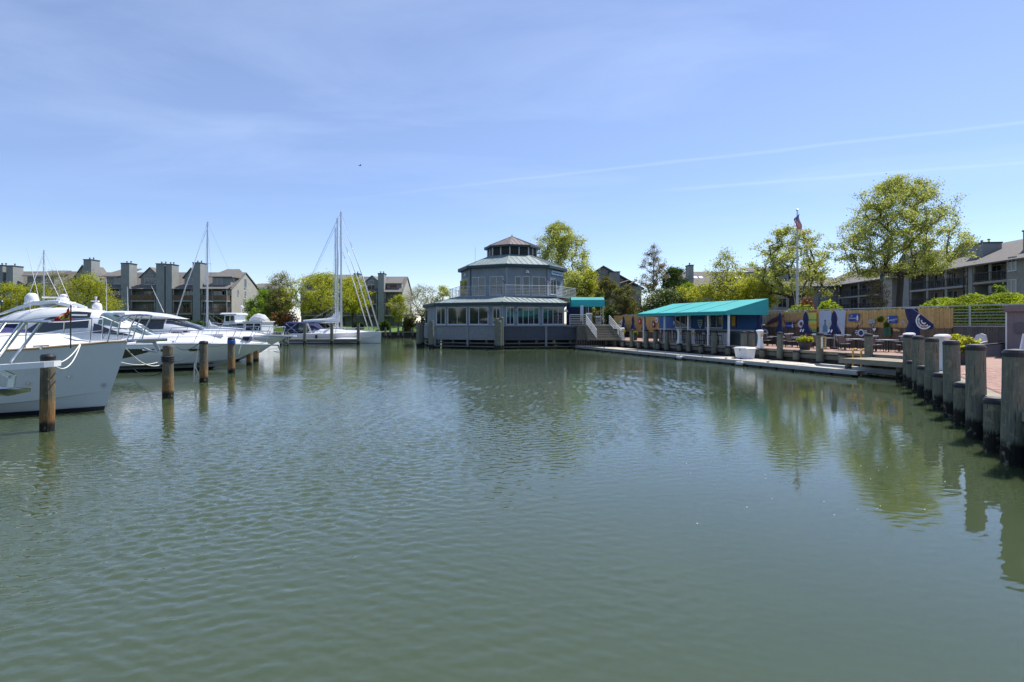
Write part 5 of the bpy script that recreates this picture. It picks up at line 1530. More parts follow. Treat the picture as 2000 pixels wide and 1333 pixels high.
tag(MB().tube([pp + Vector(v) for v in ((.1, 0, -.2), (.02, 0, -.8), (-.06, 0, -1.2), (.06, 0, -1.45), (-.02, 0, -1.7), (.14, 0, -1.8), (.2, 0, -2.0), (.1, 0, -1.55), (-.1, 0, -1.0), (-.12, 0, -1.9), (-.1, 0, -2.05), (.1, 0, -2.12))], .03, 6).build('mooring_line', K['rope']), 'loose white line dangling in knots down a mooring pile', 'rope', 'mooring lines')
# ================================================================== bar, terrace furniture, signs
# terrace things use the frame TP(u, D) turned by TRZ: local x towards the near end, local y inland
A0u = TU(1257, 0.05); B0u = TU(1423, 0.05); BL = A0u - B0u
bar = thing('waterside_bar', 'blue and grey bar building with white framed windows under the teal canopy', 'building', TP(A0u, 3.4, 0), TRZ)
xl = A0u - TU(1287, 3.4); xr = A0u - TU(1489, 3.4)
wz = 2.27
xq = A0u - TU(1487, 7.4) 
m = MB(); m.prism([(xl, 0), (xr, 0), (xq, 4.0), (xl, 4.0)], DZ - .1, wz); m.build('lower_wall', K['barg'], bar)
m = MB(); m.prism([(xl + .004, .004), (xr - .01, .004), (xq - .01, 4.0), (xl + .004, 4.0)], wz + .003, 4.05); m.build('upper_wall', K['blue'], bar)
m = MB(); m.prism([(xl - .02, -.04), (xr, -.04), (xq, 4.04), (xl - .02, 4.04)], 4.06, 4.2); m.build('flat_roof', K['fascia'], bar)
m = MB(); m.box(xl, xr, -.06, -.003, wz - .07, wz - .003); m.build('wall_batten', K['wtrim'], bar)
for a, e, c in ((1320, 1350, 3), (1378, 1412, 3)):
    xa, xe = A0u - TU(a, 3.4), A0u - TU(e, 3.4); window(bar, (xa, 0, 2.40), 0, xe - xa, 1.15, c, 1, fw=.07)
x_ = A0u - TU(1434, 3.4)
m = MB(); m.box(x_ - .28, x_ + .28, -.07, -.004, 2.45, 3.5); m.build('notice_board', K['surf'], bar)
m = MB(); m.box(x_ - .2, x_ + .2, -.085, -.072, 2.6, 3.4); m.build('notice_sheet', K['amber'], bar)
m = MB(); m.box(A0u - TU(1317, 3.4) - .08, A0u - TU(1317, 3.4) + .08, -.05, -.004, 2.7, 3.0); m.build('switch_box', K['white'], bar)
# counter with white front
ct = thing('bar_counter', 'long white fronted bar counter behind the row of black stools', 'counter', TP(A0u, 2.3, 0), TRZ)
m = MB(); m.box(.6, 9.2, 0, .1, DZ, DZ + 1.0); m.build('front_panel', K['white'], ct)
m = MB(); m.box(.4, 9.4, -.2, .55, DZ + 1.005, DZ + 1.06); m.build('counter_top', K['pot'], ct)
m = MB()
for k in range(30): m.box(.65 + k * .29, .69 + k * .29, -.03, -.003, DZ + .02, DZ + .98)
bo = m.build('front_batten', K['gelgrey'], ct)
# canopy
cp = thing('bar_canopy', 'large bright teal lean-to canopy with white posts over the waterside bar', 'awning', TP(A0u, 0, 0), TRZ)
ul, ur = -.35, BL + .25; yb, yf = 3.55, -.45; zf, zb = 3.72, 4.72
m = MB(); n = 12
for i in range(n):
    pass
g = []
for i in range(17):
    x = ul + (ur - ul) * i / 16; sag = .03 * math.sin(math.pi * ((i % 4) / 4))
    g.append([Vector((x, yf + (yb - yf) * j / 6, zf + (zb - zf) * j / 6 - sag * math.sin(math.pi * j / 6))) for j in range(7)])
m.rings(g, False); cpo = m.build('canopy_top', K['teal'], cp, smooth=True)
for k in range(1, 4):
    x = BL * k / 4; m = MB(); m.bar((x, yf, zf + .012), (x, yb, zb + .012), .05, .02); m.build('canopy_seam', K['teal'], cp)
m = MB(); m.bar((ul, yf - .02, zf - .14), (ur, yf - .02, zf - .14), .05, .015); m.build('valance_hem', K['teal'], cp)
m = MB(); m.box(ul, ur, yf - .02, yf + .0, zf - .27, zf - .003); m.build('front_valance', K['teal'], cp)
for nm, x in (('end_panel', ul), ('end_panel', ur)):
    m = MB(); m.slab([(x, yf + .01, zf - .27), (x, yb, zf - .27), (x, yb, zb - .01), (x, yf + .01, zf - .01)], (-.02, 0, 0)); m.build(nm, K['teal'], cp)
m = MB()
for k in range(5):
    x = BL * k / 4; m.tube([(x, yf + .05, zf - .1), (x, yb, zb - .1)], .03, 5)
m.tube([(ul, yf + .05, zf - .1), (ur, yf + .05, zf - .1)], .03, 5); m.build('frame_tube', K['wtrim'], cp)
for k in range(5):
    u_ = TU((1257, 1298, 1344, 1383, 1423)[k], .05); x = A0u - u_
    m = MB(); m.box(x - .06, x + .06, 0, .12, DZ, zf - .02); m.build('post', K['white'], cp)
for x in (2.3, 5.3, 8.4):
    m = MB(); m.lathe([(.05, 0), (.14, -.05), (.14, -.2), (.05, -.25)], 8, (x, 1.8, 3.95))
    for a in range(4):
        c_, s_ = math.cos(a * 1.571 + .4), math.sin(a * 1.571 + .4); m.bar((x + c_ * .12, 1.8 + s_ * .12, 3.78), (x + c_ * .62, 1.8 + s_ * .62, 3.76), .14, .015)
    m.build('ceiling_fan', K['black'], cp)
# shield sign
xs = A0u - TU(1369, 3.4)
sg = thing('shield_sign', 'grey green shield shaped sign between the two bar windows', 'sign', TP(TU(1369, 3.4), 3.3, 2.32), TRZ)
m = MB(); pr = [(-.36, .82), (.36, .82), (.35, .55), (.24, .25), (0, -.02), (-.24, .25), (-.35, .55)]
m.slab([(x, 0, z) for x, z in pr], (0, .05, 0)); m.build('board', K['signg'], sg)
m = MB(); rr = random.Random(12)
for z_, w_, t_ in ((.66, .27, .085), (.48, .23, .10), (.30, .15, .07)):
    x = -w_
    while x < w_ - .03:
        l_ = rr.uniform(.035, .06); m.box(x, x + l_, -.009, -.001, z_ - t_ * rr.uniform(.35, .5), z_ + t_ * rr.uniform(.35, .5)); x += l_ + .018
m.build('faded_lettering', K['inkd'], sg)


# bar stools
def stool():
    t = thing('bar_stool', 'black metal bar stool', 'bar stool', (0, 0, 0), TRZ, 'bar stools at the waterside bar')
    m = MB(); m.box(-.21, .21, -.21, .21, .74, .79); m.build('seat', K['black'], t)
    m = MB(); m.hexa([(-.21, -.21, .84), (.21, -.21, .84), (.21, -.18, .84), (-.21, -.18, .84), (-.22, -.27, 1.18), (.22, -.27, 1.18), (.22, -.24, 1.18), (-.22, -.24, 1.18)]); m.build('backrest', K['pot'], t)
    for sx in (-1, 1):
        for sy_ in (-1, 1):
            m = MB(); m.bar((sx * .23, sy_ * .23, 0), (sx * .19, sy_ * .19, .74), .035, .035); m.build('leg', K['black'], t)
        m = MB(); m.bar((sx * .19, -.2, .76), (sx * .2, -.26, 1.12), .03, .03); m.build('back_post', K['black'], t)
    m = MB(); m.box(-.22, .22, -.235, -.21, .28, .31); m.box(-.22, .22, .21, .235, .28, .31); m.box(-.235, -.21, -.22, .22, .28, .31); m.box(.21, .235, -.22, .22, .28, .31); m.build('footrest', K['black'], t)
    return t


st0 = stool()
n = 14
for i in range(n):
    u = A0u - (.7 + i * .66); p = TP(u, 1.45 + .08 * math.sin(i * 2.3), DZ)
    lb = f'black bar stool under the teal canopy, {ORD[i]} from the left of the row'
    rz = TRZ + .25 * math.sin(i * 1.7)
    if i == 0: st0.location = p; st0.rotation_euler = (0, 0, rz); st0['label'] = lb
    else: dup(st0, p, rz, lb)


# chairs and tables
def chair():
    t = thing('sling_chair', 'patio chair', 'chair', (0, 0, 0), 0, 'sling chairs on the terrace')
    # faces +y; back at -y
    m = MB(); m.hexa([(-.24, -.24, .40), (.24, -.24, .40), (.24, .26, .43), (-.24, .26, .43), (-.24, -.24, .425), (.24, -.24, .425), (.24, .26, .455), (-.24, .26, .455)]); m.build('seat', K['sling'], t)
    m = MB(); m.hexa([(-.23, -.26, .44), (.23, -.26, .44), (.23, -.24, .44), (-.23, -.24, .44), (-.25, -.42, .95), (.25, -.42, .95), (.25, -.40, .95), (-.25, -.40, .95)]); m.build('backrest', K['sling'], t)
    m = MB(); m.tube([(-.27, -.43, .955), (.27, -.43, .955)], .022, 5); m.build('top_bar', K['alutop'], t)
    for s in (-1, 1):
        m = MB(); m.tube([(s * .27, .27, 0), (s * .27, .25, .43), (s * .28, .2, .64)], .018, 5); m.build('front_leg', K['black'], t)
        m = MB(); m.tube([(s * .27, -.30, 0), (s * .27, -.24, .42), (s * .26, -.43, .96)], .018, 5); m.build('rear_leg', K['black'], t)
        m = MB(); m.box(s * .28 - .025, s * .28 + .025, -.32, .26, .64, .67); m.build('armrest', K['alutop'], t)
    return t


def table():
    t = thing('patio_table', 'patio table', 'table', (0, 0, 0), TRZ, 'square tables on the terrace')
    m = MB(); m.box(-.5, .5, -.5, .5, .71, .74); m.build('table_top', K['alutop'], t)
    for sx in (-1, 1):
        for sy_ in (-1, 1):
            m = MB(); m.bar((sx * .44, sy_ * .44, 0), (sx * .44, sy_ * .44, .71), .045, .045); m.build('leg', K['black'], t)
    return t


ch0, tb0 = chair(), table(); first = [True, True]
tables = [(1517, 4.6, 'by the left closed umbrella'), (1566, 4.6, 'behind the potted shrub'), (1622, 4.4, 'before the white bottle poster'), (1672, 4.0, 'before the winged emblem'), (1733, 4.2, 'before the dark green panel'), (1806, 4.4, 'under the half opened umbrella')]
for ti, (px, D, where) in enumerate(tables):
    u = TU(px, D); p = TP(u, D, DZ)
    lb = 'square metal patio table ' + where
    if ti == 0: tb0.location = p; tb0['label'] = lb
    else: dup(tb0, p, TRZ, lb)
    for k, (dx, dy, a, wh) in enumerate(((0, -.92, 0, 'on the water side'), (.92, .05, 90, 'on the right'), (-.92, -.05, -90, 'on the left'), (0, .92, 180, 'on the wall side'))):
        q = p + N2 * dy - D2 * dx
        lb = f'sling chair {wh} of the table {where}'
        rz = TRZ + R(a) + .2 * math.sin(ti * 3 + k * 2)
        if ti == 0 and k == 0: ch0.location = q; ch0.rotation_euler = (0, 0, rz); ch0['label'] = lb
        else: dup(ch0, q, rz, lb)


# closed umbrellas
def umbrella(px, D, label, top=2.62, bot=1.02, wide=.30, ring_=True, group='closed navy umbrellas on the terrace'):
    u = TU(px, D); o = thing('closed_umbrella', label, 'umbrella', TP(u, D, DZ), TRZ, group)
    m = MB(); m.tube([(0, 0, .05), (0, 0, top + .06)], .028, 6); m.build('pole', K['wtrim'], o)
    m = MB(); m.lathe([(.24, 0), (.24, .06), (.05, .09)], 12); m.build('base', K['black'], o)
    ring = []; n = 24; hh = top - bot
    for f, r_ in ((0, wide), (.10, wide * .97), (.25, wide * .72), (.42, wide * .44), (.5, wide * .42), (.62, wide * .52), (.8, wide * .45), (.93, wide * .28), (1, .03)):
        ring.append([Vector((r_ * (1 + (.16 if j % 3 == 0 else -.1) * (1 - f)) * math.cos(6.2832 * j / n), r_ * (1 + (.16 if j % 3 == 0 else -.1) * (1 - f)) * math.sin(6.2832 * j / n), bot + hh * f + (.05 * math.sin(j * 2.1) if f == 0 else 0))) for j in range(n)])
    m = MB(); m.rings(ring, True, False); m.build('canopy', K['navy'], o)
    m = MB(); m.lathe([(wide * .46, 0), (wide * .47, .05)], 12, (0, 0, bot + hh * .43), cap=False); m.build('tie', K['navy'], o)
    return o


umbrella(1523.5, 5.2, 'closed navy umbrella in front of the dark red surfboard', wide=.27)
u2_ = umbrella(1574, 4.6, 'closed navy umbrella beside the striped lime and amber banner', wide=.36)
u3_ = umbrella(1629.5, 4.6, 'closed navy umbrella between the two pale posters', wide=.36)
for o in (u2_, u3_):
    for dx in (-.12, .10):
        m = MB(); m.slab([(dx - .07, -.40, 1.16), (dx + .05, -.41, 1.10), (dx + .07, -.34, 1.30), (dx - .02, -.33, 1.34)], (0, .01, 0)); m.build('printed_mark', K['ink'], o)
umbrella(1483, 3.0, 'closed navy umbrella at the right end of the bar canopy', wide=.30, top=2.7, bot=1.05)
for i, px in enumerate((1218, 1236.5, 1258.5)):
    umbrella(px, 4.5, 'closed navy umbrella before the far bamboo screen, ' + ('leftmost of three', 'middle of three', 'rightmost of three by the canopy post')[i], wide=.30, group='closed navy umbrellas beyond the bar')
# big half opened umbrella with emblem
u = TU(1783, 5.0); o = thing('half_open_umbrella', 'large navy umbrella half opened with a round white emblem on its lifted panel', 'umbrella', TP(u, 5.0, DZ), TRZ)
m = MB(); m.tube([(0, 0, .05), (0, 0, 2.75)], .03, 6); m.build('pole', K['wtrim'], o)
m = MB(); m.lathe([(.26, 0), (.26, .07), (.05, .1)], 12); m.build('base', K['black'], o)
ring = []
for f, r_, dx in ((0, .42, -.02), (.3, .36, 0), (.5, .22, .0), (.62, .30, -.02), (.85, .36, -.06), (.97, .34, -.12), (1, .12, -.1)):
    ring.append([Vector((dx + r_ * (1 + (.14 if j % 3 == 0 else -.08)) * math.cos(.2618 * j), r_ * .7 * math.sin(.2618 * j), .92 + 1.78 * f)) for j in range(24)])
m = MB(); m.rings(ring, True, True); m.build('canopy', K['navy'], o)
pl = [(.05, 2.68), (.30, 2.58), (.9, 2.15), (1.38, 1.72), (1.42, 1.50), (1.25, 1.38), (.85, 1.46), (.45, 1.72), (.15, 1.86)]
m = MB(); m.slab([(x, -.30 - .05 * math.sin(x * 3), z) for x, z in pl], (0, .05, 0)); pn = m.build('lifted_panel', K['navy'], o)
# emblem: part of a ring seen on the panel, with crest shapes and lettering
m = MB(); ce = Vector((.95, -.37, 1.90)); e1 = Vector((.70, 0, -.71)); e2 = Vector((-.71, 0, -.70))
for k in range(17):
    a0, a1 = R(-5 + k * 11.5), R(-5 + (k + 1) * 11.5)
    q = [ce + (e1 * math.cos(a) + e2 * math.sin(a)) * r_ for a, r_ in ((a0, .42), (a1, .42), (a1, .51), (a0, .51))]
    m.slab(q, (0, .008, 0))
m.build('emblem_ring', K['gelgrey'], pn)
m = MB(); rr = random.Random(5)
for r_, a0, a1, hgt in ((.33, 8, 172, .11), (.16, 15, 165, .10)):
    a = a0
    while a < a1:
        c_ = ce + (e1 * math.cos(R(a)) + e2 * math.sin(R(a))) * r_; rd_ = (c_ - ce).normalized(); tg = Vector((-rd_.z, 0, rd_.x)); wl = rr.uniform(.018, .035)
        m.slab([c_ + tg * p + rd_ * q for p, q in ((-wl, -hgt / 2), (wl, -hgt / 2 * rr.uniform(.6, 1)), (wl, hgt / 2), (-wl, hgt / 2 * rr.uniform(.6, 1)))], (0, .006, 0)); a += 4.0 / r_ + rr.uniform(0, 3)
m.build('emblem_lettering', K['ink'], pn)
m = MB(); q = ce + e2 * .2 + e1 * .22; m.slab([q + e1 * a * .1 + e2 * b * .07 for a, b in ((-1, -1), (1, -1), (1, 1), (-1, 1))], (0, .006, 0)); m.build('emblem_crest', K['orange'], pn)


# things hung on the screen and boards
def hang(nm, label, cat, px0, px1, py0, py1, D=7.80, group=None):
    u0, z1 = TW(px0, py0, D); u1, _ = TW(px1, py0, D); z0 = Zat(py1, TP(u0, D).y)
    o = thing(nm, label, cat, TP(u0, D, z0), TRZ, group)
    return o, u0 - u1, z1 - z0


def sign_board(o, w, h, mt, y=0.0):
    m = MB(); m.box(0, w, y, y + .04, 0, h); return m.build('board', K[mt], o)


o, w_, h_ = hang('surfboard', 'dark red varnished surfboard hung slantwise on the left of the bamboo screen', 'surfboard', 1495.5, 1532, 614, 636.5)
m = MB(); ring = []
for i in range(11):
    t = i / 10; hw = .20 * math.sin(math.pi * (t * .94 + .04)) ** .6
    c = Vector((.05 + t * (w_ - .1), 0, .12 + t * (h_ - .25))); nn = Vector((-h_, 0, w_)).normalized()
    ring.append([c - nn * hw, c + Vector((0, -.04, 0)), c + nn * hw, c + Vector((0, .02, 0))])
m.rings(ring, True, True); m.build('board', K['surf'], o)
m = MB(); c = Vector((.05 + .12 * w_, 0, .12 + .12 * h_)); m.slab([c, c + Vector((.12, 0, .06)), c + Vector((.02, 0, -.22))], (0, .02, 0)); m.build('fin', K['black'], o)
for a, b, c_, d, lb in ((1533.5, 1551, 628.5, 642, 'lower left blue beer sign with white bottle on the boards'), (1657, 1678.5, 613.5, 628, 'upper right blue beer sign with white bottle on the bamboo screen')):
    o, w_, h_ = hang('beer_sign', lb, 'sign', a, b, c_, d, group='blue beer signs')
    m = MB(); m.slab([(0, 0, 0), (w_ * .93, 0, .03), (w_, 0, h_), (w_ * .45, 0, h_ * .97), (.03, 0, h_ * .92)], (0, .04, 0)); m.build('board', K['signb'], o)
    text(o, 'Corona', h_ * .36, (w_ * .385, -.006, h_ * .42), 'ink'); text(o, 'the', h_ * .26, (w_ * .30, -.006, h_ * .74), 'ink')
    m = MB(); m.box(w_ * .76, w_ * .9, -.012, -.002, h_ * .12, h_ * .66); m.box(w_ * .80, w_ * .86, -.012, -.002, h_ * .662, h_ * .88); m.build('bottle_print', K['ink'], o)
o, w_, h_ = hang('gin_sign', 'square blue sign with white script and white bottles at the right of the screen', 'sign', 1733, 1751.5, 617, 631.5)
sign_board(o, w_, h_, 'signb'); text(o, "Seagram's!", h_ * .30, (w_ * .58, -.006, h_ * .46), 'ink', rot=(R(90), R(-8), 0))
m = MB()
for z in (.08, .6):
    m.box(w_ * .06, w_ * .16, -.012, -.002, h_ * z, h_ * (z + .22)); m.box(w_ * .09, w_ * .13, -.012, -.002, h_ * (z + .222), h_ * (z + .32))
m.build('bottle_print', K['ink'], o)
m = MB(); m.box(w_ * .5, w_ * .85, -.012, -.002, h_ * .27, h_ * .30); m.build('underline', K['ink'], o)
o, w_, h_ = hang('striped_banner', 'narrow vertical banner in red, lime, green and amber bands', 'banner', 1578, 1594.5, 607.5, 649)
z = h_
for mt, f in (('orange', .09), ('lime', .31), ('green', .06), ('lime', .16), ('amber', .22), ('green', .16)):
    m = MB(); m.box(0, w_, .0, .03, z - f * h_ + .002, z); m.build('band', K[mt], o); z -= f * h_
o, w_, h_ = hang('bottle_poster', 'pale blue poster with a large bottle drawing and a lime slice', 'poster', 1600, 1623.5, 607.5, 654)
sign_board(o, w_, h_, 'poster')
m = MB(); cx = w_ * .5; m.slab([(cx - .21, 0, .12 * h_), (cx + .21, 0, .12 * h_), (cx + .21, 0, .34 * h_), (cx + .07, 0, .44 * h_), (cx + .06, 0, .56 * h_), (cx - .06, 0, .56 * h_), (cx - .07, 0, .44 * h_), (cx - .21, 0, .34 * h_)], (0, -.012, 0)); m.build('bottle_print', K['bottle'], o)
m = MB(); m.box(cx - .06, cx + .06, -.012, -.002, .565 * h_, .62 * h_); m.build('bottle_cap_print', K['inkd'], o)
m = MB(); m.slab([(cx + .28, 0, .40 * h_), (cx + .5, 0, .50 * h_), (cx + .46, 0, .56 * h_), (cx + .25, 0, .45 * h_)], (0, -.012, 0)); m.build('lime_print', K['lime'], o)
m = MB(); m.box(cx - .5, cx - .27, -.012, -.002, .12 * h_, .3 * h_); m.box(.1, w_ - .1, -.012, -.002, .80 * h_, .815 * h_); m.box(.25, w_ - .25, -.012, -.002, .74 * h_, .752 * h_); m.build('glass_print', K['gelgrey'], o)
o, w_, h_ = hang('pale_poster', 'plain pale blue poster with faint print right of the bottle poster', 'poster', 1631.5, 1651.5, 607, 655.5)
m = MB(); m.slab([(0, 0, .04), (w_ * .88, 0, 0), (w_, 0, h_), (.02, 0, h_)], (0, .03, 0)); m.build('board', K['poster'], o)
m = MB(); m.box(w_ * .2, w_ * .7, -.012, -.002, .70 * h_, .73 * h_); m.box(w_ * .35, w_ * .55, -.012, -.002, .64 * h_, .69 * h_); m.box(.06, w_ * .86, -.012, -.002, .05 * h_, .3 * h_); m.build('faint_print', K['gelgrey'], o)


def annulus(m, c, r0, r1, n=20, th=.04, a0=0, a1=360):
    for k in range(n):
        a, b = R(a0 + (a1 - a0) * k / n), R(a0 + (a1 - a0) * (k + 1) / n)
        m.slab([(c[0] + math.cos(t) * r_, c[1], c[2] + math.sin(t) * r_) for t, r_ in ((a, r0), (b, r0), (b, r1), (a, r1))], (0, th, 0))
    return m


for a, b, c_, d, lb in ((1562.5, 1570, 627.5, 639, 'white ring life buoy on the boards left of the striped banner'), (1491, 1500.5, 646, 656, 'blue and white ring life buoy beside the bar end')):
    o, w_, h_ = hang('life_buoy', lb, 'life buoy', a, b, c_, d); r_ = min(w_, h_) / 2 + .05
    m = MB(); m.rings([[Vector((w_ / 2 + (r_ + .09 * math.cos(q)) * math.cos(t), -.07 + .08 * math.sin(q), h_ / 2 + (r_ + .09 * math.cos(q)) * math.sin(t))) for q in [1.0472 * k for k in range(6)]] for t in [6.2832 * k / 16 for k in range(17)]], True, False); m.build('ring', K['white'], o, smooth=True)
    m = MB(); m.lathe([(r_ * .45, -.02), (r_ * .45, .02)], 12, (0, 0, 0)); m.build('hub', K['signb'], o, loc=(w_ / 2, -.03, h_ / 2), rot=(R(90), 0, 0))
o, w_, h_ = hang('winged_emblem', 'grey and white winged roundel emblem low on the brown boards', 'sign', 1673, 1690, 644.5, 656)
m = MB(); annulus(m, (w_ / 2, 0, h_ / 2), .17, .27); m.build('ring', K['gelgrey'], o)
m = MB(); m.lathe([(.165, -.02), (.165, .02)], 14); m.build('disc', K['flagb'], o, loc=(w_ / 2, .02, h_ / 2), rot=(R(90), 0, 0))
m = MB()
for s in (-1, 1):
    for k, l in ((.14, .46), (0, .5), (-.14, .38)):
        m.box(*sorted((w_ / 2 + s * .28, w_ / 2 + s * l)), .005, .035, h_ / 2 + k - .035, h_ / 2 + k + .035)
m.build('wing_bar', K['ink'], o)
o, w_, h_ = hang('fish_plaque', 'mottled grey fish shaped plaque above the heart sign', 'plaque', 1695.5, 1709, 623, 640)
m = MB(); m.slab([(w_ * x, 0, h_ * z) for x, z in ((.05, .95), (.95, 1), (1, .6), (.75, .25), (.55, 0), (.35, .15), (.05, .45))], (0, .05, 0)); m.build('body', K['stone'], o)
m = MB()
for x, z in ((.3, .35), (.5, .3), (.65, .45), (.45, .15)): m.box(w_ * x - .05, w_ * x + .05, -.015, -.002, h_ * z - .03, h_ * z + .03)
m.build('spots', K['inkd'], o)
o, w_, h_ = hang('heart_sign', 'small white heart shaped sign below the grey fish plaque', 'sign', 1703.5, 1712, 640, 649)
m = MB(); m.slab([(w_ * x, 0, h_ * z) for x, z in ((.5, 0), (.95, .5), (1, .8), (.8, 1), (.6, .95), (.5, .8), (.4, .95), (.2, 1), (0, .8), (.05, .5))], (0, .05, 0)); m.build('board', K['inkd'], o)
m = MB(); m.slab([(w_ * x, -.004, h_ * z) for x, z in ((.5, .15), (.85, .55), (.88, .78), (.75, .9), (.6, .82), (.5, .7), (.4, .82), (.25, .9), (.12, .78), (.15, .55))], (0, -.012, 0)); m.build('heart', K['ink'], o)
o, w_, h_ = hang('green_panel', 'dark green painted panel low on the boards with faint pattern', 'panel', 1725, 1740, 637.5, 656.5)
sign_board(o, w_, h_, 'greenp'); m = MB(); m.box(w_ * .3, w_ * .7, -.012, -.002, h_ * .2, h_ * .25); m.slab([(w_ * .3, -.002, h_ * .4), (w_ * .7, -.002, h_ * .55), (w_ * .5, -.002, h_ * .8)], (0, -.01, 0)); m.build('faint_pattern', K['pot'], o)
o, w_, h_ = hang('wood_carving', 'pale driftwood carving on the boards right of the green panel', 'carving', 1745, 1757.5, 642, 648)
m = MB(); m.tube([(0, 0, h_ * .8), (w_ * .3, -.05, h_ * .45), (w_ * .6, -.05, h_ * .5), (w_, 0, h_ * .2)], [.05, .1, .09, .06], 7); m.build('carving_body', K['reed'], o)
o, w_, h_ = hang('oar', 'long dark wooden oar leaning across the boards under the beer sign', 'oar', 1661, 1684, 626, 657)
m = MB(); m.bar((0, 0, 0), (w_ * .72, 0, h_ * .7), .05, .05); m.build('shaft', K['surf'], o); m = MB(); m.hexa([(w_ * .72, -.01, h_ * .7), (w_ * .78, -.01, h_ * .66), (w_ * .78, .02, h_ * .66), (w_ * .72, .02, h_ * .7), (w_ * .86, -.01, h_ * .98), (w_, -.01, h_ * .9), (w_, .02, h_ * .9), (w_ * .86, .02, h_ * .98)]); m.build('blade', K['stone'], o)
o, w_, h_ = hang('feather_plaque', 'small grey fish cut-out beside the big emblem umbrella', 'plaque', 1759.5, 1772, 625, 636)
m = MB(); m.slab([(w_ * x, 0, h_ * z) for x, z in ((0, .95), (.25, 1), (.7, .6), (.9, .3), (1, .05), (.75, .15), (.5, .25), (.1, .6))], (0, .04, 0)); m.build('body', K['stone'], o)
o, w_, h_ = hang('steer_horns', 'dark curved horns mounted above the lower left beer sign', 'horns', 1530, 1560, 625, 634)
m = MB(); m.tube([(0, 0, h_), (w_ * .12, 0, h_ * .35), (w_ * .3, 0, h_ * .2), (w_ * .42, 0, h_ * .45), (w_ * .56, 0, h_ * .2), (w_ * .8, 0, h_ * .3), (w_ * .95, 0, h_ * .7), (w_, 0, h_ * 1.1)], [.02, .05, .05, .07, .05, .05, .04, .02], 6); m.build('horn', K['surf'], o)
for px, w0, lb in ((1207, 7, 'white surfboard with a dark dot on the far bamboo screen'), ):
    o, w_, h_ = hang('surfboard', lb, 'surfboard', 1206.5, 1216.5, 624, 640, D=7.7)
    m = MB(); ring = []
    for i in range(9):
        t = i / 8; hw = .26 * math.sin(math.pi * (t * .92 + .05)) ** .7; c = Vector((.1 + t * (w_ - .1), 0, t * h_)); nn = Vector((-h_, 0, w_)).normalized()
        ring.append([c - nn * hw, c + Vector((0, -.05, 0)), c + nn * hw, c + Vector((0, .03, 0))])
    m.rings(ring, True, True); m.build('board', K['white'], o)
    m = MB(); m.lathe([(.1, -.03), (.1, .03)], 10); m.build('dot', K['inkd'], o, loc=(w_ * .55, -.04, h_ * .5), rot=(R(90), 0, 0))
for a, b, c_, d, mt, lb in ((1246, 1252, 622, 634, 'red', 'pink oval paddle board on the far bamboo screen'), (1273, 1279, 627, 641, 'surf', 'brown short board on the far bamboo screen'), (1279, 1284, 621, 631, 'white', 'small white board with blue centre on the far bamboo screen')):
    o, w_, h_ = hang('wall_board', lb, 'board', a, b, c_, d, D=7.7)
    m = MB(); m.slab([(w_ / 2 + w_ * .5 * math.cos(t), 0, h_ / 2 + h_ * .5 * math.sin(t)) for t in [.5236 * k for k in range(12)]], (0, .06, 0)); m.build('board', K[mt], o)
    m = MB(); m.slab([(w_ / 2 + w_ * .25 * math.cos(t), -.005, h_ / 2 + h_ * .25 * math.sin(t)) for t in [.785 * k for k in range(8)]], (0, -.012, 0)); m.build('centre', K['signb' if mt == 'white' else 'poster'], o)


# power pedestals
def pedestal(px, D, label, rz=TRZ, h=1.28, pos=None, mt='white'):
    p = pos or TP(TU(px, D), D, DZ)
    o = thing('power_pedestal', label, 'power pedestal', p, rz, 'white shore power pedestals')
    m = MB(); ring = []
    for z, w_, d_, y in ((0, .21, .18, 0), (.08, .20, .17, 0), (.35, .145, .13, .0), (.65, .12, .11, .0), (.85, .12, .11, .0), (1.0, .14, .12, -.01), (h - .14, .16, .14, -.03)):
        ring.append([Vector((sx * w_, y + sy_ * d_, z)) for sx, sy_ in ((-1, -1), (1, -1), (1, 1), (-1, 1))])
    m.rings(ring, True, True); m.build('column', K[mt], o)
    m = MB(); ring = []
    for z, w_, d_, y in ((h - .138, .19, .14, -.03), (h - .06, .21, .17, -.05), (h, .17, .13, -.02), (h + .02, .09, .07, 0)):
        ring.append([Vector((sx * w_, y + sy_ * d_, z)) for sx, sy_ in ((-1, -1), (-.6, -1.15), (.6, -1.15), (1, -1), (1, 1), (-1, 1))])
    m.rings(ring, True, True); m.build('hood', K[mt], o)
    m = MB(); m.box(.13, .22, -.10, .06, .78, .98); m.build('outlet', K['amber'], o)
    m = MB(); m.tube([(.2, -.05, .84), (.3, -.1, .7), (.27, -.12, .5)], .03, 5); m.build('cable', K['white'], o)
    return o


pedestal(1216, .5, 'white shore power pedestal beyond the bar near the yellow green bush')
pedestal(1327, .35, 'white shore power pedestal in front of the bar, left one of the pair')
pedestal(1352, .45, 'white shore power pedestal in front of the bar, right one of the pair')
pedestal(1485, .2, 'white shore power pedestal right of the white dock box')
pp_ = Q0 + L1D * -3.6 + L1N * 1.0
pedestal(0, 0, 'white shore power pedestal among the near pilings behind the third one', pos=Vector((Xat(1842, 21.2), 21.2, DZ)), h=1.33)
pedestal(0, 0, 'white shore power pedestal whose flat top shows behind the farthest near piling', pos=Vector((Xat(1777, 27.6), 27.6, DZ)), h=1.28)
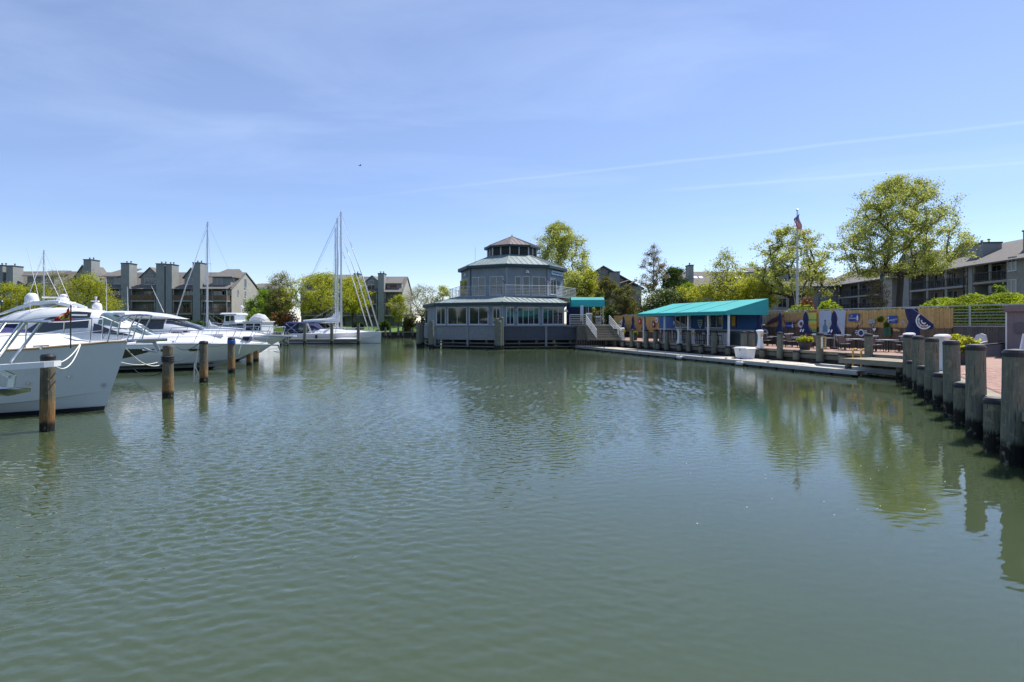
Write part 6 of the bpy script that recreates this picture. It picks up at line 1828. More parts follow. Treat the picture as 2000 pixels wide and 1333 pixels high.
# sandwich menu on pile
u = TU(1606, -.25); o = thing('menu_board', 'small framed menu board hung on the piling behind the floating dock', 'sign', TP(u, -.32, 1.28), TRZ)
m = MB(); m.box(0, .36, -.05, -.0, 0, .72); m.build('frame', K['reed'], o); m = MB(); m.box(.05, .15, -.062, -.052, .06, .66); m.build('sheet', K['ink'], o)
m = MB()
for k in range(4): m.box(.19, .29, -.062, -.052, .08 + k * .15, .19 + k * .15)
m.build('picture_tile', K['surf'], o)
for i, px in enumerate((1666, 1682)):
    u = TU(px, -.1); o = thing('yellow_bollard', 'short yellow ladder handle at the terrace edge, ' + ('left one' if i == 0 else 'right one'), 'handle', TP(u, -.1, .6), TRZ, 'yellow ladder handles')
    m = MB(); m.tube([(0, 0, -.8), (0, 0, .62), (0, .1, .72), (0, .25, .72)], .05, 6); m.build('tube', K['amber'], o)

# wicker chair, planter, shed on the right
o = thing('resin_armchair', 'pale resin wicker armchair standing before the grey boards', 'armchair', P(1905, 690.5, 31.5) + Vector((0, 0, 0)), R(-75))
o.location.z = DZ
m = MB(); m.box(-.3, .3, -.3, .3, .36, .46); m.build('seat', K['resin'], o)
m = MB(); m.slab([(-.34, .28, .3), (.34, .28, .3), (.36, .36, .8), (.26, .40, 1.1), (0, .42, 1.2), (-.26, .40, 1.1), (-.36, .36, .8)], (0, .05, 0)); m.build('backrest', K['resin'], o)
for s in (-1, 1):
    m = MB(); m.hexa([(s * .32, -.32, .3), (s * .40, -.32, .3), (s * .40, .30, .3), (s * .32, .30, .3), (s * .32, -.32, .66), (s * .42, -.32, .66), (s * .42, .34, .78), (s * .32, .34, .78)]); m.build('armrest', K['resin'], o)
    for y in (-.28, .28):
        m = MB(); m.bar((s * .3, y, 0), (s * .3, y, .36), .07, .07); m.build('leg', K['resin'], o)
o = thing('low_board_wall', 'low mauve board fence with black top beside the shed', 'fence', (0, 0, 0))
a, b = P(1912, 694, 29.5), P(1966, 690, 29.9); a.z = b.z = DZ
m = MB(); m.hexa([a, b, b + Vector((0, .1, 0)), a + Vector((0, .1, 0)), a + Vector((0, 0, .57)), b + Vector((0, 0, .70)), b + Vector((0, .1, .70)), a + Vector((0, .1, .57))]); m.build('panel', K['shed'], o)
m = MB(); m.bar(a + Vector((0, .05, .6)), b + Vector((0, .05, .73)), .16, .05); m.build('top_rail', K['black'], o)
sh_ = thing('dock_shed', 'mauve grey panelled shed with slanted flat roof at the right edge', 'shed', (Xat(1965, 29.6), 29.6, DZ), R(-43))
m = MB(); m.box(0, 3.2, 0, 2.4, 0, 2.35); m.build('wall', K['shed'], sh_)
m = MB(); m.box(-.03, .04, -.03, .04, 0, 2.34); m.build('corner_post', K['gelgrey'], sh_)
m = MB(); m.hexa([(-.08, -.2, 2.36), (3.4, -.2, 2.36), (3.4, 2.5, 2.36), (-.08, 2.5, 2.36), (-.14, -.26, 2.66), (3.4, -.26, 2.76), (3.4, 2.5, 2.76), (-.14, 2.5, 2.66)]); m.build('roof', K['shed'], sh_)
m = MB(); m.box(.35, .75, -.13, -.004, 1.25, 1.75); m.build('dispenser', K['sheddk'], sh_)
o = thing('white_board', 'white framed board leaning by the shed at the right edge', 'board', P(1988, 690, 27.2), R(-20)); o.location.z = DZ
m = MB(); m.slab([(0, 0, 0), (1.2, 0, 0), (1.2, .35, 1.25), (.35, .35, 1.25)], (0, .05, 0)); m.build('panel', K['poster'], o)
m = MB(); m.bar((0, -.02, 0), (.35, .33, 1.25), .06, .05).bar((0, -.02, .03), (1.2, -.02, .03), .05, .05); m.build('frame', K['white'], o)
o = tag(MB().tube([P(1879, 731, 19.5), P(1884, 729, 19.6), P(1888, 733, 19.2), P(1897, 732, 19.3), P(1893, 734, 19.0)], .025, 5).build('mooring_line', K['rope']), 'white line end lying on the bricks behind the near pilings', 'rope')
# lamp posts, flag pole, car -----------------------------------------------------------------


def lamp(px, Y, zb, top, label):
    o = thing('street_lamp', label, 'lamp post', (Xat(px, Y), Y, zb), 0, 'black lantern lamp posts'); h = top - zb
    m = MB(); m.lathe([(.14, 0), (.12, .4), (.06, .5), (.05, h - .9)], 8); m.build('post', K['black'], o)
    m = MB(); m.lathe([(.05, h - .9), (.17, h - .85), (.24, h - .35), (.22, h - .33)], 8); m.build('lantern', K['shield'], o)
    m = MB(); m.lathe([(.28, h - .328), (.15, h - .15), (.04, h - .08), (.03, h)], 8); m.build('lantern_cap', K['black'], o)


lamp(1723, 58, 2.6, Zat(533, 58), 'black lantern lamp post left of the large tree trunk')
lamp(1600, 60, 2.6, Zat(566, 60), 'black lantern lamp post right of the flagpole behind the railing')
lamp(3, 80, 2.0, Zat(585, 80), 'lamp post with pale globe at the far left behind the boats')
fp = thing('flagpole', 'tall white flagpole with yardarm and ball top behind the terrace railing', 'flagpole', (Xat(1557, 56), 56, 2.6))
m = MB(); hz_ = Zat(412, 56) - 2.6; m.tube([(0, 0, 0), (0, 0, 6), (0, 0, hz_)], [.12, .09, .05], 10); m.build('pole', K['rail'], fp)
m = MB(); m.lathe([(.02, 0), (.12, .03), (.13, .1), (.05, .17), (0.01, .19)], 10, (0, 0, hz_)); m.build('finial', K['alu'], fp)
zy = Zat(481, 56) - 2.6; m = MB(); m.tube([(-1.1, .0, zy - .05), (0, -.12, zy), (1.1, -.2, zy + .12)], .045, 6); m.build('yardarm', K['white'], fp)
m = MB(); m.tube([(-1.05, 0, zy), (-.12, -.1, 1.2)], .012, 4); m.tube([(1.05, -.2, zy + .1), (.12, -.1, 1.2)], .012, 4); m.tube([(.08, -.1, hz_ - .1), (.1, -.12, 1.2)], .012, 4); m.build('halyard', K['rope'], fp)
fl = thing('national_flag', 'limp red, white and blue flag hanging in folds from the flagpole', 'flag', (Xat(1557, 56), 55.85, 0))
zt_ = Zat(419, 56)
NS, NU = 13, 20


def fpt(u, v):
    # u along the fly, v down the hoist; hangs limp against the pole
    # u = 0 at the hoist; the limp cloth falls beside and across the pole
    z = zt_ - v * 1.0 - u * (1.55 - .25 * v)
    x = -.50 * math.sin(math.pi * min(1, u * 1.05)) * (1 - v) * 1.1 + .95 * u * v ** .6 + .06 * math.sin(u * 12) + .04
    return Vector((x, .12 * math.sin(u * 9 + v * 4) - .22, z))


def flag_part(nm, mt, cells):
    m = MB()
    for u0, u1, v0, v1 in cells:
        nu = max(2, int(NU * (u1 - u0)))
        m.rings([[fpt(u0 + (u1 - u0) * i / nu, v0 + (v1 - v0) * j / 2) for j in range(3)] for i in range(nu + 1)], False)
    return m.build(nm, K[mt], fl, smooth=True)


flag_part('red_stripes', 'red', [((.32 if k < 7 else 0), 1, k / 13, (k + 1) / 13) for k in range(0, 13, 2)])
flag_part('white_stripes', 'flagw', [((.32 if k < 7 else 0), 1, k / 13, (k + 1) / 13) for k in range(1, 13, 2)])
flag_part('canton', 'flagb', [(0, .32, 0, 7 / 13)])
m = MB()
for i in range(5):
    for j in range(4):
        p = fpt(.04 + i * .06, .06 + j * .13) + Vector((0, -.02, 0)); m.slab([p + Vector((.035 * math.cos(a), 0, .035 * math.sin(a))) for a in [1.2566 * k for k in range(5)]], (0, -.004, 0))
m.build('stars', K['flagw'], fl)

# white estate car
car = thing('white_suv', 'white sport utility car parked behind the stairs beyond the far bamboo screen', 'car', (Xat(1193, 84), 84, 2.6), R(162))
# local x forward; car faces left of picture and a little towards us
prof = [(-2.3, .45), (2.25, .40), (2.35, .62), (2.3, .88), (2.15, 1.0), (1.1, 1.12), (.35, 1.68), (.05, 1.75), (-1.7, 1.76), (-2.15, 1.55), (-2.35, 1.05)]


def hw(z): return .93 if z < 1.1 else .93 - (z - 1.1) * .30


m = MB(); ring = [[Vector((x, s * hw(z), z)) for x, z in prof] for s in (-1, 1)]
ring = [[Vector((x, -hw(z) + .06, z)) for x, z in prof]] + [[Vector((x * .985, -hw(z) - 0.0, z)) for x, z in prof]] + [[Vector((x * .985, hw(z), z)) for x, z in prof]] + [[Vector((x, hw(z) - .06, z)) for x, z in prof]]
m.rings(ring, True, True); m.build('body', K['carw'], car, fixn=True)
for s in (-1, 1):
    for x0_, x1_, x2_, x3_ in ((.95, .1, .02, .35), (-.06, -.95, -.95, -.06), (-1.05, -1.95, -1.75, -1.05)):
        m = MB(); m.slab([(x0_, s * (hw(1.18) + .012), 1.18), (x1_, s * (hw(1.18) + .012), 1.18), (x2_, s * (hw(1.62) + .012), 1.62), (x3_, s * (hw(1.62) + .012), 1.62)], (0, -s * .02, 0)); m.build('side_window', K['dglass'], car)
    for x in (1.42, -1.45):
        m = MB(); m.lathe([(.2, -.13), (.36, -.11), (.38, -.04), (.38, .04), (.36, .11), (.2, .13)], 18); wo = m.build('wheel', K['tyre'], car, loc=(x, s * .85, .38), rot=(R(90), 0, 0))
        m = MB(); m.lathe([(.05, -.15), (.22, -.14), (.24, -.1), (.24, .1), (.22, .14), (.05, .15)], 12); m.build('rim', K['alu'], wo)
        m = MB(); annulus(m, (x, s * .935, .38), .39, .47, 12, .012, 0, 180); m.build('wheel_arch', K['pot'], car)
    m = MB(); m.box(*sorted((2.08, 2.32)), *sorted((s * .6, s * .88)), .80, .95); m.build('headlight', K['shield'], car)
    m = MB(); m.box(.85, 1.0, *sorted((s * .96, s * 1.14)), 1.12, 1.28); m.build('mirror', K['carw'], car)
m = MB(); m.slab([(1.12, -.78, 1.16), (1.12, .78, 1.16), (.38, .70, 1.67), (.38, -.70, 1.67)], (.03, 0, .03)); m.build('windscreen', K['shield'], car)
m = MB(); m.box(2.3, 2.38, -.5, .5, .58, .86); m.build('grille', K['pot'], car)
m = MB(); m.box(2.3, 2.4, -.9, .9, .40, .52); m.build('bumper', K['pot'], car)
o = thing('stone_pillar', 'low pale masonry pillar with dark slots left of the white car', 'pillar', (Xat(1168, 70), 70, 2.6))
m = MB(); m.box(-.3, .3, -.3, .3, 0, .95); m.build('shaft', K['stone'], o); m = MB(); m.box(-.36, .36, -.36, .36, .955, 1.1); m.build('cap', K['white'], o)
m = MB(); m.box(-.2, .2, -.32, -.303, .7, .8); m.box(-.2, .2, -.32, -.303, .45, .55); m.build('slot', K['black'], o)
# bird
o = thing('flying_bird', 'tiny dark bird gliding alone in the sky above the tallest mast', 'bird', P(703.5, 324, 90), R(20))
m = MB(); m.tube([(-.22, 0, 0), (-.1, 0, .02), (.08, 0, .02), (.2, 0, .0)], [.02, .06, .06, .02], 6)
for s in (-1, 1):
    m.slab([(.08, s * .04, .03), (.12, s * .28, .12), (.0, s * .55, .06), (-.06, s * .3, .09), (-.06, s * .04, .03)], (0, 0, -.012))
m.slab([(-.2, -.02, 0), (-.2, .02, 0), (-.34, .08, 0), (-.34, -.08, 0)], (0, 0, .01)); m.build('bird_body', K['pot'], o)
# ================================================================== condominium buildings


def balcony(parent, x, y, z, w_, d_, railmt='brownrail', slabmt='slabm', posts=True, ph=2.55, solid=False, rh=1.05, open_side=True):
    """a balcony hung on the facade: local x along it, y outwards is negative"""
    m = MB(); m.box(x, x + w_, y - d_, y - .01, z - .26, z); s = m.build('balcony_floor', K[slabmt], parent)
    m = MB()
    for a, b in (((x + .04, y - d_ + .05), (x + w_ - .04, y - d_ + .05)), ((x + .04, y - d_ + .05), (x + .04, y - .05)), ((x + w_ - .04, y - d_ + .05), (x + w_ - .04, y - .05))):
        a3, b3_ = Vector((*a, z + rh)), Vector((*b, z + rh)); m.bar(a3, b3_, .09, .06)
        a3.z = b3_.z = z + .12; m.bar(a3, b3_, .06, .06)
        n = max(2, int((b3_ - a3).length / (.17 if solid else .22)))
        for i in range(n):
            p = a3.lerp(b3_, (i + .5) / n); wd = .125 if solid else .05
            dd = (b3_ - a3).normalized(); m.bar(p, p + Vector((0, 0, rh - .13)), .03, wd, up=tuple(dd))
    m.build('balcony_railing', K[railmt], s)
    if posts:
        for xx in (x + .1, x + w_ - .1):
            m = MB(); m.box(xx - .08, xx + .08, y - d_ + .06, y - d_ + .2, z + .01, z + ph); m.build('balcony_post', K[slabmt], s)
    return s


def gable(parent, x0, x1, y0, y1, ze, zr, wallmt='condo', wall=True, over=.25, zb=None, th=.14):
    """cross gable: ridge along y at the middle of x0..x1; its front face is at y0"""
    xm = (x0 + x1) / 2
    if wall:
        m = MB(); zb_ = ze - 2.3 if zb is None else zb
        m.slab([(x0, y0, zb_), (x1, y0, zb_), (x1, y0, ze), (xm, y0, zr), (x0, y0, ze)], (0, y1 - y0, 0)); m.build('dormer_wall', K[wallmt], parent)
    m = MB(); k = (zr - ze) / (xm - x0); o = .35
    for s in (-1, 1):
        xe = x0 - o if s < 0 else x1 + o
        m.slab([(xe, y0 - over, ze - k * o + .02), (xm, y0 - over, zr + .02), (xm, y1, zr + .02), (xe, y1, ze - k * o + .02)], (0, 0, th))
    return m.build('dormer_roof', K['shingle'], parent)


def roof_slope(parent, x0, x1, y0, z0, y1, z1, th=.16, name='roof'):
    m = MB(); m.slab([(x0, y0, z0), (x1, y0, z0), (x1, y1, z1), (x0, y1, z1)], (0, 0, th)); return m.build(name, K['shingle'], parent)


def chimney(parent, x0, x1, y0, y1, z0, z1, mt='condo', flues=2):
    m = MB(); m.box(x0, x1, y0, y1, z0, z1); c = m.build('chimney', K[mt], parent)
    m = MB(); m.box(x0 - .08, x1 + .08, y0 - .08, y1 + .08, z1 + .002, z1 + .16); m.build('chimney_cap', K['fascia'], c)
    for i in range(flues):
        x = x0 + (x1 - x0) * (i + .5) / flues; m = MB(); m.lathe([(.09, 0), (.09, .3), (.17, .32), (.17, .42), (.05, .5)], 8, (x, (y0 + y1) / 2, z1 + .16)); m.build('flue', K['darkrail'], c)
    return c


_rd = random.Random(6)


def glazed_door(b, x, y, z, w_, h_, rz=0, cols=2): return window(b, (x, y, z), rz, w_, h_, cols, 1, fm='slabm', fw=.09, gm=_rd.choice(('glass', 'glass', 'glassc')))


def condo_row(label, Y, px0, px1, zb, bays, depth=11.0, end='right', rooftop=None, zE=None):
    """a row facing the water; bays: list of (kind, pxa, pxb, ...) measured on the facade plane at depth Y"""
    x0, x1 = Xat(px0, Y), Xat(px1, Y)
    b = thing('condo_building', label, 'building', (x0, Y, zb), 0, 'grey clapboard condominiums')
    X = lambda px: Xat(px, Y) - x0
    Z = lambda py: Zat(py, Y) - zb
    L_ = x1 - x0
    zE = Z(566) if zE is None else zE
    m = MB(); m.box(0, L_ - .12, 0, depth, 0, zE + .0); m.build('wall', K['condo'], b)
    return b, X, Z, L_


# --- left row ------------------------------------------------------------------------------
Yc = 122.0
lab = 'long left hand row of grey condominiums with tall chimneys and brown balcony rails'
b, X, Z, L_ = condo_row(lab, Yc, 148, 454, 2.05, [])
zE = Z(566)
# end wall with its steep roof line; sunlight is put into its paler colour
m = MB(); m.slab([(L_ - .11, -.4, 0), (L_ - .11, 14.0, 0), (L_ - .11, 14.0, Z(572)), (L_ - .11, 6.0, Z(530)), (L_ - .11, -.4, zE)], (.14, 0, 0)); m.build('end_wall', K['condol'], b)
for yy, zz, w_, h_ in ((5.3, Z(560), 1.0, 2.1), (5.6, Z(577), .55, 1.2), (2.2, Z(576), .5, 1.2), (5.0, Z(600), 1.0, 2.0)):
    window(b, (L_ + .035, yy, zz), R(90), w_, h_, 1, 1)
m = MB(); m.hexa([(L_ + .05, 9.2, Z(598)), (L_ + 1.4, 9.2, Z(598)), (L_ + 1.4, 12, Z(598)), (L_ + .05, 12, Z(598)), (L_ + .05, 9.2, Z(589)), (L_ + 1.4, 9.2, Z(595)), (L_ + 1.4, 12, Z(595)), (L_ + .05, 12, Z(589))]); m.build('side_porch_roof', K['shingle'], b)
for y in (9.3, 11.9):
    m = MB(); m.box(L_ + 1.2, L_ + 1.35, y - .07, y + .07, 0, Z(598)); m.build('porch_post', K['slabm'], b)
# main roof: lower skirt rises from the eave, upper steep part to the ridge
roof_slope(b, -.3, L_ + .2, -.7, zE - .1, 6.0, Z(529))
roof_slope(b, -.3, L_ + .2, 14.4, zE - .1, 6.0, Z(529) + .01)
# end unit with raised boxed roof
xa, xb = X(409), X(451)
m = MB(); m.box(xa + .5, xb - .2, .3, 8, zE, Z(540)); m.build('upper_wall', K['condo'], b)
m = MB(); m.slab([(xa - .2, -.2, Z(542)), (xb + .3, -.2, Z(542)), (xb - .3, 4.5, Z(523.5)), (xa + 1.6, 4.5, Z(523.5))], (0, 0, .15)); m.build('upper_roof', K['shingle'], b)
m = MB(); m.slab([(xb + .3, -.2, Z(542)), (xb + .3, 8, Z(542)), (xb - .3, 4.5, Z(523.5))], (0, 0, .15)); m.build('upper_roof', K['shingle'], b)
window(b, (X(414), .3, Z(558)), 0, X(433) - X(414), Z(544) - Z(558), 2, 1)
# gable dormers
for pa, pe, ap in ((361, 388, 524.5), (276, 313, 523.5), (150, 176, 519)):
    gable(b, X(pa), X(pe), -.15, 6, Z(541 if pa != 150 else 538), Z(ap), zb=zE - .2)
    w_ = (X(pe) - X(pa)) * .58; window(b, (X((pa + pe) / 2) - w_ / 2, -.16, Z(556)), 0, w_, Z(543.5) - Z(556), 3, 1)
    m = MB(); r_ = w_ * .36; xm = X((pa + pe) / 2)
    m.slab([(xm + r_ * math.cos(a), -.2, Z(541) + r_ * .8 * math.sin(a)) for a in [R(18 * k) for k in range(11)]], (0, .06, 0)); m.build('fan_window', K['glass'], b)
# roof between dormers (px 195-250)
m = MB(); m.slab([(X(195), -.4, Z(541)), (X(248), -.4, Z(541)), (X(248), 5, Z(522)), (X(212), 5, Z(522))], (0, 0, .15)); m.build('upper_roof', K['shingle'], b)
m = MB(); m.box(X(206), X(246), .2, 5, zE, Z(541) - .02); m.build('upper_wall', K['condo'], b)
window(b, (X(221), .2, Z(555)), 0, X(240) - X(221), Z(543) - Z(555), 3, 1)
# chimney breasts
for pa, pe, top in ((386, 400.5, 516), (315.5, 331.5, 518), (334, 346, 519), (248, 264, 517), (176, 191, 510)):
    chimney(b, X(pa), X(pe), -1.9, .6, 0, Z(top), flues=2)
# balconies and doors per bay, three storeys
for pa, pe in ((402, 453), (347, 385), (266, 315), (200, 248)):
    for fz in (587.8, 612.7):
        balcony(b, X(pa) + .1, 0, Z(fz), X(pe) - X(pa) - .2, 2.0, 'brownrail', posts=True, solid=(fz < 600), ph=2.45)
    for fz in (587.6, 612.5, 637):
        wd = X(pe) - X(pa); z = Z(fz) + .05
        glazed_door(b, X(pa) + wd * .28, 0, z, wd * .52, 2.05, cols=3)
    m = MB(); m.slab([(X(pa) - .1, -2.1, Z(566.5)), (X(pe) + .1, -2.1, Z(566.5)), (X(pe) + .1, .2, Z(558)), (X(pa) - .1, .2, Z(558))], (0, 0, .12)); m.build('porch_roof', K['shingle'], b)
window(b, (X(433.5), 0, Z(577)), 0, 2.0, 1.3, 3, 1)

# --- far left row -------------------------------------------------------------------------
b, X, Z, L_ = condo_row('partly hidden grey condominium row at the far left behind the radar domes', 118, -60, 112, 2.05, [])
zE = Z(566)
roof_slope(b, -.3, L_ + .2, -.7, zE - .1, 6.0, Z(527)); roof_slope(b, -.3, L_ + .2, 13, zE - .1, 6.0, Z(527) + .01)
for pa, pe, top in ((6, 21, 521), (28, 41, 522), (-40, -25, 521)): chimney(b, X(pa), X(pe), -1.9, .6, 0, Z(top), flues=2 if pa < 20 else 1)
for pa, pe in ((46, 108), (-24, 5)):
    m = MB(); m.slab([(X(pa), -.4, Z(540)), (X(pe), -.4, Z(540)), (X(pe) - .5, 5, Z(526)), (X(pa) + 1.5, 5, Z(526))], (0, 0, .15)); m.build('upper_roof', K['shingle'], b)
    m = MB(); m.box(X(pa) + .6, X(pe) - .4, .2, 5, zE, Z(540) - .02); m.build('upper_wall', K['condo'], b)
    for fz in (587.8, 612.7): balcony(b, X(pa) + .2, 0, Z(fz), X(pe) - X(pa) - .4, 2.0, 'brownrail', solid=True)
    for fz in (587.6, 612.5, 637): glazed_door(b, X(pa) + 1.2, 0, Z(fz) + .05, 3.2, 2.05, cols=3)

# --- centre row behind the masts ------------------------------------------------------------
b, X, Z, L_ = condo_row('centre grey condominium row behind the sailing yacht masts with a dark red window blind', 131, 588, 786, 2.05, [], depth=11)
zE = Z(572)
m = MB(); m.slab([(L_ - .11, -.3, 0), (L_ - .11, 12, 0), (L_ - .11, 12, zE), (L_ - .11, 5.5, Z(540)), (L_ - .11, -.3, zE)], (.14, 0, 0)); m.build('end_wall', K['condol'], b)  # right-facing end wall, sunlit tone given by the paler siding
roof_slope(b, -.3, L_ + .2, -.7, zE - .1, 6.0, Z(538)); roof_slope(b, -.3, L_ + .2, 13, zE - .1, 6.0, Z(538) + .01)
m = MB(); m.slab([(X(753) - .1, -.3, Z(555)), (X(786), -.3, Z(555)), (X(781), 5, Z(539)), (X(753), 5, Z(539))], (0, 0, .15)); m.build('upper_roof', K['shingle'], b)
m = MB(); m.box(X(755), X(784), .3, 5, zE, Z(555) - .02); m.build('upper_wall', K['condo'], b)
w1 = window(b, (X(760), .3, Z(568)), 0, X(776) - X(760), Z(556) - Z(568), 3, 1)
m = MB(); m.box(.1, X(776) - X(760) - .1, -.1, -.075, .7, 1.35); m.build('red_blind', K['surf'], w1)
gable(b, X(713), X(741), -.15, 6, Z(552), Z(539.5), zb=zE - .2)
window(b, (X(718.5), -.16, Z(568)), 0, X(733) - X(718.5), Z(557) - Z(568), 2, 1)
window(b, (X(720.5), -.16, Z(556)), 0, X(731) - X(720.5), Z(548.5) - Z(556), 1, 1)
chimney(b, X(742), X(753.5), -1.9, .6, 0, Z(536.5), flues=2); chimney(b, X(691), X(701), .0, 2.2, 3, Z(535.5), flues=1)
m = MB(); m.slab([(X(588), -.4, Z(548)), (X(690), -.4, Z(548)), (X(690), 5, Z(534.5)), (X(590), 5, Z(534.5))], (0, 0, .15)); m.build('upper_roof', K['shingle'], b)
for pa, pe in ((592, 640), (642, 690), (701, 741), (754, 786)):
    for fz in (594, 616):
        balcony(b, X(pa) + .1, 0, Z(fz), X(pe) - X(pa) - .2 + (2.4 if (pe > 780 and fz > 600) else 0), 2.0, 'brownrail', solid=False)
    for fz in (593.8, 615.8, 637):
        glazed_door(b, X(pa) + 1.0, 0, Z(fz) + .05, (X(pe) - X(pa)) * .5, 2.0, cols=2)
    m = MB(); m.slab([(X(pa) - .1, -2.1, zE - .05), (X(pe) + .1, -2.1, zE - .05), (X(pe) + .1, .2, zE + .9), (X(pa) - .1, .2, zE + .9)], (0, 0, .12)); m.build('porch_roof', K['shingle'], b)

# --- right hand blocks above the terrace ------------------------------------------------------
FO = Vector((55.5, 60.0, 0)); FD = Vector((.108, .994, 0)).normalized(); FRZ = math.atan2(-FD.y, -FD.x)


def FU(px):
    r = (px - 1000) / F; return (FO.x - r * FO.y) / (r * FD.y - FD.x)


def FZ(px, py): return Zat(py, (FO + FD * FU(px)).y)


def right_block(label, ua, ub):
    """frame: origin at the far end ua, local x runs towards the viewer end ub"""
    o = FO + FD * ua
    b = thing('condo_building', label, 'building', (o.x, o.y, 2.6), FRZ, 'grey clapboard condominiums')
    return b, lambda px: ua - FU(px)


eZ = 9.85 - 2.6; zF1, zF2 = 5.15 - 2.6, 7.6 - 2.6
b, X = right_block('right grey condominium with long balconies and sloping roof behind the large tree', FU(1628), FU(1889))
L_ = FU(1628) - FU(1889)
m = MB(); m.box(-9, L_, 1.9, 12, 0, eZ); m.build('wall', K['condo'], b)
roof_slope(b, -9.4, L_ + .3, -.45, eZ - .12, 7.0, eZ + 3.3); roof_slope(b, -9.4, L_ + .3, 14.5, eZ - .12, 7.0, eZ + 3.31)
m = MB(); m.slab([(L_ - .02, 1.9, eZ + .003), (L_ - .02, 12, eZ + .003), (L_ - .02, 12, eZ + .9), (L_ - .02, 7, eZ + 3.15), (L_ - .02, 1.9, eZ + .9)], (-L_ - 8.9, 0, 0)); m.build('gable_wall', K['condo'], b)
for pa, pe in ((1722, 1742), (1763, 1775)):      # projecting wall panels between balcony bays
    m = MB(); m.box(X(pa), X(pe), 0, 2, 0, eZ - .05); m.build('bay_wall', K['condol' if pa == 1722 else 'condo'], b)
for pa, pe, n_ in ((1776, 1886, 3), (1636, 1721, 2)):
    xa, xe = X(pa), X(pe); st_ = (xe - xa) / n_
    for k in range(n_):
        for zz in (zF1, zF2):
            balcony(b, xa + k * st_, 1.9, zz, st_ - .02, 1.85, 'darkrail', posts=True, ph=2.2)
            glazed_door(b, xa + k * st_ + st_ * .12, 1.9, zz + .05, st_ * .5, 2.0, cols=3)
            window(b, (xa + k * st_ + st_ * .68, 1.9, zz + .7), 0, st_ * .2, 1.3, 1, 1)
m = MB(); m.box(X(1743), X(1762), 1.7, 1.88, 0, eZ - .1); m.build('recess_shade_panel', K['soffit'], b)  # near-black panel; the shade of the recess is put into its colour
xc = X(1889)
chimney(b, xc - 3.4, xc - .9, 2.4, 4.6, eZ, FZ(1880, 476) - 2.6, flues=2)
gable(b, xc - 11, xc - 5.0, 4.6, 9, eZ + 2.2, eZ + 3.9, zb=eZ)
gable(b, X(1716), X(1745), 3.0, 9, eZ + 2.4, eZ + 4.2, zb=eZ)
m = MB(); m.tube([(L_ - .6, -.05, 0), (L_ - .6, -.05, eZ - .1)], .07, 6); m.build('downpipe', K['fascia'], b)
b, X = right_block('nearest right hand grey condominium with framed windows and big square chimney', FU(1891), FU(2080))
L_ = FU(1891) - FU(2080)
m = MB(); m.box(X(1966), L_, 0, 12, 0, eZ + .1); m.build('wall', K['condo'], b)
m = MB(); m.box(0, X(1966) - .01, 1.9, 12, 0, eZ); m.build('recessed_wall', K['condo'], b)
m = MB(); m.box(0, X(1899), 0, 1.88, 0, eZ - .1); m.build('bay_wall', K['condo'], b)
roof_slope(b, -.2, L_ + .3, -.5, eZ - .1, 6.5, eZ + 3.2); roof_slope(b, -.2, L_ + .3, 13.5, eZ - .1, 6.5, eZ + 3.21)
m = MB(); m.slab([(-.05, 1.9, eZ + .103), (-.05, 12, eZ + .103), (-.05, 12, eZ + .6), (-.05, 6.5, eZ + 3.05), (-.05, 1.9, eZ + .9)], (.1, 0, 0)); m.build('gable_wall', K['condo'], b)
xa, xe = X(1899), X(1966); st_ = (xe - xa) / 2
for k in range(2):
    for zz in (zF1 + .1, zF2 + .2):
        balcony(b, xa + k * st_, 1.9, zz, st_ - .02, 1.85, 'darkrail', posts=True, ph=2.0)
        glazed_door(b, xa + k * st_ + .5, 1.9, zz + .05, st_ * .6, 2.0, cols=2)
for zz in (zF1 + .95, zF2 + 1.05):
    window(b, (X(1969.5), 0, zz), 0, X(1986) - X(1969.5), 1.62, 2, 1, fw=.09)
chimney(b, X(1957), X(1993), 2.2, 5.0, eZ + .6, FZ(1975, 450) - 2.6, flues=3)
for k in range(3):
    m = MB(); x = X(1990) + .4 + k * 1.1; z0_ = eZ + 1.35; m.slab([(x, 2.6, z0_ + .18), (x + .8, 2.6, z0_ + .18), (x + .8, 3.6, z0_ + .66), (x, 3.6, z0_ + .66)], (0, 0, .1)); m.build('skylight', K['white'], b)

# --- block behind the teal canopy and trees -------------------------------------------------------
b, X, Z, L_ = condo_row('grey condominium with skylights and slender chimney behind the feathery trees', 108, 1338, 1640, 2.6, [], depth=13, zE=Zat(560, 108) - 2.6)
zE = Z(560)
roof_slope(b, -.4, X(1480), -.6, zE - .1, 6.5, Z(527)); roof_slope(b, -.4, L_ + .3, 13.6, zE - .1, 6.5, Z(527) + .01)
roof_slope(b, X(1480) + .01, L_ + .3, -.6, zE - .1, 3.0, Z(541))
m = MB(); m.box(X(1472), X(1600), 2.6, 9, zE, Z(529)); m.build('upper_wall', K['condo'], b)
m = MB(); m.slab([(X(1470), 2.0, Z(529)), (X(1602), 2.0, Z(529)), (X(1602), 6.5, Z(518)), (X(1472), 6.5, Z(518))], (0, 0, .15)); m.build('upper_roof', K['shingle'], b)
chimney(b, X(1349), X(1358), 1.0, 3.2, zE, Z(518), flues=1)
for px in (1366, 1377, 1446, 1457):
    t = .45; m = MB(); x = X(px); y0 = -.6 + 7.1 * .5; z0_ = zE - .1 + (Z(527) - zE + .1) * .5 + .17; m.slab([(x, y0, z0_), (x + .7, y0, z0_), (x + .7, y0 + .9, z0_ + .42), (x, y0 + .9, z0_ + .42)], (0, 0, .1)); m.build('skylight', K['white'], b)
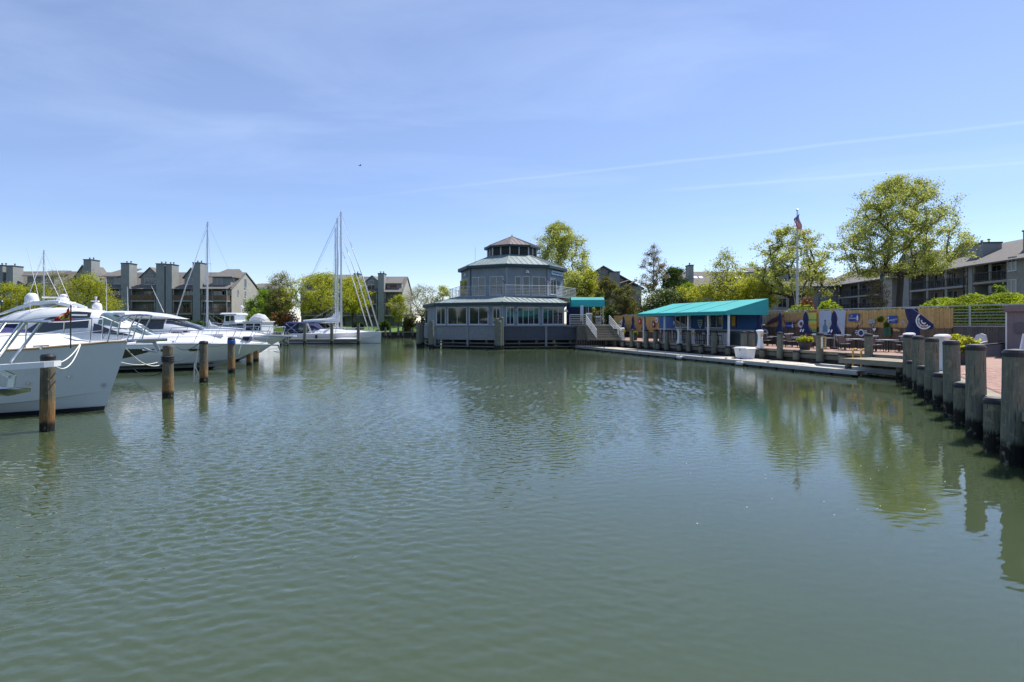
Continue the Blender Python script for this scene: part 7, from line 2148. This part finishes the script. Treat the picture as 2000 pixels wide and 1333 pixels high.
for pa, pe in ((1491, 1507), (1519, 1536), (1400, 1416), (1440, 1456), (1560, 1576)):
    window(b, (X(pa), 0, Z(601)), 0, X(pe) - X(pa), Z(583) - Z(601), 2, 1, fm='slabm')
    window(b, (X(pa), 0, Z(576)), 0, X(pe) - X(pa), Z(564) - Z(576), 2, 1, fm='slabm')
# --- gable ended building between the octagon tree and the cypress ---------------------------------
b, X, Z, L_ = condo_row('grey gable ended building with blank boxed chimney left of the columnar tree', 100, 1148, 1254, 2.6, [], depth=14, zE=Zat(566, 100) - 2.6)
zE = Z(566)
m = MB(); m.slab([(0, -.02, zE), (L_, -.02, zE), (X(1242), -.02, Z(560)), (X(1178), -.02, Z(523)), (0, -.02, Z(543))], (0, .2, 0)); m.build('gable_wall', K['condo'], b)
m = MB(); m.slab([(X(1178), -.4, Z(521.5)), (X(1258), -.4, Z(566)), (X(1258), 14, Z(566)), (X(1178), 14, Z(521.5))], (0, 0, .2)); m.build('roof', K['shingle'], b)
m = MB(); m.slab([(X(1178), -.4, Z(521.5)), (X(1178), 14, Z(521.5)), (-.6, 14, Z(545)), (-.6, -.4, Z(545))], (0, 0, .2)); m.build('roof', K['shingle'], b)
chimney(b, X(1188), X(1208), -1.3, .1, 0, Z(533.5), flues=0)
m = MB(); m.slab([(X(1208), -1.5, Z(556)), (X(1226), -1.5, Z(550)), (X(1226), -.03, Z(548)), (X(1208), -.03, Z(552))], (0, 0, .12)); m.build('porch_roof', K['shingle'], b)
m = MB(); m.slab([(X(1226), -1.5, Z(558)), (X(1240), -1.5, Z(551)), (X(1240), -.03, Z(549)), (X(1226), -.03, Z(556))], (0, 0, .12)); m.build('porch_roof', K['shingle'], b)
m = MB(); m.box(X(1226), X(1250), -1.2, -.03, 0, Z(561)); m.build('bay_wall', K['condo'], b)
# distant house roof left of the centre trees
o = thing('distant_house', 'small distant house roof above the shrubs right of the left condominium row', 'building', (Xat(510, 170), 170, 2.05))
m = MB(); m.box(-3.5, 4.5, 0, 8, 0, Zat(563, 170) - 2.05); m.build('wall', K['condol'], o)
m = MB(); m.slab([(-4, -.4, Zat(563, 170) - 2.0), (5, -.4, Zat(563, 170) - 2.0), (4, 4, Zat(554, 170) - 2.0), (-2.5, 4, Zat(554, 170) - 2.0)], (0, 0, .2)); m.build('roof', K['shingle'], o)

# long low garden wall / parking edge behind the terrace far end
o = thing('parking_wall', 'low dark timber wall running behind the white car', 'wall', (0, 0, 2.6))
m = MB(); m.box(Xat(1205, 92), Xat(1330, 92), 92, 92.3, 0, Zat(600, 92) - 2.6); m.build('panel', K['timber_d'], o)
m = MB(); m.box(Xat(1205, 92) - .1, Xat(1330, 92) + .1, 91.9, 92.4, Zat(600, 92) - 2.597, Zat(600, 92) - 2.4); m.build('coping', K['timber_g'], o)

# ================================================================== trees and shrubs


def leaf_mesh(name, C, s, rng, mats, flat=.0):
    n = len(C)
    d1 = rng.normal(size=(n, 3)); d1[:, 2] *= (1 - flat); d1 /= np.linalg.norm(d1, axis=1)[:, None] + 1e-9
    d2 = rng.normal(size=(n, 3)); d2[:, 2] *= (1 - flat); d2 -= (d2 * d1).sum(1)[:, None] * d1; d2 /= np.linalg.norm(d2, axis=1)[:, None] + 1e-9
    sz = s * rng.uniform(.6, 1.35, n)[:, None]
    a = d1 * sz; b_ = d2 * sz * rng.uniform(.45, .75, n)[:, None]
    v = np.empty((n, 4, 3)); v[:, 0] = C - a; v[:, 1] = C + b_ - a * .1; v[:, 2] = C + a; v[:, 3] = C - b_ - a * .1
    me = bpy.data.meshes.new(name)
    me.vertices.add(4 * n); me.vertices.foreach_set('co', v.reshape(-1).astype(np.float32))
    me.loops.add(4 * n); me.loops.foreach_set('vertex_index', np.arange(4 * n, dtype=np.int32))
    me.polygons.add(n); me.polygons.foreach_set('loop_start', np.arange(0, 4 * n, 4, dtype=np.int32)); me.polygons.foreach_set('loop_total', np.full(n, 4, dtype=np.int32))
    me.materials.append(mats); me.update(calc_edges=True)
    return me


PROF = {
    'round': lambda t: np.sin(np.pi * np.clip(.10 + .86 * t, 0, 1)) ** .6,
    'oak': lambda t: np.where(t < .3, .7 + .3 * (t / .3), np.sqrt(np.clip(1 - np.clip((t - .3) / .7, 0, 1) ** 1.35, 0, 1))),
    'column': lambda t: np.clip(.55 + .9 * t, 0, 1) * np.clip((1 - t) * 2.2, 0, 1) ** .6,
    'cone': lambda t: np.clip(1 - t, 0, 1) ** .7,
    'spread': lambda t: np.clip(.75 + .5 * t, 0, 1) * np.sqrt(np.clip(1 - t ** 2.4, 0, 1)),
    'spire': lambda t: np.where(t < .45, .8 + .2 * np.sin(t / .45 * 3.14), np.clip((1 - t) / .55, 0, 1) ** 1.1 * .62 + .02),
    'dome': lambda t: np.sqrt(np.clip(1 - t ** 2, 0, 1)),
}


def tree(nm, label, px, Y, zb, ytop, wpx, kind, nleaf, ls, leaf='spring', bark='bark', fork=.25, Kn=150, tr=.25, seed=1, group=None, depth=1.0, clump=.085, low=0.0, flat=0.0, cat='tree', bare=0.0, cx=0.0):
    rng = np.random.default_rng(seed)
    ztop = Zat(ytop, Y); H = ztop - zb; rx = wpx / 2 * Y / F
    o = thing(nm, label, cat, (Xat(px, Y), Y, zb), 0, group)
    t = rng.uniform(0, 1, Kn * 3) ** .9; th = rng.uniform(0, 2 * np.pi, Kn * 3)
    lob = 1 + .17 * np.sin(3 * th + seed) * np.sin(5 * t + seed * 2) + .13 * np.sin(7 * th + 9 * t + seed) + .08 * rng.normal(size=len(t))
    z0 = fork * H * (1 - low)
    pr = PROF[kind](t) * lob; rr_ = rng.uniform(0, 1, len(t)) ** .42
    A = np.stack([rx * pr * rr_ * np.cos(th) + cx * rx * t, rx * depth * pr * rr_ * np.sin(th), z0 + (H - z0) * t * (1 - .06 * rr_ * (kind in ('oak', 'round', 'spread')))], 1)
    # thin out attractors to keep air between the clumps
    keep = []; mind = .50 * (rx * rx * H / Kn) ** (1 / 3)
    for p in A:
        if all(((p - A[q]) ** 2).sum() > mind * mind for q in keep): keep.append(len(keep) * 0 + np.where((A == p).all(1))[0][0])
        if len(keep) >= Kn: break
    A = A[keep]
    leader = kind in ('column', 'cone', 'spire')
    nod = [np.zeros(3)]; par = [-1]
    ht = (H * .86 if leader else fork * H); ns = 8 if leader else 4
    for i in range(1, ns + 1):
        nod.append(np.array([.005 * H * math.sin(i * .9 + seed), .005 * H * math.cos(i * 1.1 + seed), ht * i / ns])); par.append(len(nod) - 2)
    base = nod[ns if not leader else 2]
    order = np.argsort(((A - base) ** 2).sum(1)); tips = []
    for ai in order:
        a = A[ai]; NN = np.array(nod)
        dv = a - NN; dist = np.sqrt((dv ** 2).sum(1)); pen = np.clip(.15 * dist - dv[:, 2], 0, None) * 1.2
        cost = dist + pen; cost[:2] += 1e3
        j = int(np.argmin(cost)); L_ = dist[j]; k = max(1, min(3, int(L_ / (.09 * H)))); p0 = nod[j]; prev = j
        for q in range(1, k + 1):
            f = q / k; p = p0 + (a - p0) * f
            if q < k: p = p + rng.normal(size=3) * L_ * .06 + np.array([0, 0, L_ * .07 * math.sin(math.pi * f)])
            nod.append(p); par.append(prev); prev = len(nod) - 1
        tips.append(prev)
    n = len(nod); cnt = np.zeros(n); cnt[tips] = 1
    for i in range(n - 1, 0, -1): cnt[par[i]] += cnt[i]
    rad = np.maximum(.011 + .0006 * H, tr * (cnt / cnt[0]) ** .46)
    m = MB()
    for i in range(1, n):
        j = par[i]; rj = min(rad[j], rad[i] * 1.25) if j > ns else rad[j]
        m.tube([nod[j], nod[i]], [rj if j else rad[0] * 1.25, rad[i]], 6 if rad[i] > .05 else 3, cap=False)
    # root flare
    if tr > .1: m.lathe([(tr * 1.75, -.3), (tr * 1.4, .1), (tr * 1.15, .5)], 8, cap=False)
    m.build('trunk', K[bark], o, smooth=True)
    # leaves: clumps at the branch ends with uneven weights
    tip = np.array([nod[i] for i in tips]); wgt = rng.uniform(.25, 1.7, len(tip)); wgt[rng.uniform(size=len(tip)) < bare] *= .12
    if kind == 'spire': wgt *= np.where(tip[:, 2] > .5 * H, .35, 1)
    wgt /= wgt.sum(); idx = rng.choice(len(tip), nleaf, p=wgt)
    sg = clump * (rx + H * .35)
    C = tip[idx] + rng.normal(size=(nleaf, 3)) * sg * np.array([1, 1, .62])
    # some leaves along the outer twigs
    pi = np.array([par[i] for i in tips]); back = np.array(nod)[pi][idx]; f = rng.uniform(0, .8, nleaf)[:, None] ** 2
    C = C * (1 - f) + (back + rng.normal(size=(nleaf, 3)) * sg * .6) * f
    link('crown', leaf_mesh('crown', C, ls, rng, K[leaf], flat), o)
    return o


def bush(nm, label, px, Y, zb, ytop, wpx, n, ls, leaf, seed=1, depth=1.0, lumps=9, group=None, cat='shrub', stem=True, flat=.2, fl=None):
    rng = np.random.default_rng(seed); H = Zat(ytop, Y) - zb; rx = wpx / 2 * Y / F
    o = thing(nm, label, cat, (Xat(px, Y), Y, zb), 0, group)
    cs = np.stack([rng.uniform(-.62, .62, lumps) * rx, rng.uniform(-.5, .5, lumps) * rx * depth, rng.uniform(.25, .62, lumps) * H], 1); rs = rng.uniform(.30, .46, lumps)
    k = rng.integers(0, lumps, n); d = rng.normal(size=(n, 3)); d /= np.linalg.norm(d, axis=1)[:, None]
    q = rng.uniform(.55, 1.05, n)[:, None]
    C = cs[k] + d * q * np.stack([rs[k] * rx, rs[k] * rx * depth, rs[k] * H * 1.0], 1)
    C[:, 2] = np.clip(C[:, 2], .03, None)
    link('foliage', leaf_mesh('foliage', C, ls, rng, K[leaf], flat), o)
    if fl:
        m2 = n // 7; kk = rng.integers(0, n, m2); link('blossom', leaf_mesh('blossom', C[kk] * 1.02 + np.array([0, 0, .04]), ls * 1.0, rng, K[fl], .0), o)
    if stem:
        m = MB()
        for i in range(lumps): m.tube([(0, 0, 0), tuple(cs[i] * .55), tuple(cs[i] * 1.1)], [.06, .04, .015], 4, cap=False)
        m.build('stem', K['bark'], o)
    return o


U = 2.6
tree('shade_tree', 'large broad spring green tree with forked trunk right of the flagpole', 1757, 64, U, 338, 226, 'oak', 55800, 0.090, 'spring', fork=.34, Kn=520, tr=.31, seed=11, clump=.034, low=.05, bare=.15)
tree('garden_tree', 'medium spring green tree with dark trunk directly behind the flagpole', 1546, 68, U, 438, 176, 'oak', 23250, 0.092, 'spring', fork=.28, Kn=300, tr=.34, seed=5, clump=.038, low=.0, bare=.25)
tree('honey_locust', 'feathery yellow green tree with thin spire behind the teal canopy', 1419, 74, U, 482, 150, 'spire', 22087, 0.090, 'yellowg', fork=.18, Kn=190, tr=.22, seed=8, clump=.055, flat=.35)
tree('garden_tree', 'low wide yellow green tree between the teal canopy and the flagpole', 1468, 70, U, 545, 120, 'spread', 11780, 0.085, 'yellowg', fork=.35, Kn=90, tr=.16, seed=81, flat=.35)
tree('columnar_tree', 'tall narrow sparsely leaved tree left of the dark round tree', 1276, 92, U, 478, 54, 'column', 10602, 0.079, 'bronze', 'barkp', fork=.12, Kn=150, tr=.2, seed=3, clump=.05)
tree('round_tree', 'dense dark green round tree right of the columnar tree', 1316, 100, U, 520, 62, 'round', 15314, 0.126, 'dark', fork=.15, Kn=90, tr=.22, seed=4, clump=.08, low=.6)
tree('round_tree', 'small fresh green tree below the dark round tree', 1342, 88, U, 552, 46, 'round', 7068, 0.106, 'fresh', fork=.12, Kn=50, tr=.15, seed=14, clump=.09, low=.8)
bush('flowering_shrub', 'big rounded shrub covered in white blossom beside the teal canopy', 1294, 76, U, 555, 96, 6500, .13, 'dark', seed=6, lumps=14, fl='blossom')
bush('flowering_shrub', 'smaller white blossoming shrub at the back of the teal canopy', 1332, 74, U, 574, 44, 2500, .13, 'olive', seed=61, lumps=8, fl='blossom')
tree('pine_tree', 'scraggly olive pine in front of the gable ended building', 1222, 80, U, 556, 66, 'spread', 10602, 0.090, 'olive', fork=.12, Kn=80, tr=.2, seed=7, clump=.07, low=.5)
tree('pine_tree', 'scraggly olive pine behind the white car and teal awning', 1186, 86, U, 540, 52, 'round', 10602, 0.095, 'olive', fork=.15, Kn=80, tr=.2, seed=9, clump=.07, low=.5)
tree('shade_tree', 'tall spring tree rising behind the right side of the octagonal building', 1092, 98, U, 431, 124, 'oak', 40300, 0.116, 'spring', 'barkp', fork=.22, Kn=240, tr=.38, seed=21, clump=.05)
tree('garden_tree', 'bright yellow green tree between the octagonal building and the gable ended house', 1150, 90, U, 526, 58, 'round', 13252, 0.106, 'yellowg', fork=.14, Kn=90, tr=.2, seed=22, clump=.08, low=.5)
tree('garden_tree', 'yellow green tree close against the right side of the octagonal building', 1122, 88, U, 528, 40, 'round', 7068, 0.100, 'spring', fork=.2, Kn=60, tr=.16, seed=23)
bush('shrub', 'dark green shrub under the end of the teal entrance awning', 1190, 78, U, 596, 34, 1500, .12, 'dark', seed=24)
bush('shrub', 'pale flowering shrub left of the white car', 1168, 76, U, 598, 22, 900, .12, 'olive', seed=25, fl='blossom')
tree('garden_tree', 'small tree with sparse pink grey twigs before the right condominium', 1718, 62, U, 548, 44, 'round', 2061, 0.063, 'bronze', 'barkp', fork=.3, Kn=70, tr=.09, seed=26)
bush('hedge_shrub', 'bright lime green mounded shrub right of the flagpole above the railing', 1622, 52, U, 584, 54, 3200, .12, 'hedge', seed=27, lumps=9)
bush('hedge_shrub', 'low lime green shrub at the foot of the flagpole behind the railing', 1556, 54, U, 596, 66, 3000, .12, 'hedge', seed=28, lumps=10)
bush('shrub', 'bronze tinted round shrub behind the flagpole', 1582, 58, U, 577, 46, 2000, .12, 'rusty', seed=29)
rng = np.random.default_rng(31)
hb = thing('clipped_hedge', 'long bright green clipped hedge behind the right part of the railing', 'hedge', (0, 0, U))
n = 45000; ha, he = Vector((Xat(1828, 44), 44, 0)), Vector((Xat(2010, 33.5) + 2.2, 33.5, 0)); dd_ = he - ha; nn_ = Vector((dd_.y, -dd_.x, 0)).normalized() * -1
tt = rng.uniform(0, 1, n); an_ = rng.uniform(-.25, np.pi + .25, n)
hgt = (2.05 - .35 * np.abs(tt * 2 - .8) ** 2.5) * (1 + .06 * np.sin(tt * 23))
wv = np.cos(an_) * 1.35 * (1 + .08 * np.sin(tt * 31)); hv = np.clip(np.sin(an_), .0, 1) ** .55 * hgt
lowm = rng.uniform(size=n) < .3; hv[lowm] = rng.uniform(0, 1, lowm.sum()) * hgt[lowm] * .8; wv[lowm] = np.sign(wv[lowm]) * 1.38
C = np.stack([ha.x + dd_.x * tt + nn_.x * wv, ha.y + dd_.y * tt + nn_.y * wv, hv], 1) + rng.normal(size=(n, 3)) * .06
link('foliage', leaf_mesh('foliage', C, .075, rng, K['hedge'], .2), hb)
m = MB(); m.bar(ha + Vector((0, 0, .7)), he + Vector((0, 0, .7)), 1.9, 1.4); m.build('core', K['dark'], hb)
tree('young_tree', 'young layered fresh green tree growing out of the clipped hedge', 1952, 40, U, 560, 50, 'cone', 5301, 0.063, 'fresh', fork=.12, Kn=60, tr=.06, seed=33, flat=.5)
bush('shrub', 'dark shrub at the foot of the right condominium behind the hedge', 1900, 60, U, 578, 60, 2500, .13, 'dark', seed=34)
# planters on the terrace
for px, D, yt, w_, lf, lb, sd in ((1572, 1.0, 657, 34, 'yellowg', 'large dark pot with a yellow green shrub beside the framed menu piling', 41), (1213, 1.2, 642, 16, 'hedge', 'yellow green potted bush behind the far power pedestal', 42), (1240, 1.4, 648, 12, 'fresh', 'small potted bush between the far umbrellas', 43)):
    p = TP(TU(px, D), D, DZ); bb = bush('potted_shrub', lb, px, p.y, DZ + .42, yt, w_, 1500, .075 if sd == 41 else .09, lf, seed=sd, cat='potted plant')
    m = MB(); r_ = max(.3, w_ * .36 * p.y / F); m.lathe([(r_ * .7, -.42), (r_, .05), (r_ * 1.05, .1), (r_ * .8, .1)], 14); m.build('pot', K['pot'], bb)
bb = bush('potted_shrub', 'sprawling yellow green shrub in a dark pot behind the near pilings', 1876, 24.5, DZ + .4, 651, 62, 1500, .075, 'yellowg', seed=44, cat='potted plant', lumps=12)
m = MB(); m.lathe([(.32, -.4), (.42, .05), (.44, .1), (.3, .1)], 14); m.build('pot', K['pot'], bb)
for i, (px, D, py) in enumerate(((1719, 7.75, 621), (1731, 7.75, 631))):
    u, z = TW(px, py, D); p = TP(u, D, z - .25); bb = bush('hanging_plant', 'green plant tuft hung on the bamboo screen, ' + ('large one' if i == 0 else 'small one left of the script sign'), px, p.y, z - .3, py - (5 if i == 0 else 4), 15 if i == 0 else 8, 700, .06, 'fresh', seed=45 + i, cat='plant', stem=False)
# left shore trees
G_ = 2.05
tree('garden_tree', 'olive yellow tree behind the radar domes at the far left', 22, 100, G_, 552, 84, 'round', 14725, 0.106, 'yellowg', fork=.15, Kn=110, tr=.2, seed=51, low=.5, group='trees along the left shore')
tree('garden_tree', 'pale sparse budding tree behind the sloping aerials', 112, 108, G_, 530, 88, 'round', 7657, 0.095, 'pale', 'barkp', fork=.2, Kn=150, tr=.2, seed=52, group='trees along the left shore')
tree('garden_tree', 'dense yellow green tree between the aerials and the first tall chimney', 76, 98, G_, 556, 66, 'round', 12369, 0.106, 'yellowg', fork=.15, Kn=90, tr=.2, seed=53, low=.5, group='trees along the left shore')
tree('garden_tree', 'broad golden green tree in front of the left condominium row', 172, 96, G_, 534, 110, 'oak', 15500, 0.106, 'yellowg', fork=.2, Kn=150, tr=.24, seed=54, low=.4, group='trees along the left shore')
tree('dense_tree', 'dense bright green tree right of the left condominium row', 512, 118, G_, 566, 56, 'round', 14725, 0.126, 'fresh', fork=.1, Kn=80, tr=.22, seed=55, low=.9, group='trees along the left shore')
tree('leaning_tree', 'dark leaning tree with bare lower trunk left of the blue bimini', 547, 116, G_, 562, 58, 'round', 12369, 0.116, 'olive', fork=.22, Kn=90, tr=.3, seed=56, low=.5, group='trees along the left shore')
tree('garden_tree', 'grey green budding tree left of the large locust', 553, 124, G_, 531, 56, 'round', 7657, 0.106, 'pale', fork=.3, Kn=110, tr=.22, seed=57, group='trees along the left shore')
tree('honey_locust', 'large spreading yellow green tree before the centre condominium row', 634, 112, G_, 531, 150, 'spread', 19375, 0.116, 'yellowg', fork=.26, Kn=200, tr=.3, seed=58, clump=.05, flat=.35, group='trees along the left shore')
tree('honey_locust', 'spreading yellow green tree just right of the tall masts', 690, 118, G_, 540, 62, 'round', 13252, 0.116, 'yellowg', fork=.3, Kn=90, tr=.2, seed=59, clump=.06, group='trees along the left shore')
tree('garden_tree', 'pale sparse budding tree left of the octagonal building', 824, 112, U - .5, 556, 92, 'oak', 7657, 0.095, 'pale', 'barkp', fork=.25, Kn=170, tr=.2, seed=60, group='trees along the left shore')
tree('garden_tree', 'small yellow green tree at the right end of the centre condominium row', 779, 122, G_, 574, 36, 'round', 5301, 0.116, 'yellowg', fork=.2, Kn=50, tr=.14, seed=62, group='trees along the left shore')
tree('garden_tree', 'yellow green tree directly beside the left balcony of the octagonal building', 866, 108, U - .5, 558, 40, 'round', 7657, 0.116, 'spring', fork=.15, Kn=60, tr=.16, seed=63, low=.6, group='trees along the left shore')
for i, (px, Y, yt, w_, lf, lb) in enumerate(((702, 116, 626, 22, 'dark', 'clipped dark round shrub left of the chimney on the lawn'), (753, 116, 626, 32, 'dark', 'clipped dark round shrub below the tall chimney on the lawn'), (800, 114, 612, 34, 'olive', 'dark shrub at the right end of the lawn'), (840, 110, 606, 44, 'dark', 'dark shrub behind the left fender piles'), (556, 108, 598, 50, 'rusty', 'rusty brown shrub beneath the leaning tree'), (500, 112, 600, 44, 'fresh', 'green shrub beside the pilothouse trawler'), (455, 118, 622, 40, 'rusty', 'rusty shrub at the end of the left condominium row'), (380, 112, 626, 60, 'dark', 'dark foundation shrub below the left condominium balconies'), (290, 112, 626, 60, 'olive', 'olive foundation shrub below the left condominium balconies'), (40, 100, 606, 60, 'rusty', 'brownish shrub behind the left cruiser at the far left'), (625, 116, 622, 60, 'dark', 'dark foundation shrub below the large locust'), (1240, 86, 602, 50, 'dark', 'dark shrub behind the low parking wall'), (1400, 80, 600, 70, 'dark', 'dark shrub behind the teal canopy'))):
    bush('shrub', lb, px, Y, (G_ if Y > 120 or px < 480 else .95 + max(0, Y - 112) * .12) if px < 900 else U, yt, w_, 1800, .2 if Y > 100 else .15, lf, seed=70 + i, group='shrubs by the water')
# shore posts in front of the lawn
for i, px in enumerate((753, 762, 778, 787, 806, 818)):
    pile(Xat(px, 110.5), 110.5, 2.0, .18, f'dark short pile before the lawn bulkhead, {ORD[i]} from the left', 'piles before the lawn bulkhead', seed=150 + i, cap=False)
